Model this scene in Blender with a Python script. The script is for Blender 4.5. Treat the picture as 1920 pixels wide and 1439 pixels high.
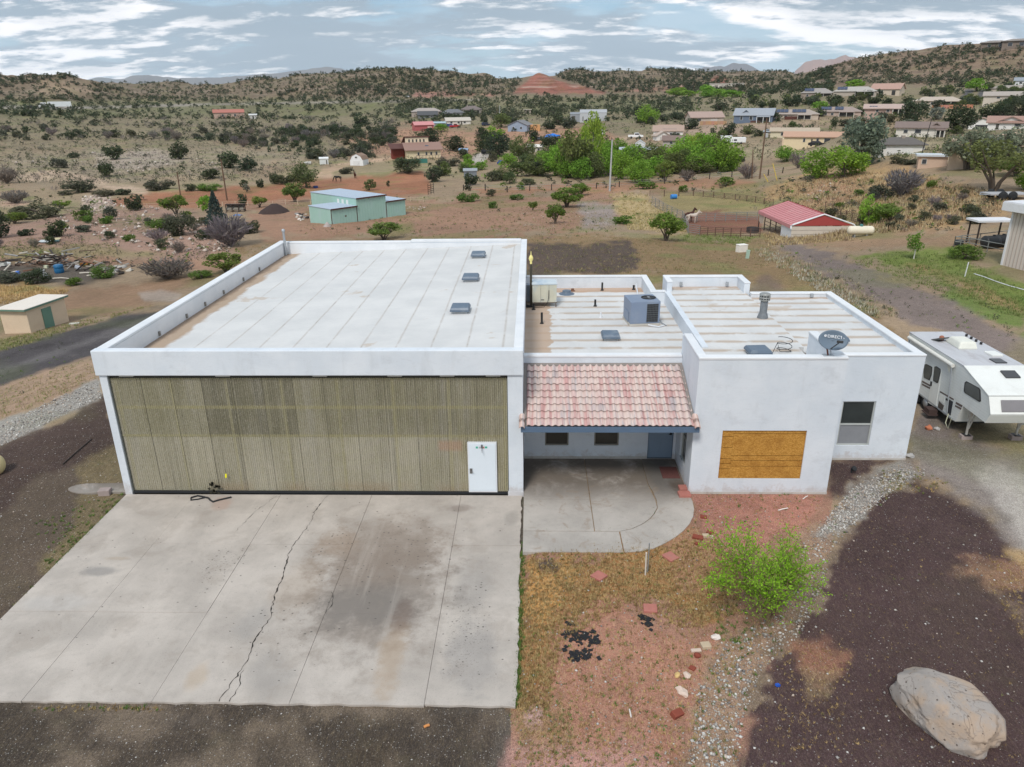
import bpy, math, random
import numpy as np
from mathutils import Vector, Matrix
for o in list(bpy.data.objects): bpy.data.objects.remove(o)
R = math.radians
SC = bpy.context.scene
COL = SC.collection
rnd = random.Random(7)
rng = np.random.default_rng(7)

# ------------------------------------------------------------------ camera
CX, CY, FPX = 960.0, 719.5, 1395.0            # photograph pixels (1920 x 1439)
CAM = np.array([.285, -21.03, 12.07]); YAW, PITCH, ROLL = -.029, .3715, .011
def _axes():
    cy, sy = math.cos(YAW), math.sin(YAW); cp, sp = math.cos(PITCH), math.sin(PITCH)
    fw = np.array([sy*cp, cy*cp, -sp]); r = np.array([cy, -sy, 0]); d = np.cross(fw, r)
    cr, sr = math.cos(ROLL), math.sin(ROLL)
    return np.array([cr*r+sr*d, -sr*r+cr*d, fw])
AX = _axes()
cam = bpy.data.cameras.new('camera'); camo = bpy.data.objects.new('camera', cam); COL.objects.link(camo)
cam.sensor_fit = 'HORIZONTAL'; cam.sensor_width = 36; cam.lens = 36*FPX/1920
cam.clip_start = .1; cam.clip_end = 60000
rt, dn, fw = AX
camo.matrix_world = Matrix(((rt[0], -dn[0], -fw[0], CAM[0]), (rt[1], -dn[1], -fw[1], CAM[1]), (rt[2], -dn[2], -fw[2], CAM[2]), (0, 0, 0, 1)))
SC.camera = camo

# ------------------------------------------------------------------ world: Nishita sky under a broken cloud deck
SUN_EL, SUN_AZ = R(50), R(200)                # azimuth clockwise from +Y
W = bpy.data.worlds.new('World'); SC.world = W; W.use_nodes = True
nt = W.node_tree; N = nt.nodes; L = nt.links; N.clear()
def nd(t, **k):
    n = N.new(t)
    for a, b in k.items(): setattr(n, a, b)
    return n
def wm(op, a, b=None, c=None):
    n = nd('ShaderNodeMath', operation=op)
    for i, v in enumerate((a, b, c)):
        if v is None: continue
        if isinstance(v, (int, float)): n.inputs[i].default_value = v
        else: L.new(v, n.inputs[i])
    return n.outputs[0]
def wmix(f, a, b):
    n = nd('ShaderNodeMix', data_type='RGBA')
    for i, v in ((0, f), (6, a), (7, b)):
        if isinstance(v, (int, float)): n.inputs[i].default_value = v
        elif isinstance(v, tuple): n.inputs[i].default_value = v+(1,)
        else: L.new(v, n.inputs[i])
    return n.outputs[2]
def ramp(f, lo, hi):
    n = nd('ShaderNodeMapRange', interpolation_type='SMOOTHSTEP'); L.new(f, n.inputs[0])
    n.inputs[1].default_value = lo; n.inputs[2].default_value = hi
    return n.outputs[0]
sky = nd('ShaderNodeTexSky', sky_type='NISHITA', sun_disc=False, sun_elevation=SUN_EL, sun_rotation=SUN_AZ)
skym = nd('ShaderNodeVectorMath', operation='SCALE'); L.new(sky.outputs[0], skym.inputs[0]); skym.inputs[3].default_value = .095
tc = nd('ShaderNodeTexCoord'); sep = nd('ShaderNodeSeparateXYZ'); L.new(tc.outputs['Generated'], sep.inputs[0])
zz = wm('ADD', wm('MAXIMUM', sep.outputs[2], 0.0), .20)
def plane(k, ox, oy, sq=1.0):
    cmb = nd('ShaderNodeCombineXYZ')
    L.new(wm('ADD', wm('MULTIPLY', wm('DIVIDE', sep.outputs[0], zz), k), ox), cmb.inputs[0])
    L.new(wm('ADD', wm('MULTIPLY', wm('DIVIDE', sep.outputs[1], zz), k*sq), oy), cmb.inputs[1])
    return cmb.outputs[0]
def noise(v, sc, det, ro=.55, dist=0.0):
    n = nd('ShaderNodeTexNoise'); L.new(v, n.inputs['Vector']); n.inputs['Scale'].default_value = sc
    n.inputs['Detail'].default_value = det; n.inputs['Roughness'].default_value = ro; n.inputs['Distortion'].default_value = dist
    return n.outputs[0]
def deck(dy): return noise(plane(1, SKX, SKY+dy, 1.5), 1.15, 11, .57, .12)
SKX, SKY = 1.6, 6.1
big = deck(0); up = deck(.11)                 # the same deck a little farther off: where cloud thins towards its top it is lit
cover = ramp(big, .385, .485)
puff = noise(plane(1, 1.7, 8.2, 1.7), 4.2, 8, .6, .2)
broad = noise(plane(1, 5.2, 1.4, 1.2), .55, 3, .5)
lit = ramp(wm('ADD', wm('ADD', wm('MULTIPLY', wm('SUBTRACT', big, up), 4.2), wm('MULTIPLY', wm('SUBTRACT', puff, .5), 1.5)), wm('MULTIPLY', wm('SUBTRACT', broad, .5), 1.6)), -.12, .33)
heavy = ramp(wm('ADD', big, wm('MULTIPLY', wm('SUBTRACT', .5, broad), .5)), .48, .68)
ccol = wmix(lit, (.25, .325, .395), (.93, .91, .915))
ccol = wmix(wm('MULTIPLY', heavy, .5), ccol, (.225, .29, .35))
gap = wmix(.6, skym.outputs[0], (.13, .31, .48))
thin = ramp(noise(plane(1, 9.3, 4.2, .9), 2.2, 8, .62, .3), .36, .62)
gap = wmix(wm('MULTIPLY', thin, .6), gap, (.42, .53, .62))
fin = wmix(cover, gap, ccol)
fin = wmix(wm('MULTIPLY', ramp(sep.outputs[2], .035, .0), .30), fin, (.42, .55, .65))
bg = nd('ShaderNodeBackground'); L.new(fin, bg.inputs[0]); bg.inputs[1].default_value = 1.3
wo = nd('ShaderNodeOutputWorld'); L.new(bg.outputs[0], wo.inputs[0])

sl = bpy.data.lights.new('sun', 'SUN'); sl.energy = 2.3; sl.angle = R(14); sl.color = (1, .945, .87)
so = bpy.data.objects.new('sun', sl); COL.objects.link(so)
sd = Vector((math.sin(SUN_AZ)*math.cos(SUN_EL), math.cos(SUN_AZ)*math.cos(SUN_EL), math.sin(SUN_EL)))
so.rotation_euler = sd.to_track_quat('Z', 'Y').to_euler(); so.location = (0, 0, 60)
SC.view_settings.view_transform = 'Standard'; SC.view_settings.look = 'None'
SC.view_settings.exposure = 0.10; SC.view_settings.gamma = 1; SC.view_settings.use_curve_mapping = False
HAZE = 4.5e-5                                 # density of the air, per metre
SC.render.engine = 'CYCLES'; SC.cycles.max_bounces = 5; SC.cycles.diffuse_bounces = 3; SC.cycles.transparent_max_bounces = 6

# ------------------------------------------------------------------ helpers
def lin(r, g, b):
    f = lambda c: (c/255/12.92 if c/255 <= .04045 else ((c/255+.055)/1.055)**2.4)
    return (f(r), f(g), f(b))
def ray(px, py): return AX.T @ np.array([(px-CX)/FPX, (py-CY)/FPX, 1.0])
def onz(px, py, z=0): d = ray(px, py); return CAM+d*(z-CAM[2])/d[2]
def depth(p): return float(AX[2] @ (np.asarray(p, float)-CAM))
def proj(P):
    q = (np.asarray(P, float)-CAM) @ AX.T
    return CX+FPX*q[..., 0]/q[..., 2], CY+FPX*q[..., 1]/q[..., 2], q[..., 2]

def tag(o, label=None, cat=None, group=None, kind=None):
    kind = kind or ('thing' if label else None)
    for k, v in (('label', label), ('category', cat), ('group', group), ('kind', kind)):
        if v: o[k] = v
    return o
def empty(name, loc=(0, 0, 0), rz=0, label=None, cat=None, group=None, kind=None):
    o = bpy.data.objects.new(name, None); COL.objects.link(o); o.empty_display_size = .2
    o.location = loc; o.rotation_euler = (0, 0, rz)
    return tag(o, label, cat, group, kind)
KIDS = {}
def link(name, me, mat=None, parent=None, loc=None, rot=None):
    o = bpy.data.objects.new(name, me); COL.objects.link(o)
    if mat is not None and me is not None and len(me.materials) == 0: me.materials.append(mat)
    if parent is not None: o.parent = parent; KIDS.setdefault(parent.name, []).append(o)
    if loc is not None: o.location = loc
    if rot is not None: o.rotation_euler = rot
    return o
def copy_tree(o, parent=None):
    c = o.copy(); COL.objects.link(c)
    if parent is not None: c.parent = parent; KIDS.setdefault(parent.name, []).append(c)
    for ch in KIDS.get(o.name, []): copy_tree(ch, c)
    return c

class MB:
    """collects shapes into one mesh"""
    def __init__(s): s.v = []; s.f = []; s.sm = []
    def add(s, vs, fs, smooth=False):
        k = len(s.v); s.v += [tuple(map(float, v)) for v in vs]; s.f += [tuple(i+k for i in f) for f in fs]; s.sm += [smooth]*len(fs); return s
    def box(s, x0, x1, y0, y1, z0, z1):
        return s.add([(x0, y0, z0), (x1, y0, z0), (x1, y1, z0), (x0, y1, z0), (x0, y0, z1), (x1, y0, z1), (x1, y1, z1), (x0, y1, z1)],
                     [(0, 3, 2, 1), (4, 5, 6, 7), (0, 1, 5, 4), (1, 2, 6, 5), (2, 3, 7, 6), (3, 0, 4, 7)])
    def cbox(s, c, d, rz=0, ry=0, rx=0):
        m = Matrix.Translation(c) @ Matrix.Rotation(rz, 4, 'Z') @ Matrix.Rotation(ry, 4, 'Y') @ Matrix.Rotation(rx, 4, 'X')
        a, b, e = (q/2 for q in d)
        vs = [m @ Vector(p) for p in ((-a, -b, -e), (a, -b, -e), (a, b, -e), (-a, b, -e), (-a, -b, e), (a, -b, e), (a, b, e), (-a, b, e))]
        return s.add(vs, [(0, 3, 2, 1), (4, 5, 6, 7), (0, 1, 5, 4), (1, 2, 6, 5), (2, 3, 7, 6), (3, 0, 4, 7)])
    def prism(s, poly, z0, z1, taper=None):
        n = len(poly); t = taper or poly
        vs = [(p[0], p[1], z0) for p in poly]+[(p[0], p[1], z1) for p in t]
        return s.add(vs, [tuple(range(n))[::-1], tuple(range(n, 2*n))]+[(i, (i+1) % n, n+(i+1) % n, n+i) for i in range(n)])
    def extr(s, poly, axis, a, b):
        """2-D polygon extruded along an axis: 'x' takes (y,z), 'y' takes (x,z)"""
        n = len(poly)
        g = (lambda p, t: (t, p[0], p[1])) if axis == 'x' else (lambda p, t: (p[0], t, p[1]))
        vs = [g(p, a) for p in poly]+[g(p, b) for p in poly]
        return s.add(vs, [tuple(range(n)), tuple(range(n, 2*n))[::-1]]+[(i, n+i, n+(i+1) % n, (i+1) % n) for i in range(n)])
    def tube(s, pts, rad, n=8, smooth=True, cap=True):
        pts = [Vector(p) for p in pts]; rs = rad if isinstance(rad, (list, tuple)) else [rad]*len(pts)
        vs = []; fs = []
        for i, p in enumerate(pts):
            d = (pts[min(i+1, len(pts)-1)]-pts[max(i-1, 0)])
            d = d.normalized() if d.length > 1e-9 else Vector((0, 0, 1))
            u = d.cross(Vector((0, 0, 1)) if abs(d.z) < .9 else Vector((1, 0, 0))).normalized(); w = d.cross(u)
            for k in range(n):
                a = 2*math.pi*k/n; vs.append(p+(u*math.cos(a)+w*math.sin(a))*rs[i])
        for i in range(len(pts)-1):
            for k in range(n): fs.append((i*n+k, i*n+(k+1) % n, (i+1)*n+(k+1) % n, (i+1)*n+k))
        s.add(vs, fs, smooth)
        if cap: s.add(vs[:n], [tuple(range(n))[::-1]]); s.add(vs[-n:], [tuple(range(n))])
        return s
    def lathe(s, prof, c=(0, 0, 0), n=16, smooth=True):
        vs = []; m = len(prof)
        for r, z in prof:
            for k in range(n): a = 2*math.pi*k/n; vs.append((c[0]+r*math.cos(a), c[1]+r*math.sin(a), c[2]+z))
        fs = [(i*n+k, i*n+(k+1) % n, (i+1)*n+(k+1) % n, (i+1)*n+k) for i in range(m-1) for k in range(n)]
        s.add(vs, fs, smooth); s.add(vs[:n], [tuple(range(n))[::-1]]); s.add(vs[-n:], [tuple(range(n))]); return s
    def mesh(s, name):
        me = bpy.data.meshes.new(name); me.from_pydata(s.v, [], s.f); me.polygons.foreach_set('use_smooth', s.sm); me.update(); return me
    def obj(s, name, mat, parent=None, loc=None, bevel=0, rot=None):
        o = link(name, s.mesh(name), mat, parent, loc, rot)
        if bevel:
            b = o.modifiers.new('edge', 'BEVEL'); b.width = bevel; b.segments = 2; b.limit_method = 'ANGLE'; b.angle_limit = R(40)
        return o
def arr_mesh(name, V, F, mat=None):
    """fast mesh from arrays; F is (n,3) or (n,4)"""
    me = bpy.data.meshes.new(name); V = np.ascontiguousarray(V, dtype=np.float32); F = np.ascontiguousarray(F, dtype=np.int32); k = F.shape[1]
    me.vertices.add(len(V)); me.vertices.foreach_set('co', V.ravel())
    me.loops.add(F.size); me.loops.foreach_set('vertex_index', F.ravel())
    me.polygons.add(len(F)); me.polygons.foreach_set('loop_start', np.arange(len(F), dtype=np.int32)*k)
    me.update(calc_edges=True)
    if mat: me.materials.append(mat)
    return me

# ------------------------------------------------------------------ materials
class NT:
    def __init__(s, name):
        s.m = bpy.data.materials.new(name); s.m.use_nodes = True; s.t = s.m.node_tree; s.n = s.t.nodes; s.l = s.t.links
        s.b = s.n['Principled BSDF']
    def N(s, t, **k):
        n = s.n.new(t)
        for a, b in k.items(): setattr(n, a, b)
        return n
    def put(s, sock, v):
        if isinstance(v, (int, float)): sock.default_value = v
        elif isinstance(v, tuple): sock.default_value = v+(1,) if len(v) == 3 and sock.type == 'RGBA' else v
        else: s.l.new(v, sock)
    def math(s, op, a, b=0.0, c=0.0):
        n = s.N('ShaderNodeMath', operation=op)
        for i, v in enumerate((a, b, c)): s.put(n.inputs[i], v)
        return n.outputs[0]
    def mix(s, f, a, b, mode='MIX'):
        n = s.N('ShaderNodeMix', data_type='RGBA', blend_type=mode); s.put(n.inputs[0], f); s.put(n.inputs[6], a); s.put(n.inputs[7], b); return n.outputs[2]
    def rng(s, f, lo, hi, a=0.0, b=1.0):
        n = s.N('ShaderNodeMapRange', interpolation_type='SMOOTHSTEP'); s.put(n.inputs[0], f)
        for i, v in enumerate((lo, hi, a, b)): s.put(n.inputs[i+1], v)
        return n.outputs[0]
    def co(s, kind='Object'):
        return s.N('ShaderNodeTexCoord').outputs[kind]
    def pos(s): return s.N('ShaderNodeNewGeometry').outputs['Position']
    def mp(s, v, sc=(1, 1, 1), loc=(0, 0, 0)):
        n = s.N('ShaderNodeMapping'); s.l.new(v, n.inputs[0]); n.inputs[1].default_value = loc; n.inputs[3].default_value = sc; return n.outputs[0]
    def noise(s, v, sc, det=4, ro=.55, dist=0.0, col=False):
        n = s.N('ShaderNodeTexNoise'); s.l.new(v, n.inputs['Vector']); n.inputs['Scale'].default_value = sc
        n.inputs['Detail'].default_value = det; n.inputs['Roughness'].default_value = ro; n.inputs['Distortion'].default_value = dist
        return n.outputs[1 if col else 0]
    def vor(s, v, sc, feat='F1', out='Distance'):
        n = s.N('ShaderNodeTexVoronoi', feature=feat); s.l.new(v, n.inputs['Vector']); n.inputs['Scale'].default_value = sc; return n.outputs[out]
    def bump(s, h, st=.3, dist=.02):
        n = s.N('ShaderNodeBump'); n.inputs['Strength'].default_value = st; n.inputs['Distance'].default_value = dist; s.l.new(h, n.inputs['Height'])
        s.l.new(n.outputs[0], s.b.inputs['Normal'])
    def sep(s, v):
        n = s.N('ShaderNodeSeparateXYZ'); s.l.new(v, n.inputs[0]); return n.outputs
    def attr(s, name, out=0):
        return s.N('ShaderNodeAttribute', attribute_name=name).outputs[out]
    def objcol(s): return s.N('ShaderNodeObjectInfo').outputs['Color']
    def objrnd(s): return s.N('ShaderNodeObjectInfo').outputs['Random']
    def done(s, col, rough=.85, metal=0.0, spec=.3):
        s.put(s.b.inputs['Base Color'], col); s.put(s.b.inputs['Roughness'], rough); s.put(s.b.inputs['Metallic'], metal)
        s.b.inputs['Specular IOR Level'].default_value = spec
        return s.m
_cache = {}
def M(name, col, rough=.75, var=.12, sc=3.0, bump=0.0, bsc=40, metal=0.0, spec=.3, dirt=0.0, dcol=(.18, .13, .09), sq=(1, 1, 1), objc=False):
    """weathered paint / metal / wood: colour varied by two scales of noise, dirt blotches, fine relief"""
    if name in _cache: return _cache[name]
    n = NT(name); v = n.mp(n.pos(), sq)
    a = n.noise(v, sc, 5, .6); b = n.noise(v, sc*9, 3, .6)
    f = n.math('ADD', n.math('MULTIPLY', n.math('SUBTRACT', a, .5), 2*var), n.math('MULTIPLY', n.math('SUBTRACT', b, .5), var))
    base = n.mix(1.0, n.objcol(), col, 'MULTIPLY') if objc else col
    c = n.mix(1.0, base, n.N('ShaderNodeCombineXYZ').outputs[0], 'MULTIPLY') if False else None
    g = n.N('ShaderNodeVectorMath', operation='SCALE')
    if objc: n.l.new(base, g.inputs[0])
    else: g.inputs[0].default_value = col
    n.l.new(n.math('ADD', f, 1.0), g.inputs[3]); c = g.outputs[0]
    if dirt: c = n.mix(n.math('MULTIPLY', n.rng(n.noise(v, sc*.7+.3, 6, .65, .3), .48, .72), dirt), c, dcol)
    if bump: n.bump(n.noise(v, bsc, 3, .6), bump, .01)
    _cache[name] = n.done(c, rough, metal, spec); return _cache[name]
def MC(base='painted'):
    """paint whose colour comes from the object's own colour"""
    return M('paint_by_object', (1, 1, 1), .7, .10, 2.0, objc=True)
def glass(name='window_glass', col=(.03, .035, .04), rough=.08):
    if name in _cache: return _cache[name]
    n = NT(name); v = n.pos(); _cache[name] = n.done(n.mix(n.noise(v, 1.5, 3), tuple(c*.6 for c in col), tuple(c*1.5 for c in col)), rough, 0, .6); return _cache[name]
# ================================================================== terrain
def _h(ix, iy, s):
    n = (ix.astype(np.int64)*374761393+iy.astype(np.int64)*668265263+s*974634533) & 0xffffffff
    n = ((n ^ (n >> 13))*1274126177) & 0xffffffff
    return ((n ^ (n >> 16)) & 0xffff)/65535.0
def vn(x, y, s=0):
    ix = np.floor(x); iy = np.floor(y); fx = x-ix; fy = y-iy; fx = fx*fx*(3-2*fx); fy = fy*fy*(3-2*fy)
    ix = ix.astype(np.int64); iy = iy.astype(np.int64)
    return (_h(ix, iy, s)*(1-fx)+_h(ix+1, iy, s)*fx)*(1-fy)+(_h(ix, iy+1, s)*(1-fx)+_h(ix+1, iy+1, s)*fx)*fy
def fbm(x, y, o=4, s=0):
    t = 0; a = .5
    for i in range(o): t = t+a*vn(x*2**i+13*i, y*2**i-7*i, s+i); a *= .5
    return t/(1-.5**o)
def smooth(t, a, b):
    t = np.clip((t-a)/(b-a), 0, 1); return t*t*(3-2*t)

# control points read off the photograph: (px, py, height) or (px, py, None, distance)
CTRL = [
 # left: pad edge, bank, road, yard with the junk pile
 (0,790,-.1),(90,735,-.1),(178,700,-.2),(0,730,-2.2),(90,692,-2.3),(177,668,-2),(0,655,-3.3),(126,617,-3.5),(289,581,-3.3),(70,605,-3.8),(129,603,-3.8),
 (0,560,-4.6),(200,540,-4.8),(100,520,-5.3),(0,500,-5.6),(300,500,-5),(420,470,-4.6),(-300,800,-.5),(-300,700,-3.5),(-300,560,-5),(-300,430,-6.5),
 (0,450,-5.9),(200,450,-5.6),(130,405,-5.8),(330,420,-5.4),(0,385,-7),(100,370,-7.2),(250,385,-7.5),(417,378,-8),
 # middle
 (520,440,-4.8),(690,410,-5.3),(560,395,-5.8),(850,420,-4.3),(960,430,-3.2),(1000,480,-1.2),(1100,505,-.5),(1200,480,-.8),(1100,450,-1.8),(1100,400,-4),(1300,500,-.2),
 (1145,360,-5.3),(1000,360,-6.2),(700,370,-7.8),(634,340,-8.8),(300,345,-8.3),(200,300,-7.5),(0,300,-7),(400,300,-8),(600,308,-8.8),(660,305,-8.8),(790,293,-8),(900,300,-9),
 (1080,330,-7),(1300,312,-6.5),(950,270,-8),(-300,300,-7),
 (100,255,-4),(300,255,-4.5),(500,250,-5.5),(400,225,-2),(200,215,0),(600,220,-2.5),(100,202,2),(-300,202,2),(500,195,3),(800,195,2),(1000,195,2.5),(1200,195,3),
 (880,235,-3),(1105,229,-2),(965,245,-4),(795,244,-4.5),(1240,258,-4),(1200,280,-5),
 # right
 (1500,500,0),(1500,437,-3.2),(1500,402,-3.9),(1350,440,-3.2),(1350,400,-4.2),(1500,330,-3),(1350,330,-6),(1560,300,-3.5),(1525,273,-3),(1410,229,1),(1330,230,0),(1500,190,7),(1500,222,2),
 (1750,450,0),(1750,400,0),(1650,400,-2),(1750,350,-.3),(1740,314,0),(1850,355,.2),(1900,370,.2),(1690,287,-4.3),(1840,245,0),(1840,200,6),(1740,254,-.5),(1660,214,2.5),(1760,197,6.5),(1600,217,2.5),(1640,225,1.5),(1640,240,-1),
 (1900,505,0),(1900,640,0),(2200,500,0),(2200,350,1),(2200,240,1),(2200,200,7),(2200,420,0.5),
 (1530,182,9),(1600,178,10),(1660,177,11),(1820,186,8),(1880,184,9),(1890,168,13),
]
CTRL_D = [
 # ranges: foot and crest, with distance
 (-300,180,700),(0,184,700),(120,186,640),(200,182,760),(330,180,850),(480,186,740),(600,184,680),(700,182,650),(850,180,640),(960,178,640),(1130,176,640),(1290,170,700),(1400,160,860),(1500,158,800),
 (-300,140,1100),(0,148,1000),(50,143,950),(120,139,800),(160,147,860),(230,152,1000),(330,152,1050),(400,151,1000),(480,145,930),(560,139,880),(640,134,850),(720,126,830),(800,126,830),(900,129,840),
 (1000,127,860),(1100,126,880),(1200,127,900),(1280,130,960),(1400,132,1100),(1480,130,1100),
 (1545,150,640),(1580,150,560),(1700,150,520),(1800,150,500),(1920,140,520),(2200,140,560),
 (1545,129,760),(1580,119,700),(1630,107,680),(1700,96,660),(1760,89,650),(1800,84,640),(1850,82,630),(1920,81,620),(2200,80,640),
 (1640,130,600),(1750,118,575),(1850,110,570),
 (1010,134,745),(975,158,690),(1045,158,690),(930,150,760),(1110,150,770),(870,155,740),
]
_pts = []
for c in CTRL:
    d = ray(c[0], c[1]); t = (c[2]-CAM[2])/d[2]; p = CAM+d*t; _pts.append((math.atan2(p[0]-CAM[0], p[1]-CAM[1]), math.log(math.hypot(p[0]-CAM[0], p[1]-CAM[1])), c[2]))
_crest = []
for px, py, dist in CTRL_D:
    if py < 155: py += 5 if dist >= 795 or px < 700 else 3 if px > 1500 else 0      # the scrub on the crest adds the rest
    d = ray(px, py); p = CAM+d*(dist/math.hypot(d[0], d[1])); _pts.append((math.atan2(p[0]-CAM[0], p[1]-CAM[1]), math.log(dist), p[2]))
    if py < 155 and dist > 600: _crest.append(_pts[-1])
for a, l, z in _crest:
    if math.exp(l) > 640: _pts.append((a, l+.35, z-14)); 
for a in np.linspace(-1.15, 1.15, 12):
    _pts.append((a, math.log(2600), -10)); _pts.append((a, math.log(5), 0)); _pts.append((a, math.log(12), 0)); _pts.append((a, math.log(20), 0))
_pts = np.array(_pts); KA = 2.2
_X = np.c_[_pts[:, 0]*KA, _pts[:, 1]]; _D = np.sqrt(((_X[:, None]-_X[None])**2).sum(-1)+1e-4)
_n = len(_X); _A = np.zeros((_n+3, _n+3)); _A[:_n, :_n] = _D-np.eye(_n)*.004; _P = np.c_[np.ones(_n), _X]; _A[:_n, _n:] = _P; _A[_n:, :_n] = _P.T
_w = np.linalg.solve(_A, np.r_[_pts[:, 2], 0, 0, 0])
GA = np.linspace(-1.15, 1.15, 261); GL = np.linspace(math.log(4), math.log(2600), 300)
_q = np.stack(np.meshgrid(GA*KA, GL, indexing='ij'), -1).reshape(-1, 2)
_Z = np.concatenate([np.sqrt(((c[:, None]-_X[None])**2).sum(-1)+1e-4)@_w[:_n]+_w[_n]+c@_w[_n+1:] for c in np.array_split(_q, 60)]).reshape(len(GA), len(GL))
def tz(x, y):
    x = np.asarray(x, float); y = np.asarray(y, float)
    a = np.arctan2(x-CAM[0], y-CAM[1]); dd = np.hypot(x-CAM[0], y-CAM[1]); l = np.log(np.maximum(dd, 4.01))
    ac = np.clip(a, -1.149, 1.149)
    u = (ac-GA[0])/(GA[1]-GA[0]); v = np.clip((l-GL[0])/(GL[1]-GL[0]), 0, len(GL)-1.001)
    i = np.minimum(u.astype(int), len(GA)-2); j = v.astype(int); u = u-i; v = v-j
    z = (_Z[i, j]*(1-u)+_Z[i+1, j]*u)*(1-v)+(_Z[i, j+1]*(1-u)+_Z[i+1, j+1]*u)*v
    t = smooth(np.abs(a), 1.15, math.pi); z = z*(1-t)+t*(-3*smooth(dd, 60, 400))
    # relief: little undulations in the fields, gullies and ledges on the hills
    far = smooth(dd, 45, 160); hill = smooth(dd, 480, 700)*smooth(z, 4, 16)
    z = z+far*(fbm(x/17, y/17, 4, 5)-.5)*1.5+far*(fbm(x/4, y/4, 3, 9)-.5)*.5
    g = 1-np.abs(2*fbm(x/85, y/85, 4, 21)-1)
    z = z+hill*((g-.82)*15*(1-smooth(z, 26, 50)*.7)+(fbm(x/22, y/22, 3, 33)-.5)*5)
    # the levelled pad round the building
    qx = np.maximum(np.maximum(-13.4-x, x-15.5), 0); qy = np.maximum(np.maximum(-16-y, y-19.5), 0)
    pad = 1-smooth(np.hypot(qx, qy), .2, 4.5)
    pz = -.05+.14*smooth(x, -.1, .6)*smooth(y, -9, -3)
    # behind the building the pad meets lower ground soon
    front = 1-smooth(dd, 17, 25)
    wgt = np.maximum(pad, front*(1-smooth(-x, 14, 20)))
    return z*(1-wgt)+pz*wgt
_T = np.geomspace(6, 2500, 300)
def at_many(pp):
    """ground points seen at pixels of the photograph"""
    out = []
    for c in np.array_split(np.asarray(pp, float), max(1, len(pp)//400)):
        d = np.stack([(c[:, 0]-CX)/FPX, (c[:, 1]-CY)/FPX, np.ones(len(c))], -1) @ AX; d = d/np.hypot(d[:, 0], d[:, 1])[:, None]
        lo = np.full(len(c), _T[0]); hi = np.full(len(c), _T[-1])
        for it in range(2):
            T = _T[None].repeat(len(c), 0) if it == 0 else lo[:, None]+(hi-lo)[:, None]*np.linspace(0, 1, 40)[None]
            P = CAM+T[..., None]*d[:, None]; under = P[..., 2] < tz(P[..., 0], P[..., 1]); k = np.where(under.any(1), under.argmax(1), T.shape[1]-1); r = np.arange(len(c))
            lo, hi = T[r, np.maximum(k-1, 0)], T[r, k]
        p = CAM+hi[:, None]*d; p[:, 2] = tz(p[:, 0], p[:, 1]); out.append(p)
    return np.concatenate(out)
def at(px, py): return at_many([(px, py)])[0]
def mpp(p): return depth(p)/FPX               # metres per photograph pixel at a point

# --- the ground sheet: finer towards the place the photograph was taken over
def ground_mesh():
    az = np.r_[np.linspace(-math.pi, -.86, 34)[:-1], np.linspace(-.86, .86, 640), np.linspace(.86, math.pi, 34)[1:-1]]
    rr = np.r_[0.5, 3, 6, 8, 9, 9.5, 10, 10.5, 11, 11.5, 12, np.geomspace(12.4, 2600, 560)]
    A, D = np.meshgrid(az, rr, indexing='ij'); x = CAM[0]+np.sin(A)*D; y = CAM[1]+np.cos(A)*D; z = tz(x, y)
    V = np.stack([x, y, z], -1); na, nr = A.shape
    I = np.arange(na*nr).reshape(na, nr); J = np.roll(I, -1, 0)
    F = np.stack([I[:, :-1], I[:, 1:], J[:, 1:], J[:, :-1]], -1).reshape(-1, 4)
    V = V.reshape(-1, 3); return V, F, D.reshape(-1)
GV, GF, GD = ground_mesh()

def polydist(px, py, poly):
    """signed distance (inside > 0) in photograph pixels"""
    P = np.array(poly, float); ins = np.zeros(px.shape, bool); dm = np.full(px.shape, 1e9)
    for i in range(len(P)):
        a = P[i]; b = P[(i+1) % len(P)]; e = b-a; L2 = (e**2).sum()+1e-9
        t = np.clip(((px-a[0])*e[0]+(py-a[1])*e[1])/L2, 0, 1); dm = np.minimum(dm, np.hypot(px-a[0]-t*e[0], py-a[1]-t*e[1]))
        c = ((a[1] > py) != (b[1] > py)) & (px < (b[0]-a[0])*(py-a[1])/(b[1]-a[1]+1e-12)+a[0]); ins ^= c
    return np.where(ins, dm, -dm)
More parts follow.
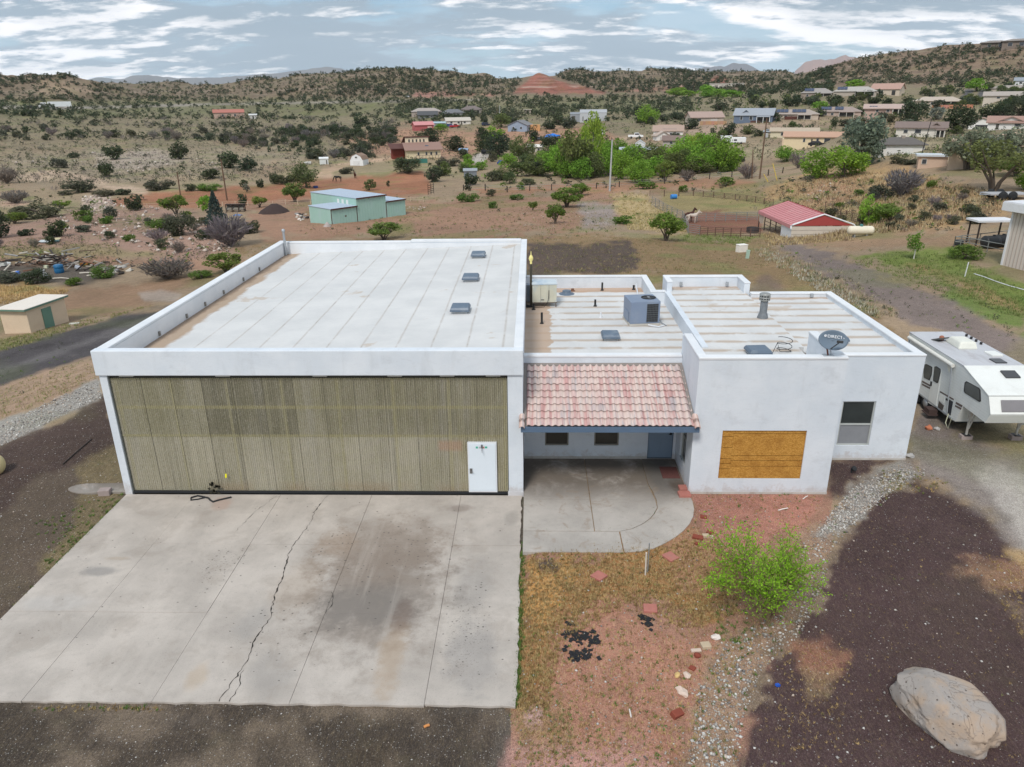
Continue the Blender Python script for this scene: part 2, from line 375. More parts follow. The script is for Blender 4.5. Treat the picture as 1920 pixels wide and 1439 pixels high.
# (polygon, sRGB, edge softness px, noise px, pebbles, straw, amount)
ZONES = [
 ([(-600,1150),(200,890),(990,890),(985,1330),(960,1400),(-600,1400)], (84,78,72), 3, 3, .3, .1, 1),
 # far country
 ([(-900,290),(700,290),(1300,262),(2800,262),(2800,-300),(-900,-300)], (124,116,94), 30, 30, .0, .2, .8),
 ([(-900,225),(1300,215),(1300,186),(-900,186)], (104,106,78), 10, 14, 0, .3, .75),
 ([(-900,188),(640,186),(1300,178),(1560,165),(1560,60),(-900,60)], (120,106,90), 5, 5, .0, .1, .9),
 ([(1540,165),(1920,150),(2800,140),(2800,0),(1540,0)], (128,108,92), 8, 8, 0, .1, .9),
 ([(958,177),(975,160),(1010,133),(1050,152),(1110,168),(1135,175)], (150,98,84), 3, 5, 0, 0, 1),
 ([(765,182),(780,174),(850,171),(930,176),(935,181)], (166,120,108), 2, 4, 0, 0, .9),
 ([(1155,172),(1230,163),(1330,158),(1345,152),(1380,155),(1330,165),(1230,171)], (170,126,114), 2, 4, 0, 0, .9),
 ([(1330,150),(1345,142),(1365,150),(1370,160),(1335,160)], (150,100,86), 2, 4, 0, 0, .9),
 ([(80,150),(120,141),(150,152),(190,172),(140,180),(70,176)], (160,138,116), 6, 8, 0, 0, .7),
 ([(0,198),(140,200),(400,194),(900,186),(900,189),(400,198),(140,205),(0,205)], (150,142,134), 2, 1, 0, 0, .9),
 # middle distance soils
 ([(-300,290),(300,283),(520,275),(560,300),(440,330),(200,345),(-300,340)], (146,134,114), 14, 20, .25, .3, .8),
 ([(640,262),(760,240),(870,240),(1000,240),(1120,235),(1160,262),(1060,290),(940,262),(870,300),(840,300),(700,290)], (170,130,108), 10, 12, .1, .1, .85),
 ([(1240,236),(1500,225),(1560,236),(1380,256),(1260,262)], (176,150,134), 8, 8, .1, .1, .7),
 ([(1430,222),(1620,214),(1800,220),(1640,240),(1460,240)], (160,138,116), 8, 8, .1, .2, .7),
 ([(1300,272),(1640,268),(1740,262),(1800,300),(1500,300),(1320,300)], (160,148,122), 10, 12, 0, .5, .8),
 ([(1780,205),(1925,186),(1925,225),(1780,225)], (158,146,122), 8, 8, 0, .4, .7),
 ([(1800,187),(1812,168),(1822,168),(1822,184),(1832,184),(1838,168),(1848,168),(1846,186)], (92,90,92), 1, 1, 0, 0, 1),
 ([(1160,258),(1300,256),(1300,268),(1160,268)], (176,150,128), 6, 6, 0, .1, .8),
 ([(-300,400),(0,372),(180,365),(300,345),(560,318),(720,300),(860,300),(900,330),(800,345),(560,330),(240,372),(60,420),(-300,440)], (146,134,106), 10, 20, .2, .5, .8),
 ([(-60,330),(75,318),(120,322),(278,356),(274,366),(100,338),(-60,342)], (190,166,144), 3, 3, 0, 0, .9),
 ([(0,378),(40,376),(60,384),(0,388)], (196,164,144), 3, 3, 0, 0, .9),
 ([(588,332),(604,318),(640,306),(700,298),(760,294),(764,299),(700,304),(650,312),(626,324),(620,338)], (184,156,132), 3, 3, 0, 0, .95),
 ([(880,306),(890,290),(920,280),(930,284),(912,300),(905,308)], (196,188,180), 2, 2, 0, 0, .9),
 ([(190,378),(232,370),(330,361),(420,352),(500,346),(560,344),(620,336),(700,328),(790,322),(808,340),(806,366),(700,372),(600,374),(470,384),(330,390),(215,388)], (156,108,82), 5, 5, 0, .1, 1),
 # left yard, rocks and slope
 ([(-300,400),(60,420),(150,398),(250,385),(330,395),(420,430),(440,470),(330,500),(200,470),(-300,470)], (158,126,112), 8, 16, .55, .15, .9),
 ([(150,372),(200,362),(215,388),(160,400)], (188,166,150), 6, 8, .9, 0, .9),
 ([(180,286),(290,283),(340,300),(260,325),(180,312)], (164,150,136), 6, 8, .9, 0, .8),
 ([(-300,470),(200,462),(310,480),(200,486),(-300,486)], (136,124,92), 5, 8, 0, .6, .8),
 ([(-300,486),(200,484),(330,490),(470,480),(440,510),(330,500),(200,498),(-300,500)], (152,118,98), 5, 6, 0, .1, .9),
 ([(-300,500),(220,497),(235,522),(150,535),(-300,535)], (84,78,72), 6, 8, .3, 0, .9),
 ([(-300,535),(40,535),(130,540),(100,560),(-300,580)], (176,138,84), 8, 10, 0, .8, .8),
 ([(100,545),(330,525),(440,510),(330,545),(260,580),(130,600),(100,585)], (140,110,88), 8, 10, .1, .3, .85),
 ([(260,550),(300,546),(340,552),(330,566),(270,566)], (160,146,134), 3, 4, .3, 0, .9),
 ([(-300,720),(0,655),(126,618),(230,592),(300,578),(400,560),(400,640),(178,668),(60,705),(0,726),(-300,800)], (76,72,74), 4, 6, .25, 0, 1),
 ([(-300,740),(0,690),(120,648),(300,588),(300,598),(120,662),(0,706),(-300,760)], (108,104,104), 5, 9, .5, 0, .6),
 ([(-300,720),(0,670),(120,634),(300,582),(300,586),(120,640),(0,677),(-300,730)], (58,54,55), 3, 7, .1, 0, .6),
 ([(-300,680),(0,656),(126,618),(126,610),(0,640),(-300,650)], (118,112,80), 5, 8, 0, .7, .8),
 ([(-300,800),(0,726),(60,705),(178,668),(182,716),(100,752),(0,792),(-300,900)], (160,134,114), 5, 10, .3, .5, 1),
 ([(-300,900),(0,790),(100,752),(182,712),(195,748),(100,795),(0,842),(-300,960)], (150,145,138), 4, 10, 1.0, 0, 1),
 ([(-300,960),(0,840),(100,795),(195,746),(250,930),(60,1110),(0,1170),(-300,1500)], (92,80,70), 5, 16, .18, .15, 1),
 ([(-300,990),(0,846),(100,800),(200,752),(222,850),(130,862),(60,905),(0,960),(-300,1130)], (72,58,54), 6, 16, .25, .1, 1),
 ([(150,880),(215,840),(245,925),(180,1000),(95,1080),(70,1060),(140,985)], (112,100,72), 8, 12, .2, .6, .7),
 # gravel apron under the photographer
 ([(-600,1150),(0,1163),(0,1316),(975,1321),(965,1439),(900,1900),(-600,1900)], (80,73,67), 3, 5, .35, .12, 1),
 ([(330,1345),(470,1340),(490,1360),(600,1330),(700,1325),(760,1350),(740,1439),(600,1500),(420,1439)], (68,63,54), 20, 30, .15, .1, .75),
 ([(650,1395),(710,1380),(760,1439),(640,1460)], (92,76,52), 18, 20, .1, .1, .8),
 ([(300,1345),(400,1338),(410,1360),(320,1368)], (108,102,96), 8, 8, .3, 0, .8),
 # front yard
 ([(972,1030),(1220,1030),(1290,990),(1310,915),(1560,920),(1560,1030),(1480,1200),(1420,1439),(1500,1900),(880,1900),(950,1500),(960,1325),(972,1322)], (150,112,96), 2, 6, .12, .35, 1),
 ([(972,1034),(1240,1026),(1290,1000),(1400,1060),(1380,1150),(1300,1180),(1200,1120),(1120,1150),(1060,1200),(1040,1300),(990,1340),(965,1325)], (148,106,62), 8, 40, 0, 1.0, .9),
 ([(975,1040),(1090,1040),(1080,1100),(1020,1180),(975,1160)], (184,136,78), 8, 30, 0, 1.0, .8),
 ([(1040,1150),(1160,1110),(1260,1170),(1340,1190),(1320,1300),(1250,1439),(1100,1470),(1000,1439),(980,1360),(1040,1290)], (160,114,96), 10, 48, .2, .45, .9),
 ([(965,1330),(1060,1310),(1080,1390),(1040,1439),(950,1500)], (130,104,74), 12, 30, .1, .6, .7),
 ([(985,1330),(1010,1320),(1020,1345),(990,1365)], (178,146,142), 6, 8, .1, 0, .8),
 ([(950,1400),(1150,1392),(1260,1430),(1200,1500),(900,1520)], (170,130,122), 10, 24, .2, .2, .8),
 ([(1300,926),(1545,926),(1500,990),(1440,1010),(1400,1040),(1330,1020),(1310,960)], (166,116,102), 6, 30, .3, .2, .95),
 ([(1290,990),(1330,1010),(1370,1080),(1350,1130),(1290,1110),(1250,1040)], (156,116,92), 8, 30, .15, .5, .8),
 ([(1000,1050),(1030,1045),(1056,1058),(1045,1078),(1012,1074)], (84,74,68), 4, 6, .2, 0, 1),
 # black cinder bed, white pebble swale, drive
 ([(1552,862),(1702,860),(1725,900),(1850,965),(1930,1060),(2600,1200),(2600,1900),(1330,1900),(1380,1439),(1415,1290),(1470,1180),(1560,1040),(1620,950),(1556,928)], (72,55,56), 15, 22, .10, .12, 1),
 ([(1700,868),(1610,905),(1540,975),(1500,1030),(1500,1075),(1440,1160),(1370,1190),(1310,1290),(1290,1439),(1240,1900),(1380,1900),(1385,1439),(1395,1340),(1430,1250),(1500,1190),(1545,1100),(1560,1030),(1620,970),(1680,930),(1745,885)], (144,126,106), 8, 46, .6, .5, .55),
 ([(1690,872),(1600,915),(1560,960),(1540,1000),(1600,990),(1650,940),(1720,895)], (144,140,134), 8, 24, 1.0, .05, .9),
 ([(1640,905),(1690,890),(1700,910),(1660,935)], (134,122,86), 6, 10, .3, .7, .8),
 ([(1705,860),(1725,760),(1730,700),(1780,790),(1850,830),(1930,850),(2600,900),(2600,1200),(1930,1060),(1850,965),(1760,905)], (138,128,122), 14, 18, .4, .1, 1),
 ([(1712,780),(1780,790),(1850,840),(1800,860),(1730,840)], (112,100,96), 10, 14, .3, .1, .7),
 ([(1835,890),(1880,880),(1935,905),(2600,1000),(2600,1200),(1935,1040),(1880,960)], (178,170,162), 14, 16, .4, 0, .9),
 ([(1800,785),(1930,800),(1930,850),(1850,832)], (134,124,98), 8, 14, .1, .6, .7),
 ([(1795,1065),(1840,1055),(1930,1062),(1940,1105),(1860,1112)], (138,102,84), 14, 28, .4, .5, .9),
 ([(1880,1030),(1930,1040),(1930,1070)], (176,146,104), 8, 10, 0, .9, .8),
 ([(1860,1110),(1930,1140),(1930,1200)], (120,100,88), 14, 16, .2, .6, .7),
 ([(1490,1215),(1530,1195),(1585,1230),(1575,1262),(1540,1290),(1500,1260)], (132,92,76), 16, 26, .3, .4, .95),
 ([(1500,1250),(1570,1260),(1560,1320),(1510,1320)], (126,104,82), 10, 30, .1, .8, .6),
 # behind the building
 ([(440,470),(540,450),(990,440),(1440,440),(1500,490),(1620,560),(1750,680),(1730,700),(1560,560),(1240,520),(990,520),(900,520),(500,520)], (132,108,78), 8, 20, .1, .6, 1),
 ([(480,392),(600,380),(800,372),(900,362),(1130,352),(1220,372),(1180,420),(1000,436),(880,448),(540,450),(440,440)], (152,117,97), 10, 24, .2, .25, .95),
 ([(1090,385),(1150,380),(1160,425),(1090,430)], (152,140,134), 8, 10, .8, .05, .9),
 ([(1140,365),(1200,360),(1260,400),(1290,440),(1180,432),(1160,400)], (190,168,124), 8, 16, 0, .8, .85),
 ([(900,352),(1140,345),(1300,330),(1420,338),(1420,352),(1200,362),(900,364)], (158,116,90), 6, 8, .05, .3, .9),
 ([(1240,362),(1420,352),(1460,372),(1440,398),(1290,400),(1240,390)], (140,128,84), 8, 14, 0, .6, .9),
 ([(1282,400),(1430,402),(1432,436),(1300,446),(1280,425)], (128,88,72), 4, 8, .1, .05, 1),
 ([(1270,438),(1430,440),(1390,462),(1270,458)], (118,124,70), 6, 12, 0, .5, .8),
 ([(700,425),(770,420),(780,445),(690,445)], (110,114,66), 8, 12, 0, .5, .7),
 ([(1420,352),(1520,330),(1620,318),(1700,318),(1780,345),(1910,366),(1880,400),(1700,440),(1560,452),(1600,420),(1500,398),(1440,372)], (176,142,102), 12, 26, .02, .9, .95),
 ([(1520,350),(1580,330),(1640,345),(1560,395),(1500,385)], (158,117,97), 10, 24, .1, .4, .6),
 ([(1440,440),(1560,442),(1680,432),(1800,440),(1880,452),(1880,470),(1700,466),(1560,470),(1450,460)], (146,118,94), 8, 18, .1, .4, .9),
 ([(988,457),(1180,455),(1200,478),(1195,508),(1120,512),(990,520)], (74,62,60), 5, 12, .2, .25, .95),
 ([(1370,550),(1440,520),(1490,560),(1440,600)], (118,100,92), 8, 10, .2, .1, .8),
 ([(1600,486),(1700,468),(1800,474),(1930,540),(1930,600),(1820,540),(1700,500)], (106,126,52), 8, 18, 0, .4, .95),
 ([(1740,520),(1930,560),(1930,640),(1840,590)], (84,116,38), 8, 24, 0, .4, .85),
 ([(1700,500),(1800,540),(1930,600),(1930,580),(1830,530),(1740,500)], (170,130,100), 8, 14, 0, .6, .6),
 ([(1440,458),(1484,452),(1560,478),(1660,522),(1780,575),(1930,640),(2400,800),(2400,900),(1930,700),(1800,640),(1680,588),(1580,535),(1500,490)], (122,109,105), 8, 16, .5, .1, .95),
 ([(1730,760),(1920,640),(2400,760),(2400,900),(1930,860),(1800,800)], (128,120,92), 20, 26, .1, .6, .6),
]
def bake_ground():
    n = len(GV); x, y = GV[:, 0], GV[:, 1]
    px, py, dz = proj(GV); infront = dz > 2
    px = np.where(infront, px, -5000.); py = np.where(infront, py, 5000.)
    base = np.array(lin(150, 130, 108)); led = np.zeros(n); C = np.repeat(base[None], n, 0); peb = np.full(n, .1); st = np.full(n, .3)
    wob3 = fbm(x/(.013*GD)+7, y/(.013*GD), 2, 63)-.5
    wob = np.stack([fbm(x/(.012*GD+.5), y/(.012*GD+.5), 4, 51)-.5, fbm(x/(.05*GD+1), y/(.05*GD+1), 3, 57)-.5], 0)
    for poly, rgb, so_, no_, pb, sw, amt in ZONES:
        P = np.array(poly); m = so_+no_+6
        k = np.nonzero((px > P[:, 0].min()-m) & (px < P[:, 0].max()+m) & (py > P[:, 1].min()-m) & (py < P[:, 1].max()+m))[0]
        if not len(k): continue
        d = polydist(px[k], py[k], poly)+no_*(1.9*wob[0, k]+1.5*wob[1, k]+.9*wob3[k])
        w = amt*smooth(d, -so_, so_); c = np.array(lin(*rgb))
        C[k] = C[k]*(1-w[:, None])+c*w[:, None]; peb[k] = peb[k]*(1-w)+pb*w; st[k] = st[k]*(1-w)+sw*w; lv = 1.0 if rgb in ((150,98,84), (166,120,108), (170,126,114)) else .45 if rgb in ((120,106,90), (128,108,92)) else 0; led[k] = led[k]*(1-w)+lv*w
    # the apron's own edge stays clean
    d = polydist(px, py, [(-600,1316),(0,1317),(962,1322),(930,1380),(905,1500),(880,1900),(-600,1900)])+8*(wob[0]+wob3); w = .85*smooth(d, -5, 5)*smooth(np.abs(px-600), 0, 1); C = C*(1-w[:, None])+(np.array(lin(64, 56, 50))+(np.array(lin(112, 99, 86))-np.array(lin(64, 56, 50)))*smooth(.6*fbm(x/1.7, y/1.1, 4, 88)+.4*fbm(x/.5, y/.5, 3, 89), .38, .64)[:, None])*w[:, None]; st = st*(1-w)+.15*w; peb = peb*(1-w)+.18*w
    # green flush where seeds caught, patchy
    g = smooth(fbm(x/6, y/6, 4, 71), .52, .72)*np.clip(st+.3, 0, 1)*.7*smooth(GD, 14, 30)
    C = C*(1-g[:, None])+np.array(lin(104, 116, 62))*g[:, None]
    return C, peb, st, led
GC, GP, GS, GLD = bake_ground()
def ground_material():
    n = NT('ground_soil'); p = n.pos()
    col = n.attr('soil'); peb = n.attr('pebbles', 2); st = n.attr('straw', 2)
    # patchy tone at three scales
    t1 = n.noise(p, .35, 5, .62); t2 = n.noise(p, 2.6, 5, .65); t3 = n.noise(p, 16, 4, .7)
    f = n.math('ADD', n.math('ADD', n.math('ADD', n.math('MULTIPLY', n.math('SUBTRACT', t1, .5), .6), n.math('MULTIPLY', n.math('SUBTRACT', n.noise(p, .045, 6, .68), .5), 1.1)), n.math('MULTIPLY', n.math('SUBTRACT', t2, .5), .7)), n.math('MULTIPLY', n.math('SUBTRACT', t3, .5), 1.0))
    sc = n.N('ShaderNodeVectorMath', operation='SCALE'); n.l.new(col, sc.inputs[0]); n.l.new(n.math('ADD', f, 1.0), sc.inputs[3]); c = sc.outputs[0]
    # stones: scattered voronoi cells, lighter or darker than the soil
    cells = n.N('ShaderNodeTexVoronoi', feature='F1'); n.l.new(p, cells.inputs['Vector']); cells.inputs['Scale'].default_value = 30
    cr = n.sep(cells.outputs['Color'])
    stone = n.math('MULTIPLY', n.math('LESS_THAN', cells.outputs['Distance'], n.math('ADD', .22, n.math('MULTIPLY', cr[1], .25))), n.math('LESS_THAN', cr[0], n.math('MULTIPLY', peb, .42)))
    scol = n.mix(cr[2], (.12, .11, .10), (.56, .535, .50)); c = n.mix(n.math('MULTIPLY', stone, .7), c, scol)
    bs_ = n.N('ShaderNodeVectorMath', operation='SCALE'); n.l.new(c, bs_.inputs[0]); bs_.inputs[3].default_value = 1.75; brt = n.mix(.18, bs_.outputs[0], (.5, .48, .46)); fine = n.noise(p, 48, 2, .6); c = n.mix(n.math('MULTIPLY', n.rng(fine, .56, .66), n.math('ADD', .45, n.math('MULTIPLY', peb, .4))), c, brt)
    c = n.mix(n.math('MULTIPLY', n.rng(fine, .47, .37), .5), c, (.035, .030, .028))
    # dry straw fibres, two directions
    def fib(v, rz):
        m = n.N('ShaderNodeMapping'); n.l.new(v, m.inputs[0]); m.inputs[2].default_value = (0, 0, rz); m.inputs[3].default_value = (34, 6, 6); return n.noise(m.outputs[0], 1.0, 3, .65, 1.2)
    fb = n.math('MAXIMUM', fib(p, .5), n.math('MAXIMUM', fib(p, 1.7), fib(p, 2.7)))
    c = n.mix(n.math('MULTIPLY', n.rng(fb, .55, .70), n.math('MULTIPLY', st, .95)), c, (.56, .42, .24))
    c = n.mix(n.math('MULTIPLY', n.rng(n.noise(p, 2.2, 7, .72), .50, .64), n.math('MULTIPLY', st, .62)), c, (.105, .075, .042)); c = n.mix(n.math('MULTIPLY', n.rng(n.noise(n.mp(p, (1, 1, 1), (9, 4, 0)), 1.1, 6, .7), .54, .68), n.math('MULTIPLY', st, .40)), c, (.13, .14, .055))
    # rock ledges along the hills: strata that follow the height
    zz_ = n.math('ADD', n.math('MULTIPLY', n.sep(p)[2], .42), n.math('MULTIPLY', n.noise(p, .012, 4, .6), 2.2)); cm_ = n.N('ShaderNodeCombineXYZ'); n.l.new(zz_, cm_.inputs[2]); s1 = n.noise(cm_.outputs[0], 1.0, 3, .6)
    led = n.attr('ledges', 2); brk = n.rng(n.noise(p, .06, 4, .65), .35, .6)
    c = n.mix(n.math('MULTIPLY', n.math('MULTIPLY', n.rng(s1, .51, .58), brk), n.math('MULTIPLY', led, .7)), c, (.46, .36, .30)); c = n.mix(n.math('MULTIPLY', n.math('MULTIPLY', n.rng(s1, .49, .42), brk), n.math('MULTIPLY', led, .75)), c, (.11, .065, .05))
    h = n.math('ADD', n.math('MULTIPLY', t3, .6), n.math('MULTIPLY', fine, .5)); n.bump(h, .5, .05)
    return n.done(c, .95, 0, .15)
gm = ground_material()
gme = arr_mesh('ground', GV, GF, gm); gme.polygons.foreach_set('use_smooth', [True]*len(gme.polygons))
a = gme.attributes.new('soil', 'FLOAT_COLOR', 'POINT'); a.data.foreach_set('color', np.c_[GC, np.ones(len(GC))].astype(np.float32).ravel())
a = gme.attributes.new('pebbles', 'FLOAT', 'POINT'); a.data.foreach_set('value', GP.astype(np.float32))
a = gme.attributes.new('ledges', 'FLOAT', 'POINT'); a.data.foreach_set('value', GLD.astype(np.float32))
a = gme.attributes.new('straw', 'FLOAT', 'POINT'); a.data.foreach_set('value', GS.astype(np.float32))
tag(link('ground', gme), kind='structure')

# --- blue ranges far beyond, kilometres off
def far_range(name, prof, dist, col, seed):
    """ridge from a skyline profile [(px, py)], a solid with a sloping face and a back"""
    px = np.linspace(prof[0][0], prof[-1][0], 90); py = np.interp(px, [p[0] for p in prof], [p[1] for p in prof])
    V = []; m = 7
    for i, (a, b) in enumerate(zip(px, py)):
        d = ray(a, b); d = d/math.hypot(d[0], d[1]); top = (CAM+d*dist)[2]+(vn(np.array(a/9.), np.array(0.), seed)-.5)*dist*.0012
        for j in range(m):
            t = j/(m-2) if j < m-1 else 1.0; dd = dist*(1-.10*(1-t)) if j < m-1 else dist*1.1
            z = (-40+(top+40)*t**.8) if j < m-1 else -40
            if 0 < j < m-2: dd += dist*.012*(vn(np.array(a/14.), np.array(j*1.3), seed+3)-.5)*2
            V.append((CAM[0]+d[0]*dd, CAM[1]+d[1]*dd, float(z)))
    F = [(i*m+j, (i+1)*m+j, (i+1)*m+j+1, i*m+j+1) for i in range(89) for j in range(m-1)]
    return tag(link(name, arr_mesh(name, V, F), M('far_rock_'+name, col, .95, .25, .0012)), kind='structure')
FAR = 1
far_range('mesa', [(215,158),(228,149),(250,142),(275,141),(330,147),(400,146),(470,141),(520,137),(580,130),(605,126),(630,127),(660,134),(720,145)], 9500, (.16, .15, .15), 3)
far_range('mountain', [(1300,140),(1318,127),(1340,125),(1358,125),(1372,119),(1400,120),(1415,128),(1440,140)], 9000, (.14, .13, .14), 5)
far_range('red_mountain', [(1490,135),(1508,118),(1525,112),(1545,113),(1562,112),(1585,104),(1600,108),(1640,116),(1700,135)], 8200, (.34, .21, .17), 8)
far_range('plain_ridge', [(150,152),(180,146),(215,148),(260,150),(320,152)], 10500, (.15, .15, .15), 11)
# --- the air: one even box of thin haze round everything
hb = MB().box(-9800, 9800, -900, 12200, -120, 800).mesh('haze'); hm_ = bpy.data.materials.new('haze'); hm_.use_nodes = True; t_ = hm_.node_tree; t_.nodes.clear()
pv = t_.nodes.new('ShaderNodeVolumePrincipled'); pv.inputs['Density'].default_value = HAZE; pv.inputs['Color'].default_value = (.86, .92, .98, 1); ou = t_.nodes.new('ShaderNodeOutputMaterial'); t_.links.new(pv.outputs[0], ou.inputs['Volume'])
ho = link('haze', hb, hm_); tag(ho, kind='stuff')
# ================================================================== the white stucco building
def stucco():
    n = NT('white_stucco'); p = n.pos(); s = n.sep(p)
    t = n.noise(p, .7, 5, .6); st = n.noise(n.mp(p, (1.2, 1.2, .25)), 1.6, 5, .65, .3)
    c = n.mix(n.rng(t, .3, .7), (.625, .68, .745), (.705, .75, .805))
    c = n.mix(n.math('MULTIPLY', n.rng(st, .52, .78), .34), c, (.46, .49, .52))
    ck = n.noise(n.mp(p, (.5, .5, 2.2)), 1.1, 6, .7, 1.2)           # hairline cracks
    c = n.mix(n.math('MULTIPLY', n.rng(n.math('ABSOLUTE', n.math('SUBTRACT', ck, .5)), .006, .0), .22), c, (.35, .35, .36))
    spl = n.math('MULTIPLY', n.rng(n.math('ADD', s[2], n.math('MULTIPLY', n.math('SUBTRACT', n.noise(p, 3, 5, .75), .5), 1.3)), .42, .10), .45); c = n.mix(spl, c, (.44, .37, .33)); sm = n.noise(n.mp(p, (.9, .9, 1.3)), 1.0, 6, .7); c = n.mix(n.math('MULTIPLY', n.rng(sm, .54, .70), .26), c, (.40, .42, .45)); n.bump(n.math('ADD', n.noise(p, 30, 4, .65), n.noise(p, 6, 4, .6)), .30, .012); return n.done(c, .9, 0, .15)
def deck_mat(name, axis, pitch, off, stain, dark, wash):
    """white roof coating laid in strips, dirt collecting along the laps"""
    n = NT(name); p = n.pos(); s = n.sep(p)
    u = s[axis]; v = s[1-axis]
    wob = n.math('MULTIPLY', n.math('SUBTRACT', n.noise(p, .8, 3), .5), .05)
    fr = n.math('ABSOLUTE', n.math('SUBTRACT', n.math('FRACT', n.math('ADD', n.math('DIVIDE', n.math('ADD', n.math('ADD', u, wob), -off), pitch), .5)), .5))
    d = n.math('MULTIPLY', fr, pitch)
    base = n.mix(n.rng(n.noise(p, .5, 5, .65), .3, .7), (.58, .585, .585), (.67, .67, .665))
    scr = n.noise(n.mp(p, (1, 9, 1) if axis == 0 else (9, 1, 1)), .9, 4, .7)
    base = n.mix(n.math('MULTIPLY', n.rng(scr, .5, .75), .22), base, (.50, .51, .52))
    ln = n.noise(p, 1.1, 4, .7)
    band = n.math('MULTIPLY', n.rng(d, n.math('ADD', .03, n.math('MULTIPLY', ln, stain)), .0), n.rng(ln, .30, .50))
    c = n.mix(n.math('MULTIPLY', band, wash), base, dark)
    c = n.mix(n.math('MULTIPLY', n.rng(d, .018, .006), n.math('MULTIPLY', n.rng(n.noise(p, 1.7, 4, .7), .50, .66), .6)), c, (.20, .175, .15))
    pud = n.noise(p, .42, 5, .62, .2)
    c = n.mix(n.math('MULTIPLY', n.rng(pud, .62, .66), .55), c, (.48, .38, .29))
    n.bump(n.noise(p, 22, 3), .15, .01); return n, c
STU = stucco()
n_, c_ = deck_mat('hangar_roof_coating', 0, 1.14, -.62, .07, (.42, .37, .33), .5)
_s = n_.sep(n_.pos())      # silt washed to the low left side
_e = n_.math('ADD', _s[0], n_.math('MULTIPLY', n_.math('SUBTRACT', n_.noise(n_.pos(), .9, 5, .6), .5), -.9))
c_ = n_.mix(n_.math('MULTIPLY', n_.rng(_e, -11.85, -12.1), .9), c_, (.40, .29, .20))
c_ = n_.mix(n_.math('MULTIPLY', n_.rng(_e, -12.3, -12.5), .55), c_, (.20, .14, .10))
DECK_H = n_.done(c_, .75, 0, .25)
n_, c_ = deck_mat('house_roof_coating', 1, .93, 2.15, .42, (.44, .345, .265), .85)
_s = n_.sep(n_.pos()); _nz = n_.noise(n_.pos(), 1.0, 5, .6)
_e = n_.math('ADD', _s[0], n_.math('MULTIPLY', n_.math('SUBTRACT', _nz, .5), 1.0))
_l = n_.math('MULTIPLY', n_.rng(_e, 1.05, .98), n_.rng(_s[1], 14.5, 13.9))
c_ = n_.mix(n_.math('MULTIPLY', _l, .85), c_, (.46, .33, .235))
_b = n_.math('ADD', _s[1], n_.math('MULTIPLY', n_.math('SUBTRACT', _nz, .5), 1.2))
_k = n_.math('MULTIPLY', n_.rng(_b, 13.0, 13.3), n_.rng(_s[0], 6.2, 6.1))
c_ = n_.mix(n_.math('MULTIPLY', _k, .8), c_, (.46, .30, .20))
_k = n_.math('MULTIPLY', n_.rng(_b, 11.45, 11.7), n_.rng(_s[0], 6.1, 6.2)); c_ = n_.mix(n_.math('MULTIPLY', _k, .7), c_, (.42, .29, .20))
_k = n_.math('MULTIPLY', n_.rng(_b, 10.1, 10.35), n_.rng(_s[0], 9.5, 9.6)); c_ = n_.mix(n_.math('MULTIPLY', _k, .7), c_, (.42, .29, .20))
DECK_A = n_.done(c_, .75, 0, .25)
def parapet_mat():
    n = NT('parapet_coating'); p = n.pos(); s = n.sep(p)
    c = n.mix(n.rng(n.noise(p, .8, 5, .6), .3, .7), (.67, .70, .735), (.755, .775, .80))
    c = n.mix(n.math('MULTIPLY', n.rng(n.noise(n.mp(p, (1, 1, 3)), 2, 5, .7), .6, .72), .35), c, (.56, .47, .41)); n.bump(n.noise(p, 25, 3), .2, .01)
    return n.done(c, .85, 0, .2)
PAR = parapet_mat()
BLUE = M('blue_grey_paint', lin(88, 108, 132), .6, .10, 2, bump=.1)
DARK = M('dark_void', (.02, .021, .022), .9, .1)
RUBBER = M('black_rubber', (.025, .027, .03), .8, .2)
WHITE = M('white_paint', (.72, .75, .79), .5, .06, 2, dirt=.15, dcol=(.5, .48, .45))
GREYM = M('galvanised_metal', (.42, .45, .48), .45, .15, 3, metal=.5)
SKYL = M('skylight_sheet', lin(92, 108, 126), .45, .12, 2.5, spec=.5, dirt=.35, dcol=(.35, .38, .4))
TAN = M('tan_frame', lin(140, 136, 128), .6, .1)

B = empty('stucco_building', (0, 0, 0), label='white stucco hangar joined to a low flat roofed house, the large building nearest the camera', cat='building')
def openwall(mb, axis, a0, a1, z0, z1, t0, t1, holes):
    """wall of boxes leaving openings (a, b, c, d)"""
    xs = sorted({a0, a1, *[h[0] for h in holes], *[h[1] for h in holes]}); zs = sorted({z0, z1, *[h[2] for h in holes], *[h[3] for h in holes]})
    for i in range(len(xs)-1):
        run = None
        for j in range(len(zs)-1):
            cx, cz = (xs[i]+xs[i+1])/2, (zs[j]+zs[j+1])/2; hole = any(h[0] < cx < h[1] and h[2] < cz < h[3] for h in holes)
            if not hole:
                if run is None: run = zs[j]
            if run is not None and (hole or j == len(zs)-2):
                top = zs[j] if hole else zs[j+1]
                (mb.box(xs[i], xs[i+1], t0, t1, run, top) if axis == 'x' else mb.box(t0, t1, xs[i], xs[i+1], run, top)); run = None
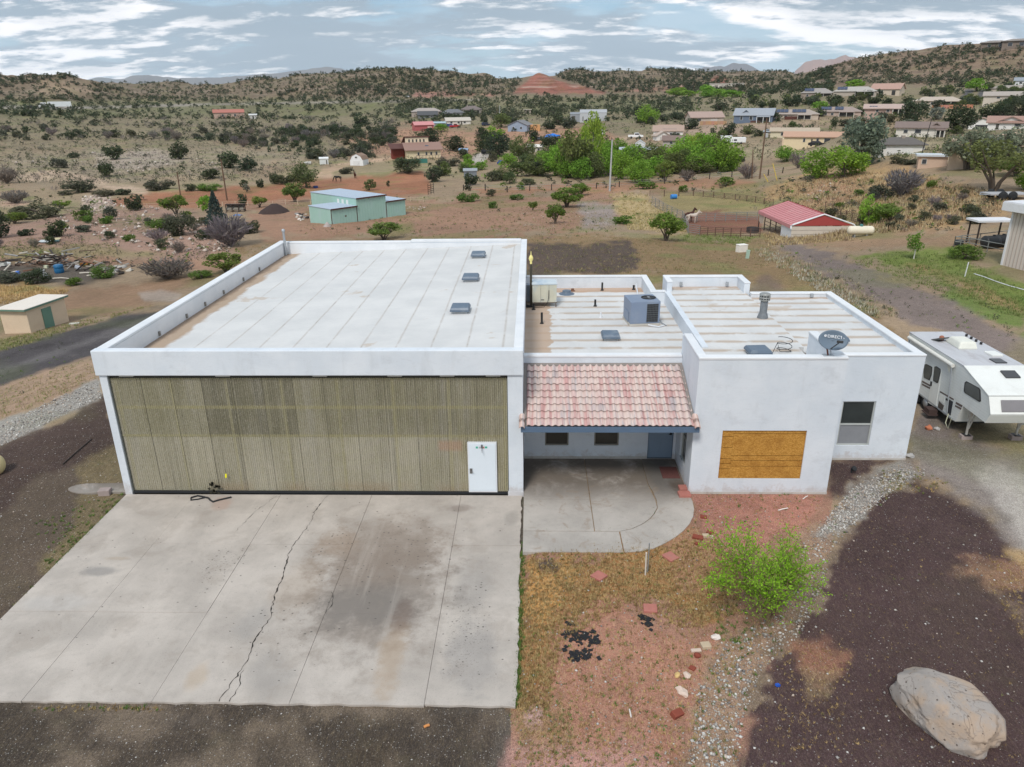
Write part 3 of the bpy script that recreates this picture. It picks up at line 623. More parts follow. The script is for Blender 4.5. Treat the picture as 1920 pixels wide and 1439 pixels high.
# --- hangar shell
m = MB(); m.box(-13, -12.72, .22, 18.06, -.3, 4.9); m.box(-.25, 0, .22, 18.06, -.3, 4.9); m.box(-12.72, -.25, 17.8, 18.06, -.3, 4.86)
m.box(-13, -12.77, 0, .22, -.1, 4.16); m.box(-.46, 0, 0, .22, -.1, 4.16); m.box(-.49, .012, -.02, .2, -.1, .14)
m.obj('hangar_wall', STU, B)
m = MB(); m.box(-13.07, .025, -.07, .235, 4.15, 4.962); m.obj('fascia', STU, B, bevel=.03)
m = MB(); m.box(-13.05, -12.70, .24, 18.08, 4.86, 4.955); m.box(-.27, .025, .24, 18.08, 4.88, 4.965); m.box(-12.69, -6.05, 17.78, 18.08, 4.83, 4.93); m.box(-6.045, -.275, 17.78, 18.08, 4.86, 5.0)
m.obj('parapet', PAR, B, bevel=.025)
m = MB(); m.box(-12.719, -12.70, .24, 17.79, 4.2, 4.86); m.box(-12.70, -.27, 17.781, 17.799, 4.2, 4.83); m.box(-.27, -.251, .24, 17.78, 4.2, 4.88); m.obj('parapet_lining', PAR, B)
dk = MB().box(-12.7, -.27, .235, 17.78, 3.9, 4.05).obj('roof_deck', DECK_H, B)
zx = lambda x: 4.28+(x+12.7)/12.43*.46
e = -12.7
sheets = [-12.02+1.14*k for k in range(11)]+[-.275]
for x1 in sheets:
    mb = MB(); x0 = e-.03 if e > -12.7 else e; lift = .006
    mb.add([(x0, .24, zx(x0)+lift), (x1, .24, zx(x1)), (x1, 17.775, zx(x1)), (x0, 17.775, zx(x0)+lift), (x0, .24, 4.05), (x1, .24, 4.05), (x1, 17.775, 4.05), (x0, 17.775, 4.05)],
           [(0, 1, 2, 3), (0, 4, 5, 1), (1, 5, 6, 2), (2, 6, 7, 3), (3, 7, 4, 0)])
    mb.obj('roof_sheet', DECK_H, dk); e = x1
# --- hangar door of corrugated translucent sheets on a frame
def fibre():
    n = NT('fibreglass_sheet'); p = n.pos(); s = n.sep(p)
    col = n.objcol()
    stv = n.noise(n.mp(p, (3.0, 1, .06)), 1.6, 5, .7); blot = n.noise(n.mp(p, (1, 1, .55)), .55, 5, .65, .3); spk = n.noise(n.mp(p, (1, 1, .6)), 34, 3, .7)
    base = n.mix(n.rng(blot, .35, .65), (.315, .292, .198), (.395, .368, .275))
    base = n.mix(1.0, base, col, 'MULTIPLY')
    st2 = n.noise(n.mp(p, (11, 1, .05)), 1.3, 4, .75); st3 = n.noise(n.mp(p, (1.1, 1, .10)), 1.0, 4, .7)
    base = n.mix(n.math('MULTIPLY', n.rng(st2, .50, .34), .30), base, (.085, .08, .055)); base = n.mix(n.math('MULTIPLY', n.rng(st2, .54, .70), .28), base, (.47, .44, .34)); base = n.mix(n.math('MULTIPLY', n.rng(st3, .52, .70), .35), base, (.42, .40, .36))
    base = n.mix(n.math('MULTIPLY', n.rng(stv, .52, .72), .55), base, (.37, .35, .24))
    base = n.mix(n.math('MULTIPLY', n.rng(stv, .46, .32), .45), base, (.105, .10, .07))
    # the frame members behind show through as paler bands
    band = n.math('MAXIMUM', n.rng(n.math('ABSOLUTE', n.math('SUBTRACT', s[2], 3.045)), .075, .03), n.math('MAXIMUM', n.rng(n.math('ABSOLUTE', n.math('SUBTRACT', s[2], 2.06)), .07, .03), n.rng(s[2], 3.96, 4.0)))
    base = n.mix(n.math('MULTIPLY', band, n.math('ADD', .25, n.math('MULTIPLY', n.noise(p, 1.2, 3), .6))), base, (.37, .335, .17))
    fr = n.math('ABSOLUTE', n.math('SUBTRACT', n.math('FRACT', n.math('DIVIDE', n.math('ADD', s[0], 12.6), 1.72)), .5))
    base = n.mix(n.math('MULTIPLY', n.rng(fr, .46, .487), .42), base, (.36, .33, .18))
    base = n.mix(n.math('MULTIPLY', n.math('MULTIPLY', n.rng(s[2], .55, .15), n.rng(n.noise(p, .5, 4), .45, .6)), .5), base, (.33, .245, .16))
    gv = n.math('SINE', n.math('MULTIPLY', n.sep(n.co('Object'))[0], 2*math.pi/.0656)); base = n.mix(n.math('MULTIPLY', n.rng(gv, .2, .9), .38), base, (.10, .095, .065))      # shading of the corrugation painted in as dark stripes at its pitch
    patch = n.math('MULTIPLY', n.math('MULTIPLY', n.rng(n.math('ABSOLUTE', n.math('ADD', s[0], 2.3)), .45, .3), n.rng(n.math('ABSOLUTE', n.math('SUBTRACT', s[2], 1.72)), .24, .1)), .6)
    base = n.mix(patch, base, (.40, .25, .17))
    base = n.mix(n.math('MULTIPLY', n.rng(spk, .54, .66), .45), base, (.50, .47, .43)); base = n.mix(n.math('MULTIPLY', n.rng(spk, .44, .34), .5), base, (.06, .058, .04))
    return n.done(base, .55, 0, .35)
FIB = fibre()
DOOR = empty('hangar_door', (-6.6, .1, 0)); DOOR.parent = B; KIDS.setdefault(B.name, []).append(DOOR)
off = Vector((6.6, -.1, 0))
def dobj(mb, name, mat, **k): return mb.obj(name, mat, DOOR, loc=off, **k)
cw = 12.26/13
def corr(w, h, name):
    pit = .0656; nseg = int(round(w/pit))*6; xs = np.linspace(0, w, nseg+1); V = []
    for z in (0, h):
        for x in xs: V.append((x, -.014*math.sin(2*math.pi*x/pit), z))
    k = nseg+1; F = [(i, i+1, k+i+1, k+i) for i in range(nseg)]
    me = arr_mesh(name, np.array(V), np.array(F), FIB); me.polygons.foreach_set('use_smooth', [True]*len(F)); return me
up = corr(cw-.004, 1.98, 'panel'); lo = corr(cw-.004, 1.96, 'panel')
shade = {0: .86, 1: .84, 2: .80, 3: .54, 4: .56, 5: .58, 6: .78, 7: .70, 8: .70, 9: .72, 10: .70, 11: .70, 12: .72}
for k in range(13):
    x = -12.74+k*cw
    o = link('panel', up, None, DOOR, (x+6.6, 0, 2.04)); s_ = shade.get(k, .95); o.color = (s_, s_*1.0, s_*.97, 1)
    hole = k in (11, 12) 
    if not hole:
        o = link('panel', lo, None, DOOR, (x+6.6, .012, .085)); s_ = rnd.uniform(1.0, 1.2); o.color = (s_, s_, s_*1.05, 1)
# lower sheets either side of the walk door, and over it
xa = -12.74+11*cw
for (x0, x1, z0, z1) in ((xa, -1.765, .085, 2.045), (-.825, -.49, .085, 2.045), (-1.76, -.83, 1.87, 2.045)):
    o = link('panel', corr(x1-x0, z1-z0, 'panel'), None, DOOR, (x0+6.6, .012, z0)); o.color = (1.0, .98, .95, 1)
dobj(MB().box(-12.75, -.47, .06, .2, 0, .075).box(-12.75, -.47, .045, .06, .02, .085), 'bottom_seal', RUBBER)
dobj(MB().box(-12.765, -.465, .19, .25, .08, 4.15), 'backing', DARK)
dobj(MB().box(-12.765, -12.735, .05, .2, 0, 4.14).box(-.485, -.465, .05, .2, 0, 4.14), 'edge_frame', M('edge_steel', (.12, .13, .12), .6))
for x in (-12.2, -9.2, -6.2, -3.9, -2.3, -.9): dobj(MB().box(x-.22, x+.22, .06, .15, 4.075, 4.14), 'hinge', M('hinge_paint', (.5, .5, .47), .6))
pass
dobj(MB().box(-12.7, -.5, .10, .18, 4.03, 4.075), 'head_rail', M('head_dark', (.06, .06, .05), .7))
wd = MB().box(-1.755, -.835, .03, .16, .10, 1.865); wd = dobj(wd, 'door_frame', WHITE)
dobj(MB().box(-1.715, -.875, .012, .028, .15, 1.835), 'walk_door', M('door_white', (.70, .77, .84), .45, .04, 2), bevel=.006)
hn = MB().box(-1.70, -1.62, -.012, .01, .80, .97); hn.tube([(-1.66, -.02, .88), (-1.66, -.06, .88), (-1.58, -.065, .88)], .012, 6); dobj(hn, 'handle', M('handle_steel', (.25, .25, .25), .35, metal=.8))
cl = MB().box(-1.32, -1.27, -.03, .01, 1.70, 1.81); cl.tube([(-1.3, -.03, 1.74), (-1.28, -.16, 1.66), (-1.29, -.02, 1.55)], .01, 5); dobj(cl, 'door_closer', M('closer_metal', (.16, .16, .17), .5, metal=.4))
st = MB().lathe([(.045, 0), (.045, .006)], n=14)
dobj(MB().cbox((-1.455, .008, 1.71), (.065, .006, .065)), 'sticker', M('sticker_green', (.05, .42, .30), .5)); dobj(MB().cbox((-1.36, .008, 1.71), (.07, .006, .055)), 'sticker', M('sticker_grey', (.45, .46, .47), .5))
dobj(MB().cbox((-1.24, .008, 1.71), (.05, .006, .06)), 'sticker', M('sticker_red', (.5, .22, .18), .5)); dobj(MB().cbox((-1.165, .008, 1.715), (.075, .006, .06)), 'sticker', M('sticker_green', (.05, .42, .30), .5))
tg = MB().cbox((-9.58, -.01, .69), (.05, .02, .14), ry=.15); dobj(tg, 'yellow_tag', M('yellow_tag', (.85, .80, .02), .5))
sp = MB()
for i in range(16): sp.cbox((-10.02+rnd.gauss(0, .09), .0, .24+rnd.gauss(0, .1)), (rnd.uniform(.04, .10), .008, rnd.uniform(.05, .14)), ry=rnd.uniform(-1, 1))
dobj(sp, 'oil_splash', M('oil_stain', (.035, .033, .022), .7))

# --- house walls
HW = MB()
w1, w2, dr = (.73, 1.55, .62, 1.62), (2.44, 3.29, .62, 1.62), (4.30, 5.17, .12, 2.05)
openwall(HW, 'x', 0.0, 5.268, -.1, 3.86, 2.39, 2.62, [w1, w2, dr])
osb = (6.17, 8.75, .625, 2.31)
openwall(HW, 'x', 5.27, 9.64, -.1, 4.62, 0, .25, [osb])
openwall(HW, 'y', .25, 2.385, -.1, 4.62, 5.27, 5.5, [(.84, 1.72, .60, 1.95)]); HW.box(5.27, 5.5, 2.385, 2.62, 3.3, 4.60)
HW.box(9.39, 9.64, .25, 2.6, -.1, 4.62)
rw = (10.77, 11.88, .64, 2.29)
openwall(HW, 'x', 9.641, 13.22, -.1, 3.88, 2.39, 2.62, [rw])
HW.box(12.95, 13.22, 2.62, 10.78, -.3, 3.88); HW.box(9.72, 12.95, 10.53, 10.78, -.3, 3.88)
HW.box(0.0, 5.5, 13.95, 14.2, -.3, 3.86); HW.box(5.5, 5.75, 11.3, 14.2, -.3, 3.86); HW.box(5.5, 6.2, 11.05, 11.3, -.3, 3.86)
HW.box(6.2, 9.72, 11.95, 12.2, -.3, 4.30); HW.box(6.2, 6.42, 11.05, 11.95, -.3, 4.30); HW.box(9.48, 9.72, 10.78, 11.95, -.3, 4.30)
HW.box(6.12, 6.34, 3.4, 11.05, 3.2, 3.90); HW.box(5.5, 6.34, 2.62, 3.4, 3.2, 3.86)
HW.obj('house_wall', STU, B)
ft = MB().box(5.285, 9.625, .006, .2, -.1, .17).box(5.285, 5.45, .2, 2.3, -.1, .16)
MB().box(5.262, 9.648, -.012, .0, -.1, .165).box(9.648, 13.228, 2.376, 2.39, -.1, .16).box(.02, 4.28, 2.374, 2.39, -.1, .20).obj('footing', M('footing_grey', (.50, .48, .45), .9, .2, 4, dirt=.5, dcol=(.3, .2, .16)), B)
cp = MB()
for bx in ((-.0, 5.26, 2.37, 2.64, 3.86, 3.96), (5.25, 9.66, -.02, .27, 4.62, 4.71), (5.25, 5.52, .27, 2.40, 4.62, 4.705), (9.37, 9.66, .27, 2.62, 4.62, 4.705), (9.66, 13.24, 2.37, 2.64, 3.88, 3.96),
           (12.93, 13.24, 2.64, 10.8, 3.88, 3.955), (9.73, 12.93, 10.51, 10.8, 3.88, 3.955), (0.03, 5.48, 13.93, 14.22, 3.86, 3.93), (5.48, 5.77, 11.32, 14.22, 3.86, 3.93), (5.48, 6.18, 11.03, 11.32, 3.86, 3.92),
           (6.18, 9.74, 11.93, 12.22, 4.30, 4.38), (9.46, 9.74, 10.76, 11.93, 4.30, 4.37), (6.18, 6.44, 11.03, 11.93, 4.30, 4.37)): cp.box(*bx)
cp.obj('coping', PAR, B, bevel=.025)
# --- house decks laid in strips
def strips(name, x0, x1, ys, z0, zf, zs=None):
    d = MB().box(x0, x1, ys[0], ys[-1], z0-.3, z0-.12).obj(name, DECK_A, B)
    for a, b in zip(ys[:-1], ys[1:]):
        q = MB(); c = min(b+.03, ys[-1])
        q.add([(x0, a, zf(x0)), (x1, a, zf(x1)), (x1, c, zf(x1)+.007), (x0, c, zf(x0)+.007), (x0, a, z0-.12), (x1, a, z0-.12), (x1, c, z0-.12), (x0, c, z0-.12)],
              [(0, 1, 2, 3), (0, 4, 5, 1), (1, 5, 6, 2), (2, 6, 7, 3), (3, 7, 4, 0)]); q.obj('roof_sheet', DECK_A, d)
    return d
ysA = [2.62]+[2.15+.93*k for k in range(1, 13)]+[13.95]
strips('roof_deck', 0.0, 6.12, ysA, 3.35, lambda x: 3.33+.02*x/6)
strips('roof_deck', 6.34, 9.58, [3.38]+[2.15+.93*k for k in range(2, 11)]+[11.95], 3.9, lambda x: 3.885)
strips('roof_deck', 5.5, 9.39, [.25, 1.5, 2.6, 3.38], 3.86, lambda x: 3.87)
strips('roof_deck', 9.58, 12.95, [2.62]+[2.15+.93*k for k in range(1, 9)]+[10.53], 3.75, lambda x: 3.80-.0*(x-9.6)-.12*(1 if x < 9.6 else 1)*.5)
# --- windows and doors
def window(hole, y, name='window', rail=None, fm=TAN, gm_=None, axis='x', x=None, flip=1):
    a, b, c, d = hole; t = .045
    def bx(mb, p0, p1, q0, q1, r0, r1): return mb.box(p0, p1, q0, q1, r0, r1) if axis == 'x' else mb.box(q0, q1, p0, p1, r0, r1)
    f = MB(); bx(f, a, a+t, y+.03, y+.12, c, d); bx(f, b-t, b, y+.03, y+.12, c, d); bx(f, a+t, b-t, y+.03, y+.12, c, c+t); bx(f, a+t, b-t, y+.03, y+.12, d-t, d)
    if rail: bx(f, a+t, b-t, y+.035, y+.11, rail-.03, rail+.03)
    fo = f.obj(name, fm, B)
    for (r0, r1, gg) in ([(c+t, d-t, gm_)] if not rail else [(c+t, rail-.03, gm_[0]), (rail+.03, d-t, gm_[1])]):
        p = MB(); bx(p, a+t, b-t, y+.07, y+.09, r0, r1); p.obj('pane', gg, fo)
    return fo
GLS = glass('window_glass', (.045, .042, .036), .12)
def screen():
    n = NT('window_screen'); p = n.pos(); return n.done(n.mix(n.noise(p, 2.5, 5, .65), (.20, .21, .23), (.30, .31, .33)), .5, 0, .4)
SCR = screen()
window(w1, 2.40, gm_=GLS); window(w2, 2.40, gm_=GLS)
window(rw, 2.40, rail=1.42, gm_=(SCR, glass('dark_glass', (.035, .042, .042), .06)), fm=M('cream_frame', lin(178, 182, 180), .6, .1))
fo = MB(); y0, y1, z0, z1 = .84, 1.72, .60, 1.95
for q in ((5.33, 5.42, y0, y0+.04, z0, z1), (5.33, 5.42, y1-.04, y1, z0, z1), (5.33, 5.42, y0+.04, y1-.04, z0, z0+.04), (5.33, 5.42, y0+.04, y1-.04, z1-.04, z1), (5.34, 5.40, y0+.04, y1-.04, 1.36, 1.40)): fo.box(*q)
fo = fo.obj('window', M('cream_frame', (.5, .5, .5)), B); MB().box(5.37, 5.385, y0+.04, y1-.04, z0+.04, 1.36).obj('pane', GLS, fo); MB().box(5.37, 5.385, y0+.04, y1-.04, 1.40, z1-.04).obj('pane', GLS, fo)
DBL = M('door_blue', lin(128, 146, 166), .55, .08, 2)
ed = MB().box(4.32, 5.15, 2.44, 2.50, .13, 2.03).obj('front_door', DBL, B, bevel=.005)
for i in range(2):
    for z0, z1 in ((.25, .85), (.98, 1.62), (1.72, 1.95)): MB().box(4.40+.36*i, 4.69+.36*i, 2.43, 2.438, z0, z1).obj('panel', DBL, ed, bevel=.003)
MB().box(5.05, 5.11, 2.40, 2.438, 1.02, 1.10).tube([(5.08, 2.40, 1.06), (5.0, 2.37, 1.06)], .015, 6).box(5.04, 5.10, 2.41, 2.438, 1.2, 1.26).obj('handle', M('lock_black', (.02, .02, .02), .5), ed)
MB().box(4.30, 4.32, 2.42, 2.55, .12, 2.05).box(5.15, 5.17, 2.42, 2.55, .12, 2.05).box(4.32, 5.15, 2.42, 2.55, 2.03, 2.05).obj('door_frame', BLUE, B)
MB().box(4.30, 5.17, 2.40, 2.6, .10, .13).obj('threshold', M('threshold_dark', (.05, .045, .04), .7), B)
# boarded-up window: sheets of strand board
def osbm():
    n = NT('strand_board'); p = n.pos(); v = n.N('ShaderNodeTexVoronoi'); n.l.new(n.mp(p, (1, 1, 1.6)), v.inputs[0]); v.inputs['Scale'].default_value = 32
    c = n.mix(n.sep(v.outputs['Color'])[0], (.36, .165, .026), (.60, .33, .08))
    c = n.mix(n.math('MULTIPLY', n.rng(n.noise(p, 1.4, 5, .65), .42, .68), .6), c, (.27, .115, .02)); return n.done(c, .75, 0, .25)
OSB = osbm(); bd = empty('window_boarding', (6.17, .04, .625)); bd.parent = B
zs_ = [.0, .30, .56, .84, 1.20, 1.54, 1.685]
ws = [(0, .36), (.36, 2.58)]
MB().box(-.0, 2.58, .05, .12, 0, 1.685).obj('backing', DARK, bd)
for (x0, x1), zz_ in ((ws[0], [0, .34, .52, .70, 1.08, 1.46, 1.685]), (ws[1], [0, .43, .63, .80, 1.56, 1.685])):
    for a_, b_ in zip(zz_[:-1], zz_[1:]): MB().box(x0+.002, x1-.002, .0, .045, a_+.010, b_-.008).obj('board', OSB, bd)
# --- tiled porch roof
PR = empty('porch_roof', (0, 2.39, 3.62)); PR.parent = B; KIDS.setdefault(B.name, []).append(PR)
ang = math.atan2(3.62-2.60, 2.39+.36)
def tilem():
    n = NT('roof_tile_glaze'); u = n.sep(n.co('Object')); r = n.objrnd(); p = n.pos()
    a = n.noise(n.mp(p, (9, .35, .35)), 1.0, 3, .7, .2)
    c = n.mix(n.rng(a, .40, .60), n.objcol(), (.66, .54, .49)); b = n.noise(n.mp(p, (13, .5, .5), (5, 3, 1)), 1.0, 3, .7)
    c = n.mix(n.math('MULTIPLY', n.rng(b, .54, .66), .65), c, (.40, .40, .42)); c = n.mix(n.math('MULTIPLY', n.rng(n.noise(p, 2.2, 5, .7), .55, .8), .22), c, (.27, .22, .20)); n.bump(n.noise(p, 40, 3), .2, .004)
    return n.done(c, .8, 0, .25)
TIL = tilem()
tw, tl = 5.0/24.5, .34
def tile_mesh():
    xs = np.linspace(0, tw, 9); V = []; F = []
    prof = [.034*math.sin(math.pi*min(x/(tw*.58), 1)) if x < tw*.58 else -.018*math.sin(math.pi*(x-tw*.58)/(tw*.42)) for x in xs]
    for t, (yy, zz_) in enumerate(((0, .028), (-tl, .0), (-tl, -.016), (0, .0))):
        for x, h in zip(xs, prof): V.append((x, yy, h+[.0, .034, .016, -.016][t]))
    k = len(xs)
    for t in range(3):
        for i in range(k-1): F.append((t*k+i, (t+1)*k+i, (t+1)*k+i+1, t*k+i+1))
    me = bpy.data.meshes.new('roof_tile'); me.from_pydata(V, [], F); me.materials.append(TIL); me.update(); return me
tme = tile_mesh(); pal = [(.50, .27, .26), (.55, .32, .30), (.62, .42, .40), (.66, .54, .50), (.60, .48, .45), (.42, .41, .425), (.52, .28, .265), (.62, .44, .42)]
rows = 9; pitch_l = 2.86/rows
for r_ in range(rows):
    for c_i in range(25):
        s_ = .08+pitch_l*r_
        if r_ == 0 and False: continue
        y = -s_*math.cos(ang); z = -s_*math.sin(ang)
        x = .12+c_i*tw
        if x+tw > 5.25: continue
        o = link('roof_tile', tme, None, PR, (x, y, z+.03+rnd.uniform(0, .004)), (ang-.04, 0, rnd.uniform(-.008, .008))); q = pal[rnd.randrange(8)]; f_ = rnd.uniform(.92, 1.06); q = tuple(v*.62+.38*w_ for v, w_ in zip(q, (.55, .36, .34))); o.color = (q[0]*f_, q[1]*f_, q[2]*f_, 1)
for x0 in (-.07, 5.24):
    for k in range(2):
        o = MB(); L_ = .36
        pr = [(math.cos(t)*.09, math.sin(t)*.09) for t in np.linspace(0, math.pi, 8)]+[(math.cos(t)*.07, math.sin(t)*.07) for t in np.linspace(math.pi, 0, 8)]
        o.extr(pr, 'y', -L_, 0); s_ = 2.50+k*.22
        oo = o.obj('roof_tile', TIL, PR, loc=(x0+.04, -s_*math.cos(ang), -s_*math.sin(ang)+.055-.0*k), rot=(ang, 0, 0)); oo.color = (.56, .38, .33, 1)
sl_ = MB(); ca, sa = math.cos(ang), math.sin(ang)
sl_.extr([(0, -.02), (0, -.17), (-2.72, -.17-1.01), (-2.72, -.02-1.01)], 'x', .0, 5.262).obj('roof_board', M('grey_felt', (.22, .20, .19), .9, .15, 3), PR)
MB().extr([(0, .06), (-.12, .015), (-.12, -.02), (0, -.02)], 'x', .0, 5.262).extr([(-.12, .03), (-.12, -.025), (-2.45, -.91), (-2.45, -.85)], 'x', .0, .11).extr([(-.12, .03), (-.12, -.025), (-2.45, -.91), (-2.45, -.85)], 'x', 5.16, 5.262).obj('flashing', M('mortar_grey', (.24, .215, .20), .9, .2, 5), PR)
MB().box(-.06, 5.36, -2.79, -2.725, -1.20, -1.02).obj('fascia_board', BLUE, PR, bevel=.006)
# back porch tiles behind the middle roof
bk = MB()
for k in range(7): bk.tube([(5.85+k*.09, 11.5, 3.75), (5.85+k*.09, 13.6, 3.2)], .05, 6)
ob = bk.obj('back_porch_roof', TIL, B); ob.color = (.58, .40, .36, 1)
# --- roof lights (lids on kerbs)
def skylight(cx, cy, z, w, d, rz=0, tilt=0):
    k = MB().box(-w/2+.08, w/2-.08, -d/2+.09, d/2-.09, -.2, .16).obj('skylight', M('curb_metal', (.40, .42, .44), .6, .2, 4, dirt=.4), B, loc=(cx, cy, z), rot=(tilt, 0, rz))
    MB().prism([(-w/2, -d/2), (w/2, -d/2), (w/2, d/2), (-w/2, d/2)], .16, .245, [(-w/2+.05, -d/2+.06), (w/2-.05, -d/2+.06), (w/2-.05, d/2-.06), (-w/2+.05, d/2-.06)]).box(-w/2, w/2, -d/2, d/2, .10, .16).obj('lid', SKYL, k, bevel=.012)
for cy in (14.95, 10.1, 5.2): skylight(-2.33, cy, zx(-2.3), .70, .80)
skylight(3.26, 6.05, 3.35, .68, .75); skylight(7.8, 2.62, 3.88, .74, .72, .06); skylight(11.15, 4.5, 3.72, .60, .72)
# --- flue and small pipes
fl = MB().lathe([(.21, 0), (.205, .05), (.15, .20), (.14, .26), (.14, .66)], n=20).obj('flue', M('flue_metal', (.22, .24, .26), .5, .3, 6, metal=.4, dirt=.5, dcol=(.05, .05, .06)), B, loc=(9.2, 6.95, 3.88))
fc = MB().lathe([(.19, .72), (.205, .72), (.205, .75), (.19, .75)], n=20).lathe([(.205, .81), (.205, .85), (.19, .85), (.19, .81)], n=20).lathe([(.205, .92), (.205, .96), (.16, .99), (.05, 1.0)], n=20).lathe([(.12, .66), (.12, .95)], n=14)
for k in range(12): a_ = k*math.pi/6; fc.cbox((.195*math.cos(a_), .195*math.sin(a_), .84), (.03, .015, .25), rz=a_+math.pi/2)
fc.obj('cap', M('cap_metal', (.33, .34, .33), .5, .2, 5, metal=.4), fl)
PB = M('black_pipe', (.02, .021, .022), .6)
for x, y, z, h, r_, mt in ((.68, 8.1, 3.33, .47, .045, PB), (.35, 10.2, 3.33, .27, .05, PB), (3.05, 10.7, 3.34, .30, .045, PB), (3.14, 8.9, 3.34, .22, .035, WHITE), (3.6, 13.5, 3.34, .38, .045, PB), (2.2, 13.4, 3.34, .12, .07, M('rust_pipe', (.16, .08, .05), .8)), (5.1, 13.6, 3.34, .22, .05, PB), (1.9, 12.9, 3.34, .16, .2, SKYL)):
    MB().lathe([(r_*1.9, 0), (r_*1.6, .03), (r_, .06), (r_, h)], n=10).obj('vent_pipe', mt, B, loc=(x, y, z))
for x in (6.95, 9.0): MB().box(-.06, .06, -.05, .05, 0, .16).obj('scupper_box', GREYM, B, loc=(x, 11.8, 3.98))
MB().box(-.06, .06, -.05, .05, 0, .14).obj('scupper_box', GREYM, B, loc=(12.3, 10.43, 3.80))
MB().tube([(-12.62, 17.5, 4.2), (-12.62, 17.5, 5.5)], .06, 10).lathe([(.08, 5.5), (.09, 5.53), (.09, 5.62), (.03, 5.66)], (-12.62, 17.5, 0), 10).obj('vent_pipe', GREYM, B)
dg = MB()
for y in (3.4, 5.6, 7.3, 9.2, 11.5, 13.6): dg.box(-12.70, -12.64, y-.04, y+.04, 4.34, 4.50)
dg.obj('scupper_box', M('drain_metal', (.25, .24, .22), .6), B)
# ================================================================== concrete
def concrete(name, tone, stainf):
    n = NT(name); p = n.pos(); s = n.sep(p)
    a = n.noise(p, .55, 6, .62, .2); b = n.noise(p, 3.2, 5, .7); c3 = n.noise(p, 40, 3, .6)
    c = n.mix(n.rng(a, .32, .70), tuple(t*.82 for t in tone), tuple(t*1.10 for t in tone))
    c = n.mix(n.math('MULTIPLY', n.rng(b, .52, .74), .22), c, (.22, .205, .19)); c = n.mix(n.math('MULTIPLY', n.rng(c3, .56, .7), .2), c, (.50, .48, .46))
    c = n.mix(n.math('MULTIPLY', n.rng(c3, .42, .30), .35), c, (.12, .115, .11))
    c = stainf(n, c, p, s); n.bump(n.math('ADD', c3, n.math('MULTIPLY', b, .5)), .18, .01); return n.done(c, .9, 0, .2)
def blob(n, s, x, y, rx, ry, p, wob=.5, sc=1.6):
    dx = n.math('DIVIDE', n.math('SUBTRACT', s[0], x), rx); dy = n.math('DIVIDE', n.math('SUBTRACT', s[1], y), ry)
    r = n.math('SQRT', n.math('ADD', n.math('MULTIPLY', dx, dx), n.math('MULTIPLY', dy, dy)))
    return n.rng(n.math('ADD', r, n.math('MULTIPLY', n.math('SUBTRACT', n.noise(p, sc, 5, .7), .5), 2*wob)), 1.0, .35)
def c3n(n, p): return n.noise(p, 22, 3, .6)
def drive_stains(n, c, p, s):
    for (x, y, rx, ry, amt, col) in ((-3.8, -4.9, 2.6, 3.4, .74, (.215, .180, .152)), (-4.0, -3.0, 2.6, 2.4, .58, (.235, .185, .148)), (-3.9, -5.6, 1.7, 1.2, .42, (.13, .125, .12)), (-5.3, -2.8, .8, .9, .38, (.34, .25, .18)), (-5.9, -4.8, .9, 1.6, .30, (.34, .26, .19)),
                                  (-2.95, -7.4, .45, 1.7, .55, (.38, .285, .20)), (-2.95, -5.9, .35, .9, .5, (.16, .115, .095)), (-5.6, -8.0, .8, 1.0, .26, (.2, .2, .2)), (-1.1, -7.3, .8, 1.7, .38, (.18, .18, .185)), (-1.3, -4.7, .7, 1.4, .25, (.2, .2, .2)),
                                  (-11.6, -4.2, .75, .28, .55, (.19, .19, .19)), (-12.0, -5.6, 1.2, .5, .3, (.52, .51, .50)), (-11.4, -3.6, .5, .12, .4, (.38, .30, .22)), (-9.6, -.6, .45, .5, .45, (.42, .27, .21)), (-7.2, -8.1, .3, .6, .35, (.45, .33, .21)), (-2.0, -.8, .5, .3, .45, (.16, .12, .1)), (-.35, -1.4, .3, .5, .3, (.2, .19, .17)), (-6.6, -6.2, .5, .9, .3, (.23, .23, .23))):
        c = n.mix(n.math('MULTIPLY', blob(n, s, x, y, rx, ry, p, .75), amt), c, col)
    # spatter of oil and paint flecks, thick in two places
    sp = n.noise(n.mp(p, (1, 1.6, 1)), 15, 4, .7)
    z1 = n.math('MAXIMUM', blob(n, s, -8.35, -3.9, .9, 1.3, p, .6), n.math('MAXIMUM', blob(n, s, -1.3, -6.6, .9, 2.4, p, .6), n.math('MAXIMUM', n.math('MULTIPLY', blob(n, s, -4.0, -3.4, 2.4, 2.8, p, .6), .75), n.math('MULTIPLY', blob(n, s, -6, -6.4, 1.6, 2.2, p), .6))))
    c = n.mix(n.math('MULTIPLY', n.rng(sp, n.math('SUBTRACT', .70, n.math('MULTIPLY', z1, .11)), n.math('SUBTRACT', .74, n.math('MULTIPLY', z1, .10))), .7), c, (.055, .052, .05))
    vs = n.N('ShaderNodeTexVoronoi'); n.l.new(n.mp(p, (1, 1.5, 1)), vs.inputs[0]); vs.inputs['Scale'].default_value = 7.5; vc = n.sep(vs.outputs['Color'])
    fleck = n.math('MULTIPLY', n.rng(n.math('ADD', vs.outputs['Distance'], n.math('MULTIPLY', n.math('SUBTRACT', c3n(n, p), .5), .5)), .24, .14), n.math('LESS_THAN', vc[0], n.math('ADD', .03, n.math('MULTIPLY', z1, .42)))); c = n.mix(n.math('MULTIPLY', fleck, .8), c, (.07, .065, .062))
    # long pale wash lines running down the slope
    wl = n.noise(n.mp(p, (2.2, .16, 1)), 1.2, 4, .6); c = n.mix(n.math('MULTIPLY', n.rng(wl, .52, .72), .22), c, (.57, .52, .47)); bt = n.noise(p, .9, 6, .68, .5); c = n.mix(n.math('MULTIPLY', n.rng(bt, .50, .66), .30), c, (.30, .255, .215)); return c
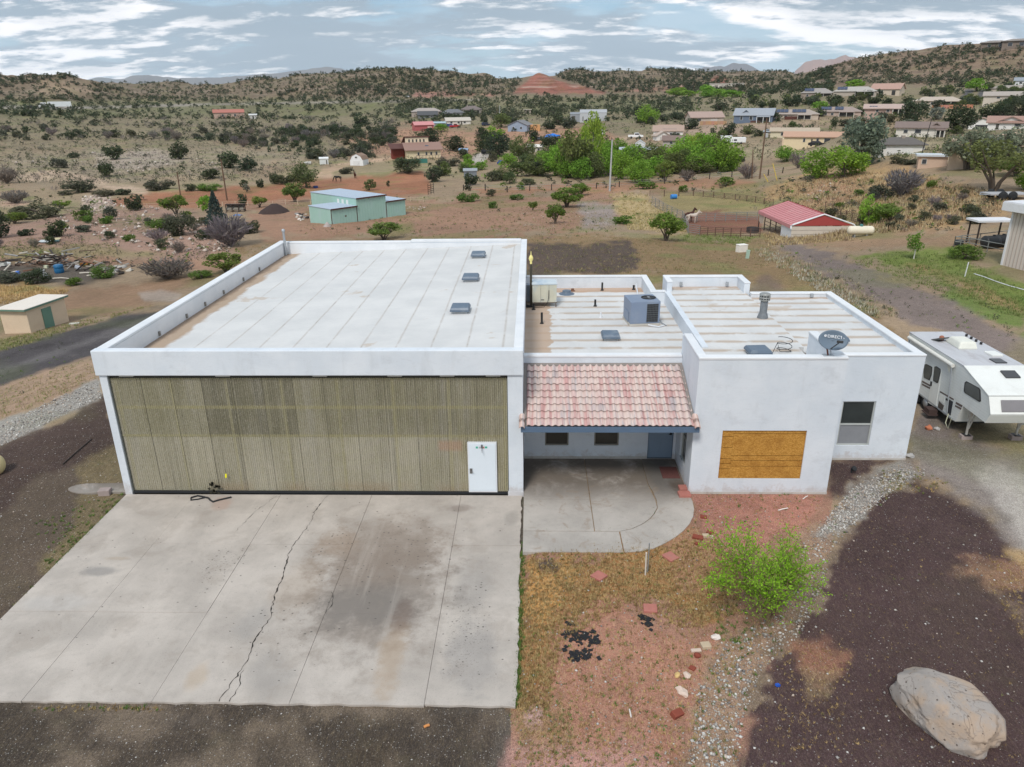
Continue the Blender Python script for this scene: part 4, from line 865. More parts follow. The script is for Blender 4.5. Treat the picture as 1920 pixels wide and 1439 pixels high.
def patio_stains(n, c, p, s):
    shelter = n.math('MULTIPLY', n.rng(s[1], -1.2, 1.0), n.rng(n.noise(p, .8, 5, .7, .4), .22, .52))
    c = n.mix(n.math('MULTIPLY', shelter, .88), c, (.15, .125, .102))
    c = n.mix(n.math('MULTIPLY', n.rng(n.noise(p, 1.3, 6, .65, 1.4), .54, .68), .5), c, (.29, .225, .17))
    c = n.mix(n.math('MULTIPLY', blob(n, s, 4.7, 1.2, .8, 1.6, p, .6), .7), c, (.13, .125, .12)); c = n.mix(n.math('MULTIPLY', blob(n, s, 5.1, .4, .45, .6, p), .75), c, (.10, .075, .06)); return c
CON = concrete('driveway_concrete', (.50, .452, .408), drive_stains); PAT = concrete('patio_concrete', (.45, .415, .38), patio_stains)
drv = empty('concrete_driveway', (0, 0, 0), kind='structure')
xe = [-12.98, -10.71, -7.88, -4.9, -2.01, -.03]; ye = [-8.86, -5.9, -2.85, -.0]
def slab(poly, z, th, mat, par, name='slab', wav=0):
    q = []
    for i, (x, y) in enumerate(poly): q.append((x, y))
    return MB().prism(q, z-th, z).obj(name, mat, par, bevel=.004)
for i in range(5):
    for j in range(3):
        x0, x1, y0, y1 = xe[i]+.004, xe[i+1]-.004, ye[j]+.003, ye[j+1]-.003
        P = [(x0, y0), (x1, y0), (x1, y1), (x0, y1)]
        if i == 4:                               # crumbled right edge
            P = [(x0, y0), (x1+.0, y0)]+[(x1+rnd.uniform(-.045, .015), y0+(y1-y0)*t) for t in np.linspace(.06, .95, 16)]+[(x1, y1), (x0, y1)]
        if j == 0: P = [(x0+(x1-x0)*t, y0+rnd.uniform(-.02, .03)) for t in np.linspace(0, 1, 12)]+P[-2:] if i < 4 else [(x0+(x1-x0)*t, y0+rnd.uniform(-.02, .03)) for t in np.linspace(0, .98, 8)]+P[2:]
        slab(P, rnd.uniform(-.004, .004), .14, CON, drv)
MB().box(-12.95, -.14, -8.80, -.02, -.2, -.02).obj('joint_fill', M('joint_dirt', (.09, .08, .07), .95), drv)
# the long settlement crack, open a few centimetres, and its side branch
def crack(pts, wd, name, z=.009):
    mb = MB(); Lp, Rp = [], []
    fine = []
    for a, b in zip(pts[:-1], pts[1:]):
        k = max(2, int(math.dist(a, b)/.09))
        for t in range(k): fine.append((a[0]+(b[0]-a[0])*t/k+rnd.uniform(-.03, .03), a[1]+(b[1]-a[1])*t/k))
    fine.append(pts[-1])
    V = []; F = []
    for i, (x, y) in enumerate(fine):
        w_ = wd*rnd.choice((.3, .5, .8, 1.0, 1.9)); V += [(x-w_, y, z), (x+w_, y, z)]
    F = [(2*i, 2*i+1, 2*i+3, 2*i+2) for i in range(len(fine)-1)]
    return mb.add(V, F).obj(name, M('crack_dark', (.035, .032, .028), .95), drv)
crack([(-6.33, -.05), (-6.5, -1.0), (-6.42, -1.6), (-6.55, -2.5), (-6.62, -3.3), (-6.45, -4.2), (-6.4, -5.2), (-6.22, -6.1), (-6.35, -6.9), (-6.25, -7.6), (-6.42, -8.82)], .010, 'crack')
crack([(-6.25, -7.9), (-6.15, -8.4), (-6.2, -8.82)], .005, 'crack'); crack([(-4.93, -5.05), (-4.8, -5.5), (-4.88, -5.9)], .006, 'crack'); crack([(-8.0, -.1), (-8.3, -.9), (-8.4, -1.4), (-8.55, -2.2)], .004, 'crack')
pat = empty('concrete_patio', (0, 0, 0), kind='structure')
inner = [(2.84, -2.25), (3.2, -2.12), (3.53, -1.87), (3.80, -1.58), (3.98, -1.28), (4.14, -.92), (4.17, -.45)]
outer = [(2.86, -3.31), (3.3, -3.27), (3.7, -3.12), (4.1, -2.82), (4.45, -2.5), (4.72, -2.18), (4.97, -1.8), (5.15, -1.4), (5.26, -1.0), (5.31, -.5), (5.27, -.03)]
Z = .12
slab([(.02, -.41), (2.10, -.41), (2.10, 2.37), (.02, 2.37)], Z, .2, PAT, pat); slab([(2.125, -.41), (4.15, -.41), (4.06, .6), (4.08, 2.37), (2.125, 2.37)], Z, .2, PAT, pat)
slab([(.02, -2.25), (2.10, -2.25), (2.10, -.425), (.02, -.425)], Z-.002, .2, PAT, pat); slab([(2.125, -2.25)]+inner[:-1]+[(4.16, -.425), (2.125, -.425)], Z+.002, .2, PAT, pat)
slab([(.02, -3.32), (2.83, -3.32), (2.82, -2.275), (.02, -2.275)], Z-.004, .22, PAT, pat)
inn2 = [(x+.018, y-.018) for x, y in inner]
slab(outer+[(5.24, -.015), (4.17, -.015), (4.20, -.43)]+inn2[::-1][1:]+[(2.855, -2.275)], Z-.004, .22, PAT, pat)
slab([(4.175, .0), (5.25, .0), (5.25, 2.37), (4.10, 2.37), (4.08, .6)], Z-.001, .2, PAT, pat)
MB().prism([(.03, -3.28), (2.85, -3.28), (4.4, -2.4), (5.15, -1), (5.2, 2.3), (.03, 2.3)], -.1, Z-.05).obj('joint_fill', M('joint_dark', (.04, .036, .03)), pat)
# old slab and round footing by the left corner
tag(MB().prism([(-14.35+.75*math.cos(t), .35+.33*math.sin(t)) for t in np.linspace(math.pi*.4, math.pi*1.75, 12)]+[(-13.05, .1), (-13.05, .72)], -.06, .03).obj('concrete_apron', PAT, bevel=.01), kind='structure')
# ================================================================== vegetation
def leafmat(name, attr=False):
    n = NT(name); p = n.pos(); base = n.attr('tint') if attr else n.objcol()
    isl = n.N('ShaderNodeNewGeometry').outputs['Random Per Island']
    k = n.math('ADD', n.math('ADD', .62, n.math('MULTIPLY', isl, .80)), n.math('MULTIPLY', n.math('SUBTRACT', n.noise(p, .9, 3, .6), .5), .9))
    g = n.N('ShaderNodeVectorMath', operation='SCALE'); n.l.new(base, g.inputs[0]); n.l.new(k, g.inputs[3])
    hue = n.mix(n.math('MULTIPLY', n.rng(n.noise(p, .35, 3), .45, .7), .35), g.outputs[0], (.14, .13, .05), 'MIX') if attr else n.mix(n.math('MULTIPLY', n.rng(isl, .75, 1.0), .25), g.outputs[0], (.24, .24, .07))
    n.done(hue, .7, 0, .2); tr = n.N('ShaderNodeBsdfTranslucent'); n.l.new(hue, tr.inputs[0]); ms = n.N('ShaderNodeMixShader'); ms.inputs[0].default_value = .38
    n.l.new(n.b.outputs[0], ms.inputs[1]); n.l.new(tr.outputs[0], ms.inputs[2]); n.l.new(ms.outputs[0], n.n['Material Output'].inputs[0]); return n.m
LEAF = leafmat('leaves'); LEAFA = leafmat('leaves_mass', True)
BARK = M('bark', (.13, .105, .085), .95, .25, 6, bump=.3); BARKG = M('bark_grey', (.24, .22, .20), .95, .25, 6)
def quads(P, size, rg, elong=1.0, up=None):
    """leaf cards at points P"""
    n = len(P); u = rg.normal(size=(n, 3)); 
    if up is not None: u = u*.6+up
    u /= np.linalg.norm(u, axis=1)[:, None]; w = np.cross(u, rg.normal(size=(n, 3))); w /= np.linalg.norm(w, axis=1)[:, None]
    s = size*rg.uniform(.6, 1.4, (n, 1)); a = u*s*elong; b = w*s*.55
    V = np.stack([P-a, P+b, P+a, P-b], 1).reshape(-1, 3); F = np.arange(4*n).reshape(n, 4); return V, F
def crown_points(kind, n, rg):
    if kind == 'spruce':
        z = rg.uniform(0, 1, n)**1.4; lay = np.floor(z*9)/9; r = (.5*(1-z)+.02)*(1-.35*(z-lay)*9)*np.sqrt(rg.uniform(.25, 1, n)); t = rg.uniform(0, 2*np.pi, n)
        return np.c_[r*np.cos(t), r*np.sin(t), .04+.96*z]
    nc = {'round': 24, 'juniper': 20, 'poplar': 26, 'spread': 26, 'feather': 26, 'low': 18, 'loose': 20}[kind]
    c = rg.normal(size=(nc, 3)); c /= np.linalg.norm(c, axis=1)[:, None]; c *= rg.uniform(.45, 1, (nc, 1))**.5
    P = {'round': ((.38, .38, .40), .50, .20), 'juniper': ((.36, .36, .40), .48, .20), 'poplar': ((.36, .36, .46), .50, .19), 'spread': ((.40, .40, .22), .70, .15),
         'feather': ((.38, .38, .30), .62, .14), 'low': ((.38, .38, .34), .40, .20), 'loose': ((.38, .38, .36), .56, .15)}[kind]
    c = c*np.array(P[0])+np.array([0, 0, P[1]]); k = rg.integers(0, nc, n); q = rg.normal(size=(n, 3)); q /= np.linalg.norm(q, axis=1)[:, None]
    rad = P[2]*rg.uniform(.7, 1.25, nc)[k]; pts = c[k]+q*(rad*rg.uniform(.25, 1, n)**.45)[:, None]; pts[:, 2] = np.clip(pts[:, 2], .02, 1.05); return pts
def crown_mesh(kind, n, size, rg):
    if kind == 'twig':
        m = n; t = rg.uniform(0, 2*np.pi, m); e = rg.uniform(.1, 1, m)**.6*1.35; r = np.sqrt(rg.uniform(0.02, 1, m))
        d = np.c_[np.sin(e)*np.cos(t)*.5, np.sin(e)*np.sin(t)*.5, np.cos(e)*.55+.35]; P = d*r[:, None]*np.array([1, 1, 1.05]); V, F = quads(P, size*2.6, rg, 1.0, d*2.2)
        V = V.reshape(-1, 4, 3); c = V.mean(1, keepdims=True); b = V[:, 1]-V[:, 3]; V[:, 1] -= b*.40; V[:, 3] += b*.40; return V.reshape(-1, 3), F
    return quads(crown_points(kind, n, rg), size, rg)
def trunk_mesh(kind, rg):
    m = MB()
    if kind in ('juniper', 'low', 'round', 'spruce', 'poplar'):
        top = {'juniper': .5, 'low': .4, 'round': .55, 'spruce': .95, 'poplar': .85}[kind]
        m.tube([(0, 0, -.06), (.01, 0, .15), (-.01, .01, top)], [.045, .035, .01], 6)
        for k in range(5):
            a = k*1.26+rg.uniform(0, .6); h = rg.uniform(.18, .4); m.tube([(0, 0, h), (.16*math.cos(a), .16*math.sin(a), h+.16), (.3*math.cos(a), .3*math.sin(a), h+.3)], [.02, .014, .005], 5)
    else:
        for k in range(5):
            a = k*1.26+rg.uniform(0, .7); f = rg.uniform(.8, 1.1)
            m.tube([(.012*math.cos(a), .012*math.sin(a), -.06), (.06*math.cos(a)*f, .06*math.sin(a)*f, .2), (.18*math.cos(a)*f, .18*math.sin(a)*f, .45), (.34*math.cos(a)*f, .34*math.sin(a)*f, .72)], [.026, .022, .015, .005], 5)
            for j in range(2):
                b = a+rg.uniform(-.9, .9); m.tube([(.15*math.cos(a)*f, .15*math.sin(a)*f, .40), (.26*math.cos(b), .26*math.sin(b), .62), (.36*math.cos(b), .36*math.sin(b), .85)], [.012, .008, .003], 4)
    return m
# species: crown form, colour, bark, words for the label
SPEC = {'juniper': ('juniper', (.064, .088, .048), BARK, 'dark green juniper', 'juniper_tree', 'tree'), 'olive': ('round', (.13, .165, .060), BARK, 'olive green bushy tree', 'bushy_tree', 'tree'),
        'bright': ('round', (.20, .36, .045), BARK, 'bright spring green tree', 'leafy_tree', 'tree'), 'yellow': ('poplar', (.31, .46, .06), BARKG, 'tall yellow green poplar', 'poplar_tree', 'tree'),
        'feather': ('feather', (.165, .235, .050), BARK, 'feathery green mesquite', 'mesquite_tree', 'tree'), 'grey': ('loose', (.24, .265, .21), BARK, 'grey green tree', 'grey_tree', 'tree'),
        'blue': ('juniper', (.150, .195, .160), BARK, 'large dense blue grey cypress', 'cypress_tree', 'tree'), 'spruce': ('spruce', (.075, .115, .095), BARK, 'blue green conical spruce', 'spruce_tree', 'tree'), 'mesquite': ('spread', (.17, .21, .075), BARK, 'wide spreading mesquite with forked trunk', 'mesquite_tree', 'tree'),
        'twig': ('twig', (.215, .185, .175), BARKG, 'leafless grey twiggy shrub', 'bare_shrub', 'shrub'), 'sage': ('low', (.105, .112, .075), BARK, 'grey green desert shrub', 'desert_shrub', 'shrub'),
        'shrub': ('low', (.070, .090, .048), BARK, 'dark green desert shrub', 'desert_shrub', 'shrub'), 'green': ('low', (.125, .205, .040), BARK, 'fresh green low shrub', 'green_shrub', 'shrub')}
_lib = {}
def lib(sp, size):
    """mesh pair for a species at about SIZE pixels, four variants of each"""
    b = 0 if size < 16 else 1 if size < 34 else 2; key = (sp, b)
    if key not in _lib:
        form = SPEC[sp][0]; n, s = ((190, .105), (800, .058), (2600, .032))[b]; out = []
        if form == 'twig': n, s = ((120, .07), (380, .055), (900, .045))[b]
        for v in range(4):
            rg = np.random.default_rng(hash((form, b, v)) % 9999 if False else sum(map(ord, form))*31+b*7+v); V, F = crown_mesh(form, n, s, rg)
            out.append((arr_mesh('crown', V, F, LEAF), trunk_mesh(form if form != 'twig' else 'loose', rg).mesh('trunk')))
            out[-1][1].materials.append(SPEC[sp][2])
        _lib[key] = out
    return _lib[key]
def plant(sp, p, w, h, label, group, px=30, tint=1.0):
    nm, cat = SPEC[sp][4], SPEC[sp][5]; c, t = lib(sp, px)[rnd.randrange(4)]
    root = empty(nm, (p[0], p[1], p[2]-.02*h), rnd.uniform(0, 6.28), label, cat, group)
    root.scale = (w*1.0, w*1.0*rnd.uniform(.9, 1.1), h*1.0)
    k = rnd.uniform(.85, 1.15)*tint; col = SPEC[sp][1]
    if sp == 'mesquite' and px > 90:
        rg = np.random.default_rng(12); V, F = crown_mesh('spread', 1500, .026, rg); c = arr_mesh('crown', V, F, LEAF)
    o = link('crown', c, None, root); o.color = (col[0]*k*rnd.uniform(.92, 1.1), col[1]*k, col[2]*k*rnd.uniform(.85, 1.15), 1)
    if SPEC[sp][0] != 'low' or px > 24: link('trunk', t, None, root)
    return root
ORD = ['first', 'second', 'third', 'fourth', 'fifth', 'sixth', 'seventh', 'eighth', 'ninth', 'tenth', 'eleventh', 'twelfth', 'thirteenth', 'fourteenth', 'fifteenth', 'sixteenth', 'seventeenth', 'eighteenth', 'nineteenth', 'twentieth', 'twenty-first', 'twenty-second']
NUM = ['', 'one', 'two', 'three', 'four', 'five', 'six', 'seven', 'eight', 'nine', 'ten', 'eleven', 'twelve', 'thirteen', 'fourteen', 'fifteen', 'sixteen', 'seventeen', 'eighteen', 'nineteen', 'twenty', 'twenty-one', 'twenty-two']
# place -> [(species, px, py of the foot, height px, width px)]
TREES = {
 'in the green belt left of the grey pole': [('yellow',1110,331,98,36),('yellow',1097,326,80,26),('bright',1130,331,60,32),('bright',1042,330,50,38),('olive',1075,334,78,56),('bright',1060,333,44,40),('bright',1100,332,46,40),('yellow',1041,318,34,18),('bright',1020,322,34,34),('olive',1085,322,60,44),('bright',1052,324,56,34),('bright',1122,326,50,36),('olive',1030,318,40,38),('bright',1068,334,36,36),('yellow',1120,322,78,26),('bright',1090,336,34,38),('olive',1000,322,26,36),('olive',1100,318,58,44),('olive',1012,330,30,46),('olive',1115,334,40,34)],
 'in the green belt right of the grey pole': [('bright',1166,336,42,38),('bright',1178,322,44,44),('olive',1215,316,40,46),('bright',1228,330,34,40),('bright',1285,312,48,46),('olive',1262,326,34,44),('bright',1330,306,46,38),('bright',1345,318,42,40),('yellow',1290,304,44,26),('olive',1310,326,28,40),('bright',1150,328,40,34),('bright',1197,343,36,46),('bright',1190,312,34,52),('olive',1235,322,38,46),('feather',1247,341,36,32),('bright',1265,318,46,54),('yellow',1305,300,44,40),('bright',1318,300,40,36),('bright',1305,322,28,46),('twig',1287,340,22,24),('olive',1340,311,46,36),('bright',1363,322,54,52),('bright',1322,322,40,30),('olive',1280,322,36,30)],
 'beside the houses in mid valley': [('bright',953,315,22,28),('bright',927,262,22,32),('olive',940,240,22,28),('juniper',906,285,40,26),('juniper',935,294,38,44),('olive',978,298,36,40),('juniper',999,266,28,17),('juniper',1040,284,28,46),('juniper',1030,243,16,22),('juniper',1045,235,18,22),('juniper',1067,241,20,26),('bright',1215,233,30,36),('bright',1157,286,22,38),('juniper',1098,275,24,26),('twig',905,262,20,20)],
 'along the valley track': [('olive',940,338,18,34),('olive',956,345,20,22),('sage',925,340,20,26),('juniper',882,348,22,24),('bright',880,322,20,26),('bright',902,319,14,18),('olive',970,330,24,32),('sage',990,348,14,24),('juniper',1005,328,22,36),('olive',985,318,24,26),('shrub',870,298,20,18)],
 'near the brown roofed house': [('juniper',812,342,32,28),('juniper',766,325,28,46),('juniper',807,268,24,40),('juniper',854,283,24,36),('bright',827,247,13,24),('juniper',734,256,17,22),('sage',840,312,18,40),('olive',828,330,24,30),('sage',650,325,12,24)],
 'round the red dirt arena': [('olive',575,352,42,44),('feather',553,379,32,40),('olive',693,358,18,20),('shrub',533,345,22,36),('shrub',513,345,22,16),('feather',487,389,18,28),('juniper',728,351,11,6),('juniper',489,352,16,13),('juniper',458,351,12,14),('grey',463,361,14,12)],
 'on the slope left of the arena': [('juniper',254,394,28,28),('feather',330,402,32,44),('green',300,434,26,42),('sage',342,441,44,50),('spruce',407,421,56,36),('bright',386,396,26,22),('twig',432,463,58,68),('shrub',468,438,28,34),('twig',296,452,22,30),('green',244,452,14,20),('green',156,414,22,30),('shrub',162,398,16,16),('sage',208,412,26,20),('twig',336,474,20,22),('juniper',108,444,32,28),('sage',72,410,34,64),('feather',28,420,20,34),('juniper',2,446,52,40),('shrub',50,442,14,26),('feather',118,392,16,28),('sage',160,435,14,28),('twig',30,382,24,40),('juniper',455,385,22,14)],
 'on the stony rise above the left road': [('juniper',214,299,26,30),('juniper',337,299,32,30),('juniper',432,315,28,32),('juniper',466,321,26,27),('juniper',201,332,27,22),('shrub',397,335,20,28),('sage',148,360,26,52),('sage',126,366,10,22),('shrub',230,366,12,26),('shrub',138,296,10,16),('sage',108,315,20,26),('sage',196,368,14,36),('twig',14,345,30,34),('sage',300,356,22,46),('shrub',355,358,14,22),('green',392,357,14,38)],
 'around the scrap heap': [('green',196,521,26,34),('juniper',71,532,27,38),('twig',316,523,36,74),('feather',425,512,34,62),('green',378,522,16,38),('green',140,535,16,26),('sage',18,528,22,44)],
 'on the bare lot behind the hangar': [('feather',720,450,30,56),('feather',1249,452,48,54),('feather',1041,420,34,36),('feather',1063,388,32,54),('feather',1088,368,22,34),('green',877,379,20,36),('green',971,374,11,24),('green',926,391,15,16),('feather',999,395,17,16),('green',1170,420,17,30),('green',1212,355,16,32),('sage',921,368,14,16)],
 'on the straw slope and ridge': [('mesquite',1862,360,84,118),('grey',1812,318,66,76),('grey',1880,316,66,70),('grey',1846,317,56,60),('feather',1905,330,30,60),('twig',1690,368,48,50),('sage',1650,372,26,40),('feather',1668,416,30,54),('bright',1626,422,48,36),('blue',1610,313,90,70),('bright',1580,332,50,68),('bright',1527,335,48,46),('bright',1476,303,26,40),('twig',1496,316,28,30),('twig',1400,335,28,28),('green',1362,348,18,28),('sage',1678,307,14,20),('sage',1705,308,12,34),('bright',1922,356,34,30)],
 'among the houses on the right': [('juniper',1713,235,44,44),('juniper',1792,248,44,54),('juniper',1852,223,26,30),('juniper',1880,220,28,34),('juniper',1908,222,36,40),('grey',1755,225,22,24),('juniper',1295,242,20,28),('juniper',1365,256,25,22),('olive',1406,252,16,24),('juniper',1456,228,14,15),('bright',1537,206,14,26),('juniper',1524,198,16,22),('juniper',1561,193,15,20),('juniper',1596,194,14,18),('juniper',1624,184,13,18),('juniper',1700,195,14,18),('juniper',1640,195,12,22),('juniper',1617,217,14,14),('juniper',1632,219,13,18),('sage',1585,238,16,26),('juniper',1563,238,17,11),('juniper',1540,218,14,16),('bright',1830,172,20,30),('bright',1600,166,13,30),('juniper',1648,182,13,12),('olive',1855,172,14,12),('olive',1700,282,18,12),('bright',1860,275,14,40),('grey',1700,243,16,24)],
 'on the flat below the far hills': [('bright',1325,183,19,34),('bright',1346,184,15,26),('bright',1373,184,13,30),('bright',1270,180,13,34),('bright',1290,182,11,24),('juniper',1347,208,17,26),('juniper',1412,186,14,24),('juniper',1480,200,16,22),('juniper',1495,198,16,18),('juniper',547,256,19,20),('juniper',628,252,20,17),('juniper',676,235,20,24),('juniper',646,250,13,15),('juniper',694,250,13,13),('juniper',610,250,12,12)],
}
for place, L_ in TREES.items():
    bysp = {}
    for t in L_: bysp.setdefault(t[0], []).append(t)
    for sp, ts in bysp.items():
        ts.sort(key=lambda t: t[1])
        for i, (s_, px, py, h, w) in enumerate(ts):
            p = at(px, py); k = mpp(p); nm = SPEC[sp][3]
            lab = f'{nm} {place}' if len(ts) == 1 else f'{ORD[i]} from left of {NUM[len(ts)]} {nm} plants {place}'
            lab = ' '.join(lab.split()[:16])
            plant(sp, p, w*k*1.34, h*k*1.12, lab, f'{nm}s' if len(ts) > 1 else None, max(h, w))
# --- scattered scrub: regions (polygon px, count, sizes in metres, species mix, where)
SCRUB = [
 ([(-60,228),(380,222),(640,246),(740,262),(730,282),(640,296),(540,292),(420,270),(260,262),(-60,266)], 900, (1.6, 4.6), ('shrub','sage','sage','twig','juniper'), 'in the thicket on the left plain'),
 ([(400,215),(760,225),(700,300),(560,300),(430,262)], 560, (1.8, 5.0), ('shrub','sage','juniper','twig','sage'), 'in the thicket above the arena'),
 ([(-60,184),(700,184),(1300,180),(1300,215),(640,224),(-60,226)], 2400, (1.6, 5.0), ('juniper','shrub','shrub','sage'), 'on the flat under the far hills'),
 ([(700,190),(1290,184),(1290,236),(1000,232),(760,232)], 700, (2.0, 5.0), ('juniper','shrub','sage'), 'behind the valley houses'),
 ([(-80,186),(640,190),(640,112),(400,130),(-80,118)], 2900, (1.7, 4.3), ('juniper','shrub','sage'), 'on the left hills'),
 ([(630,182),(960,180),(1010,110),(640,106)], 2700, (1.8, 4.4), ('juniper','juniper','sage'), 'on the mesa slope'),
 ([(985,106),(1290,110),(1300,176),(1130,174),(1050,148),(1010,130)], 2000, (1.8, 4.4), ('juniper','juniper','sage'), 'on the mesa right of the red face'),
 ([(1280,112),(1560,108),(1560,176),(1280,178)], 2000, (2.0, 5.0), ('juniper','juniper','shrub'), 'on the middle ridge'),
 ([(1540,160),(1560,105),(1700,76),(1800,64),(1980,60),(1980,158),(1760,160)], 2300, (1.4, 4.0), ('juniper','shrub','sage','sage'), 'on the right hill'),
 ([(1290,176),(1560,168),(1980,156),(1980,200),(1640,205),(1300,212)], 480, (2.0, 4.6), ('juniper','shrub','olive'), 'between the hill houses'),
 ([(1290,205),(1900,200),(1900,250),(1300,262)], 190, (1.4, 3.4), ('juniper','sage','olive'), 'between the right houses'),
 ([(-60,266),(400,262),(560,296),(480,330),(200,330),(-60,330)], 260, (.7, 2.0), ('sage','shrub','twig'), 'on the stony rise'),
 ([(-60,340),(260,372),(330,400),(420,420),(440,470),(300,480),(-60,470)], 210, (.5, 1.7), ('sage','twig','shrub','green'), 'on the rocky left slope'),
 ([(850,268),(1000,262),(1400,280),(1400,326),(1180,338),(860,338)], 170, (1.2, 3.2), ('bright','olive','sage','green'), 'in the undergrowth of the green belt'),
 ([(820,300),(1180,330),(1400,340),(1400,360),(1000,362),(830,360)], 90, (.6, 1.8), ('sage','green','shrub'), 'beside the post fence'),
 ([(1460,330),(1760,340),(1900,380),(1840,420),(1560,436),(1440,390)], 150, (.5, 1.5), ('sage','twig','green','sage'), 'in the straw slope'),
 ([(600,370),(900,362),(1200,360),(1200,420),(900,440),(600,430)], 110, (.25, .7), ('sage','green'), 'on the bare lot'),
 ([(1430,440),(1480,455),(1560,500),(1690,590),(1640,590),(1500,500)], 22, (.2, .45), ('sage','sage','green'), 'along the gravel drive'),
 ([(640,235),(1280,236),(1280,290),(900,300),(640,262)], 170, (1.0, 3.2), ('juniper','sage','shrub'), 'between the valley houses'),
]
cand = []
BARE = ([(958,177),(975,160),(1010,133),(1050,152),(1110,168),(1135,175)], [(1790,190),(1812,164),(1850,164),(1850,190)])
for poly, cnt, (s0, s1), mixs, where in SCRUB:
    P = np.array(poly); ab = np.c_[rng.uniform(P[:, 0].min(), P[:, 0].max(), cnt*6), rng.uniform(P[:, 1].min(), P[:, 1].max(), cnt*6)]
    ab = ab[polydist(ab[:, 0], ab[:, 1], poly) > 0][:cnt]
    for z in BARE: ab = ab[(polydist(ab[:, 0], ab[:, 1], z) < 0) | (rng.random(len(ab)) > .93)]   # kept off the bare rock face and the asphalt
    pts = at_many(ab); clump = fbm(pts[:, 0]/40, pts[:, 1]/40, 2, 90)
    for p, cl in zip(pts, clump):
        if (cl < .42 and rng.random() < .7) or math.hypot(p[0]-CAM[0], p[1]-CAM[1]) > 1500: continue
        s = s0+(s1-s0)*rng.random()**1.8; cand.append((s/mpp(p), mixs[rng.integers(len(mixs))], p, s, where))
cand.sort(key=lambda c: -c[0])
NI = 285
for px, sp, p, s, where in cand[:NI]:
    plant(sp, p, s*1.15, s*rng.uniform(.75, 1.0), f'{SPEC[sp][3]} scattered {where}', f'{SPEC[sp][3]}s {where}', px)
def mass(name, lst, nq):
    VV, FF, CC = [], [], []; k = 0
    bank = {}
    for px, sp, p, s, where in lst:
        form = SPEC[sp][0]; v = rng.integers(6); key = (form, v)
        if key not in bank:
            rg = np.random.default_rng(sum(map(ord, form))+int(v)*17); bank[key] = crown_mesh(form, nq if form != 'twig' else nq+20, (.15) if form != 'twig' else .07, rg)
        V, F = bank[key]; t = rng.uniform(0, 6.28); c_, s_ = math.cos(t), math.sin(t); w = s*1.15; h = s*rng.uniform(.75, 1.05)
        VV.append(np.c_[(V[:, 0]*c_-V[:, 1]*s_)*w+p[0], (V[:, 0]*s_+V[:, 1]*c_)*w+p[1], V[:, 2]*h+p[2]-.08*h]); FF.append(F+k); k += len(V)
        col = np.array(SPEC[sp][1])*rng.uniform(.8, 1.2); CC.append(np.repeat(np.r_[col, 1][None], len(V), 0))
    me = arr_mesh(name, np.concatenate(VV), np.concatenate(FF), LEAFA); a = me.attributes.new('tint', 'FLOAT_COLOR', 'POINT'); a.data.foreach_set('color', np.concatenate(CC).astype(np.float32).ravel())
    return tag(link(name, me), kind='stuff')
mass('desert_shrubbery', cand[NI:], 26)
# the skyline of far junipers on the mesa top
top = []
for px in np.arange(-60, 1560, 4.5):
    prof = np.interp(px, [c[0] for c in CTRL_D[14:32]], [c[1] for c in CTRL_D[14:32]]) if px < 1480 else 130
    p = at(px+rng.uniform(-2, 2), prof+rng.uniform(1.5, 6)); s = rng.uniform(1.8, 4.4)
    if math.hypot(p[0], p[1]) < 1500: top.append((1, 'juniper', p, s, ''))
mass('ridge_treeline', top, 40)

# low plants too small to count, thick over the fields
low = []
for poly, n_, s0, s1, mixs in (([(-60,225),(760,225),(860,262),(860,300),(560,318),(480,340),(200,345),(-60,345)], 6500, .4, 1.5, ('sage','sage','shrub','twig')), ([(700,215),(1290,215),(1290,300),(860,300)], 2400, .4, 1.4, ('sage','shrub','green','sage')), ([(1280,200),(1925,190),(1925,262),(1700,300),(1300,300)], 2600, .4, 1.5, ('sage','shrub','green','sage')),
                            ([(-60,345),(200,375),(440,425),(460,470),(330,505),(-60,495)], 1700, .2, .7, ('sage','green','twig','sage')), ([(480,380),(900,355),(1200,350),(1290,430),(990,455),(560,440)], 1600, .12, .4, ('sage','green')), ([(1290,335),(1780,330),(1900,380),(1850,430),(1600,440),(1430,400),(1300,360)], 900, .25, .8, ('sage','twig','green','sage')), ([(-60,650),(120,610),(180,660),(0,770),(-60,800)], 160, .06, .22, ('green','sage')), ([(1440,440),(1620,450),(1900,560),(1900,640),(1680,590),(1500,500)], 260, .08, .3, ('green','sage'))):
    P = np.array(poly); ab = np.c_[rng.uniform(P[:, 0].min(), P[:, 0].max(), n_*3), rng.uniform(P[:, 1].min(), P[:, 1].max(), n_*3)]; ab = ab[polydist(ab[:, 0], ab[:, 1], poly) > 0][:n_]; pt = at_many(ab); cl = fbm(pt[:, 0]/12, pt[:, 1]/12, 3, 91)
    ar = polydist(ab[:, 0], ab[:, 1], [(190,380),(330,362),(500,347),(620,337),(790,323),(808,366),(600,374),(330,390)]) > 0
    for p, c_, a_ in zip(pt, cl, ar):
        if c_ > .36 and not a_: low.append((1, mixs[rng.integers(len(mixs))], p, s0+(s1-s0)*rng.random()**1.6, ''))
mass('low_scrub', low, 11)
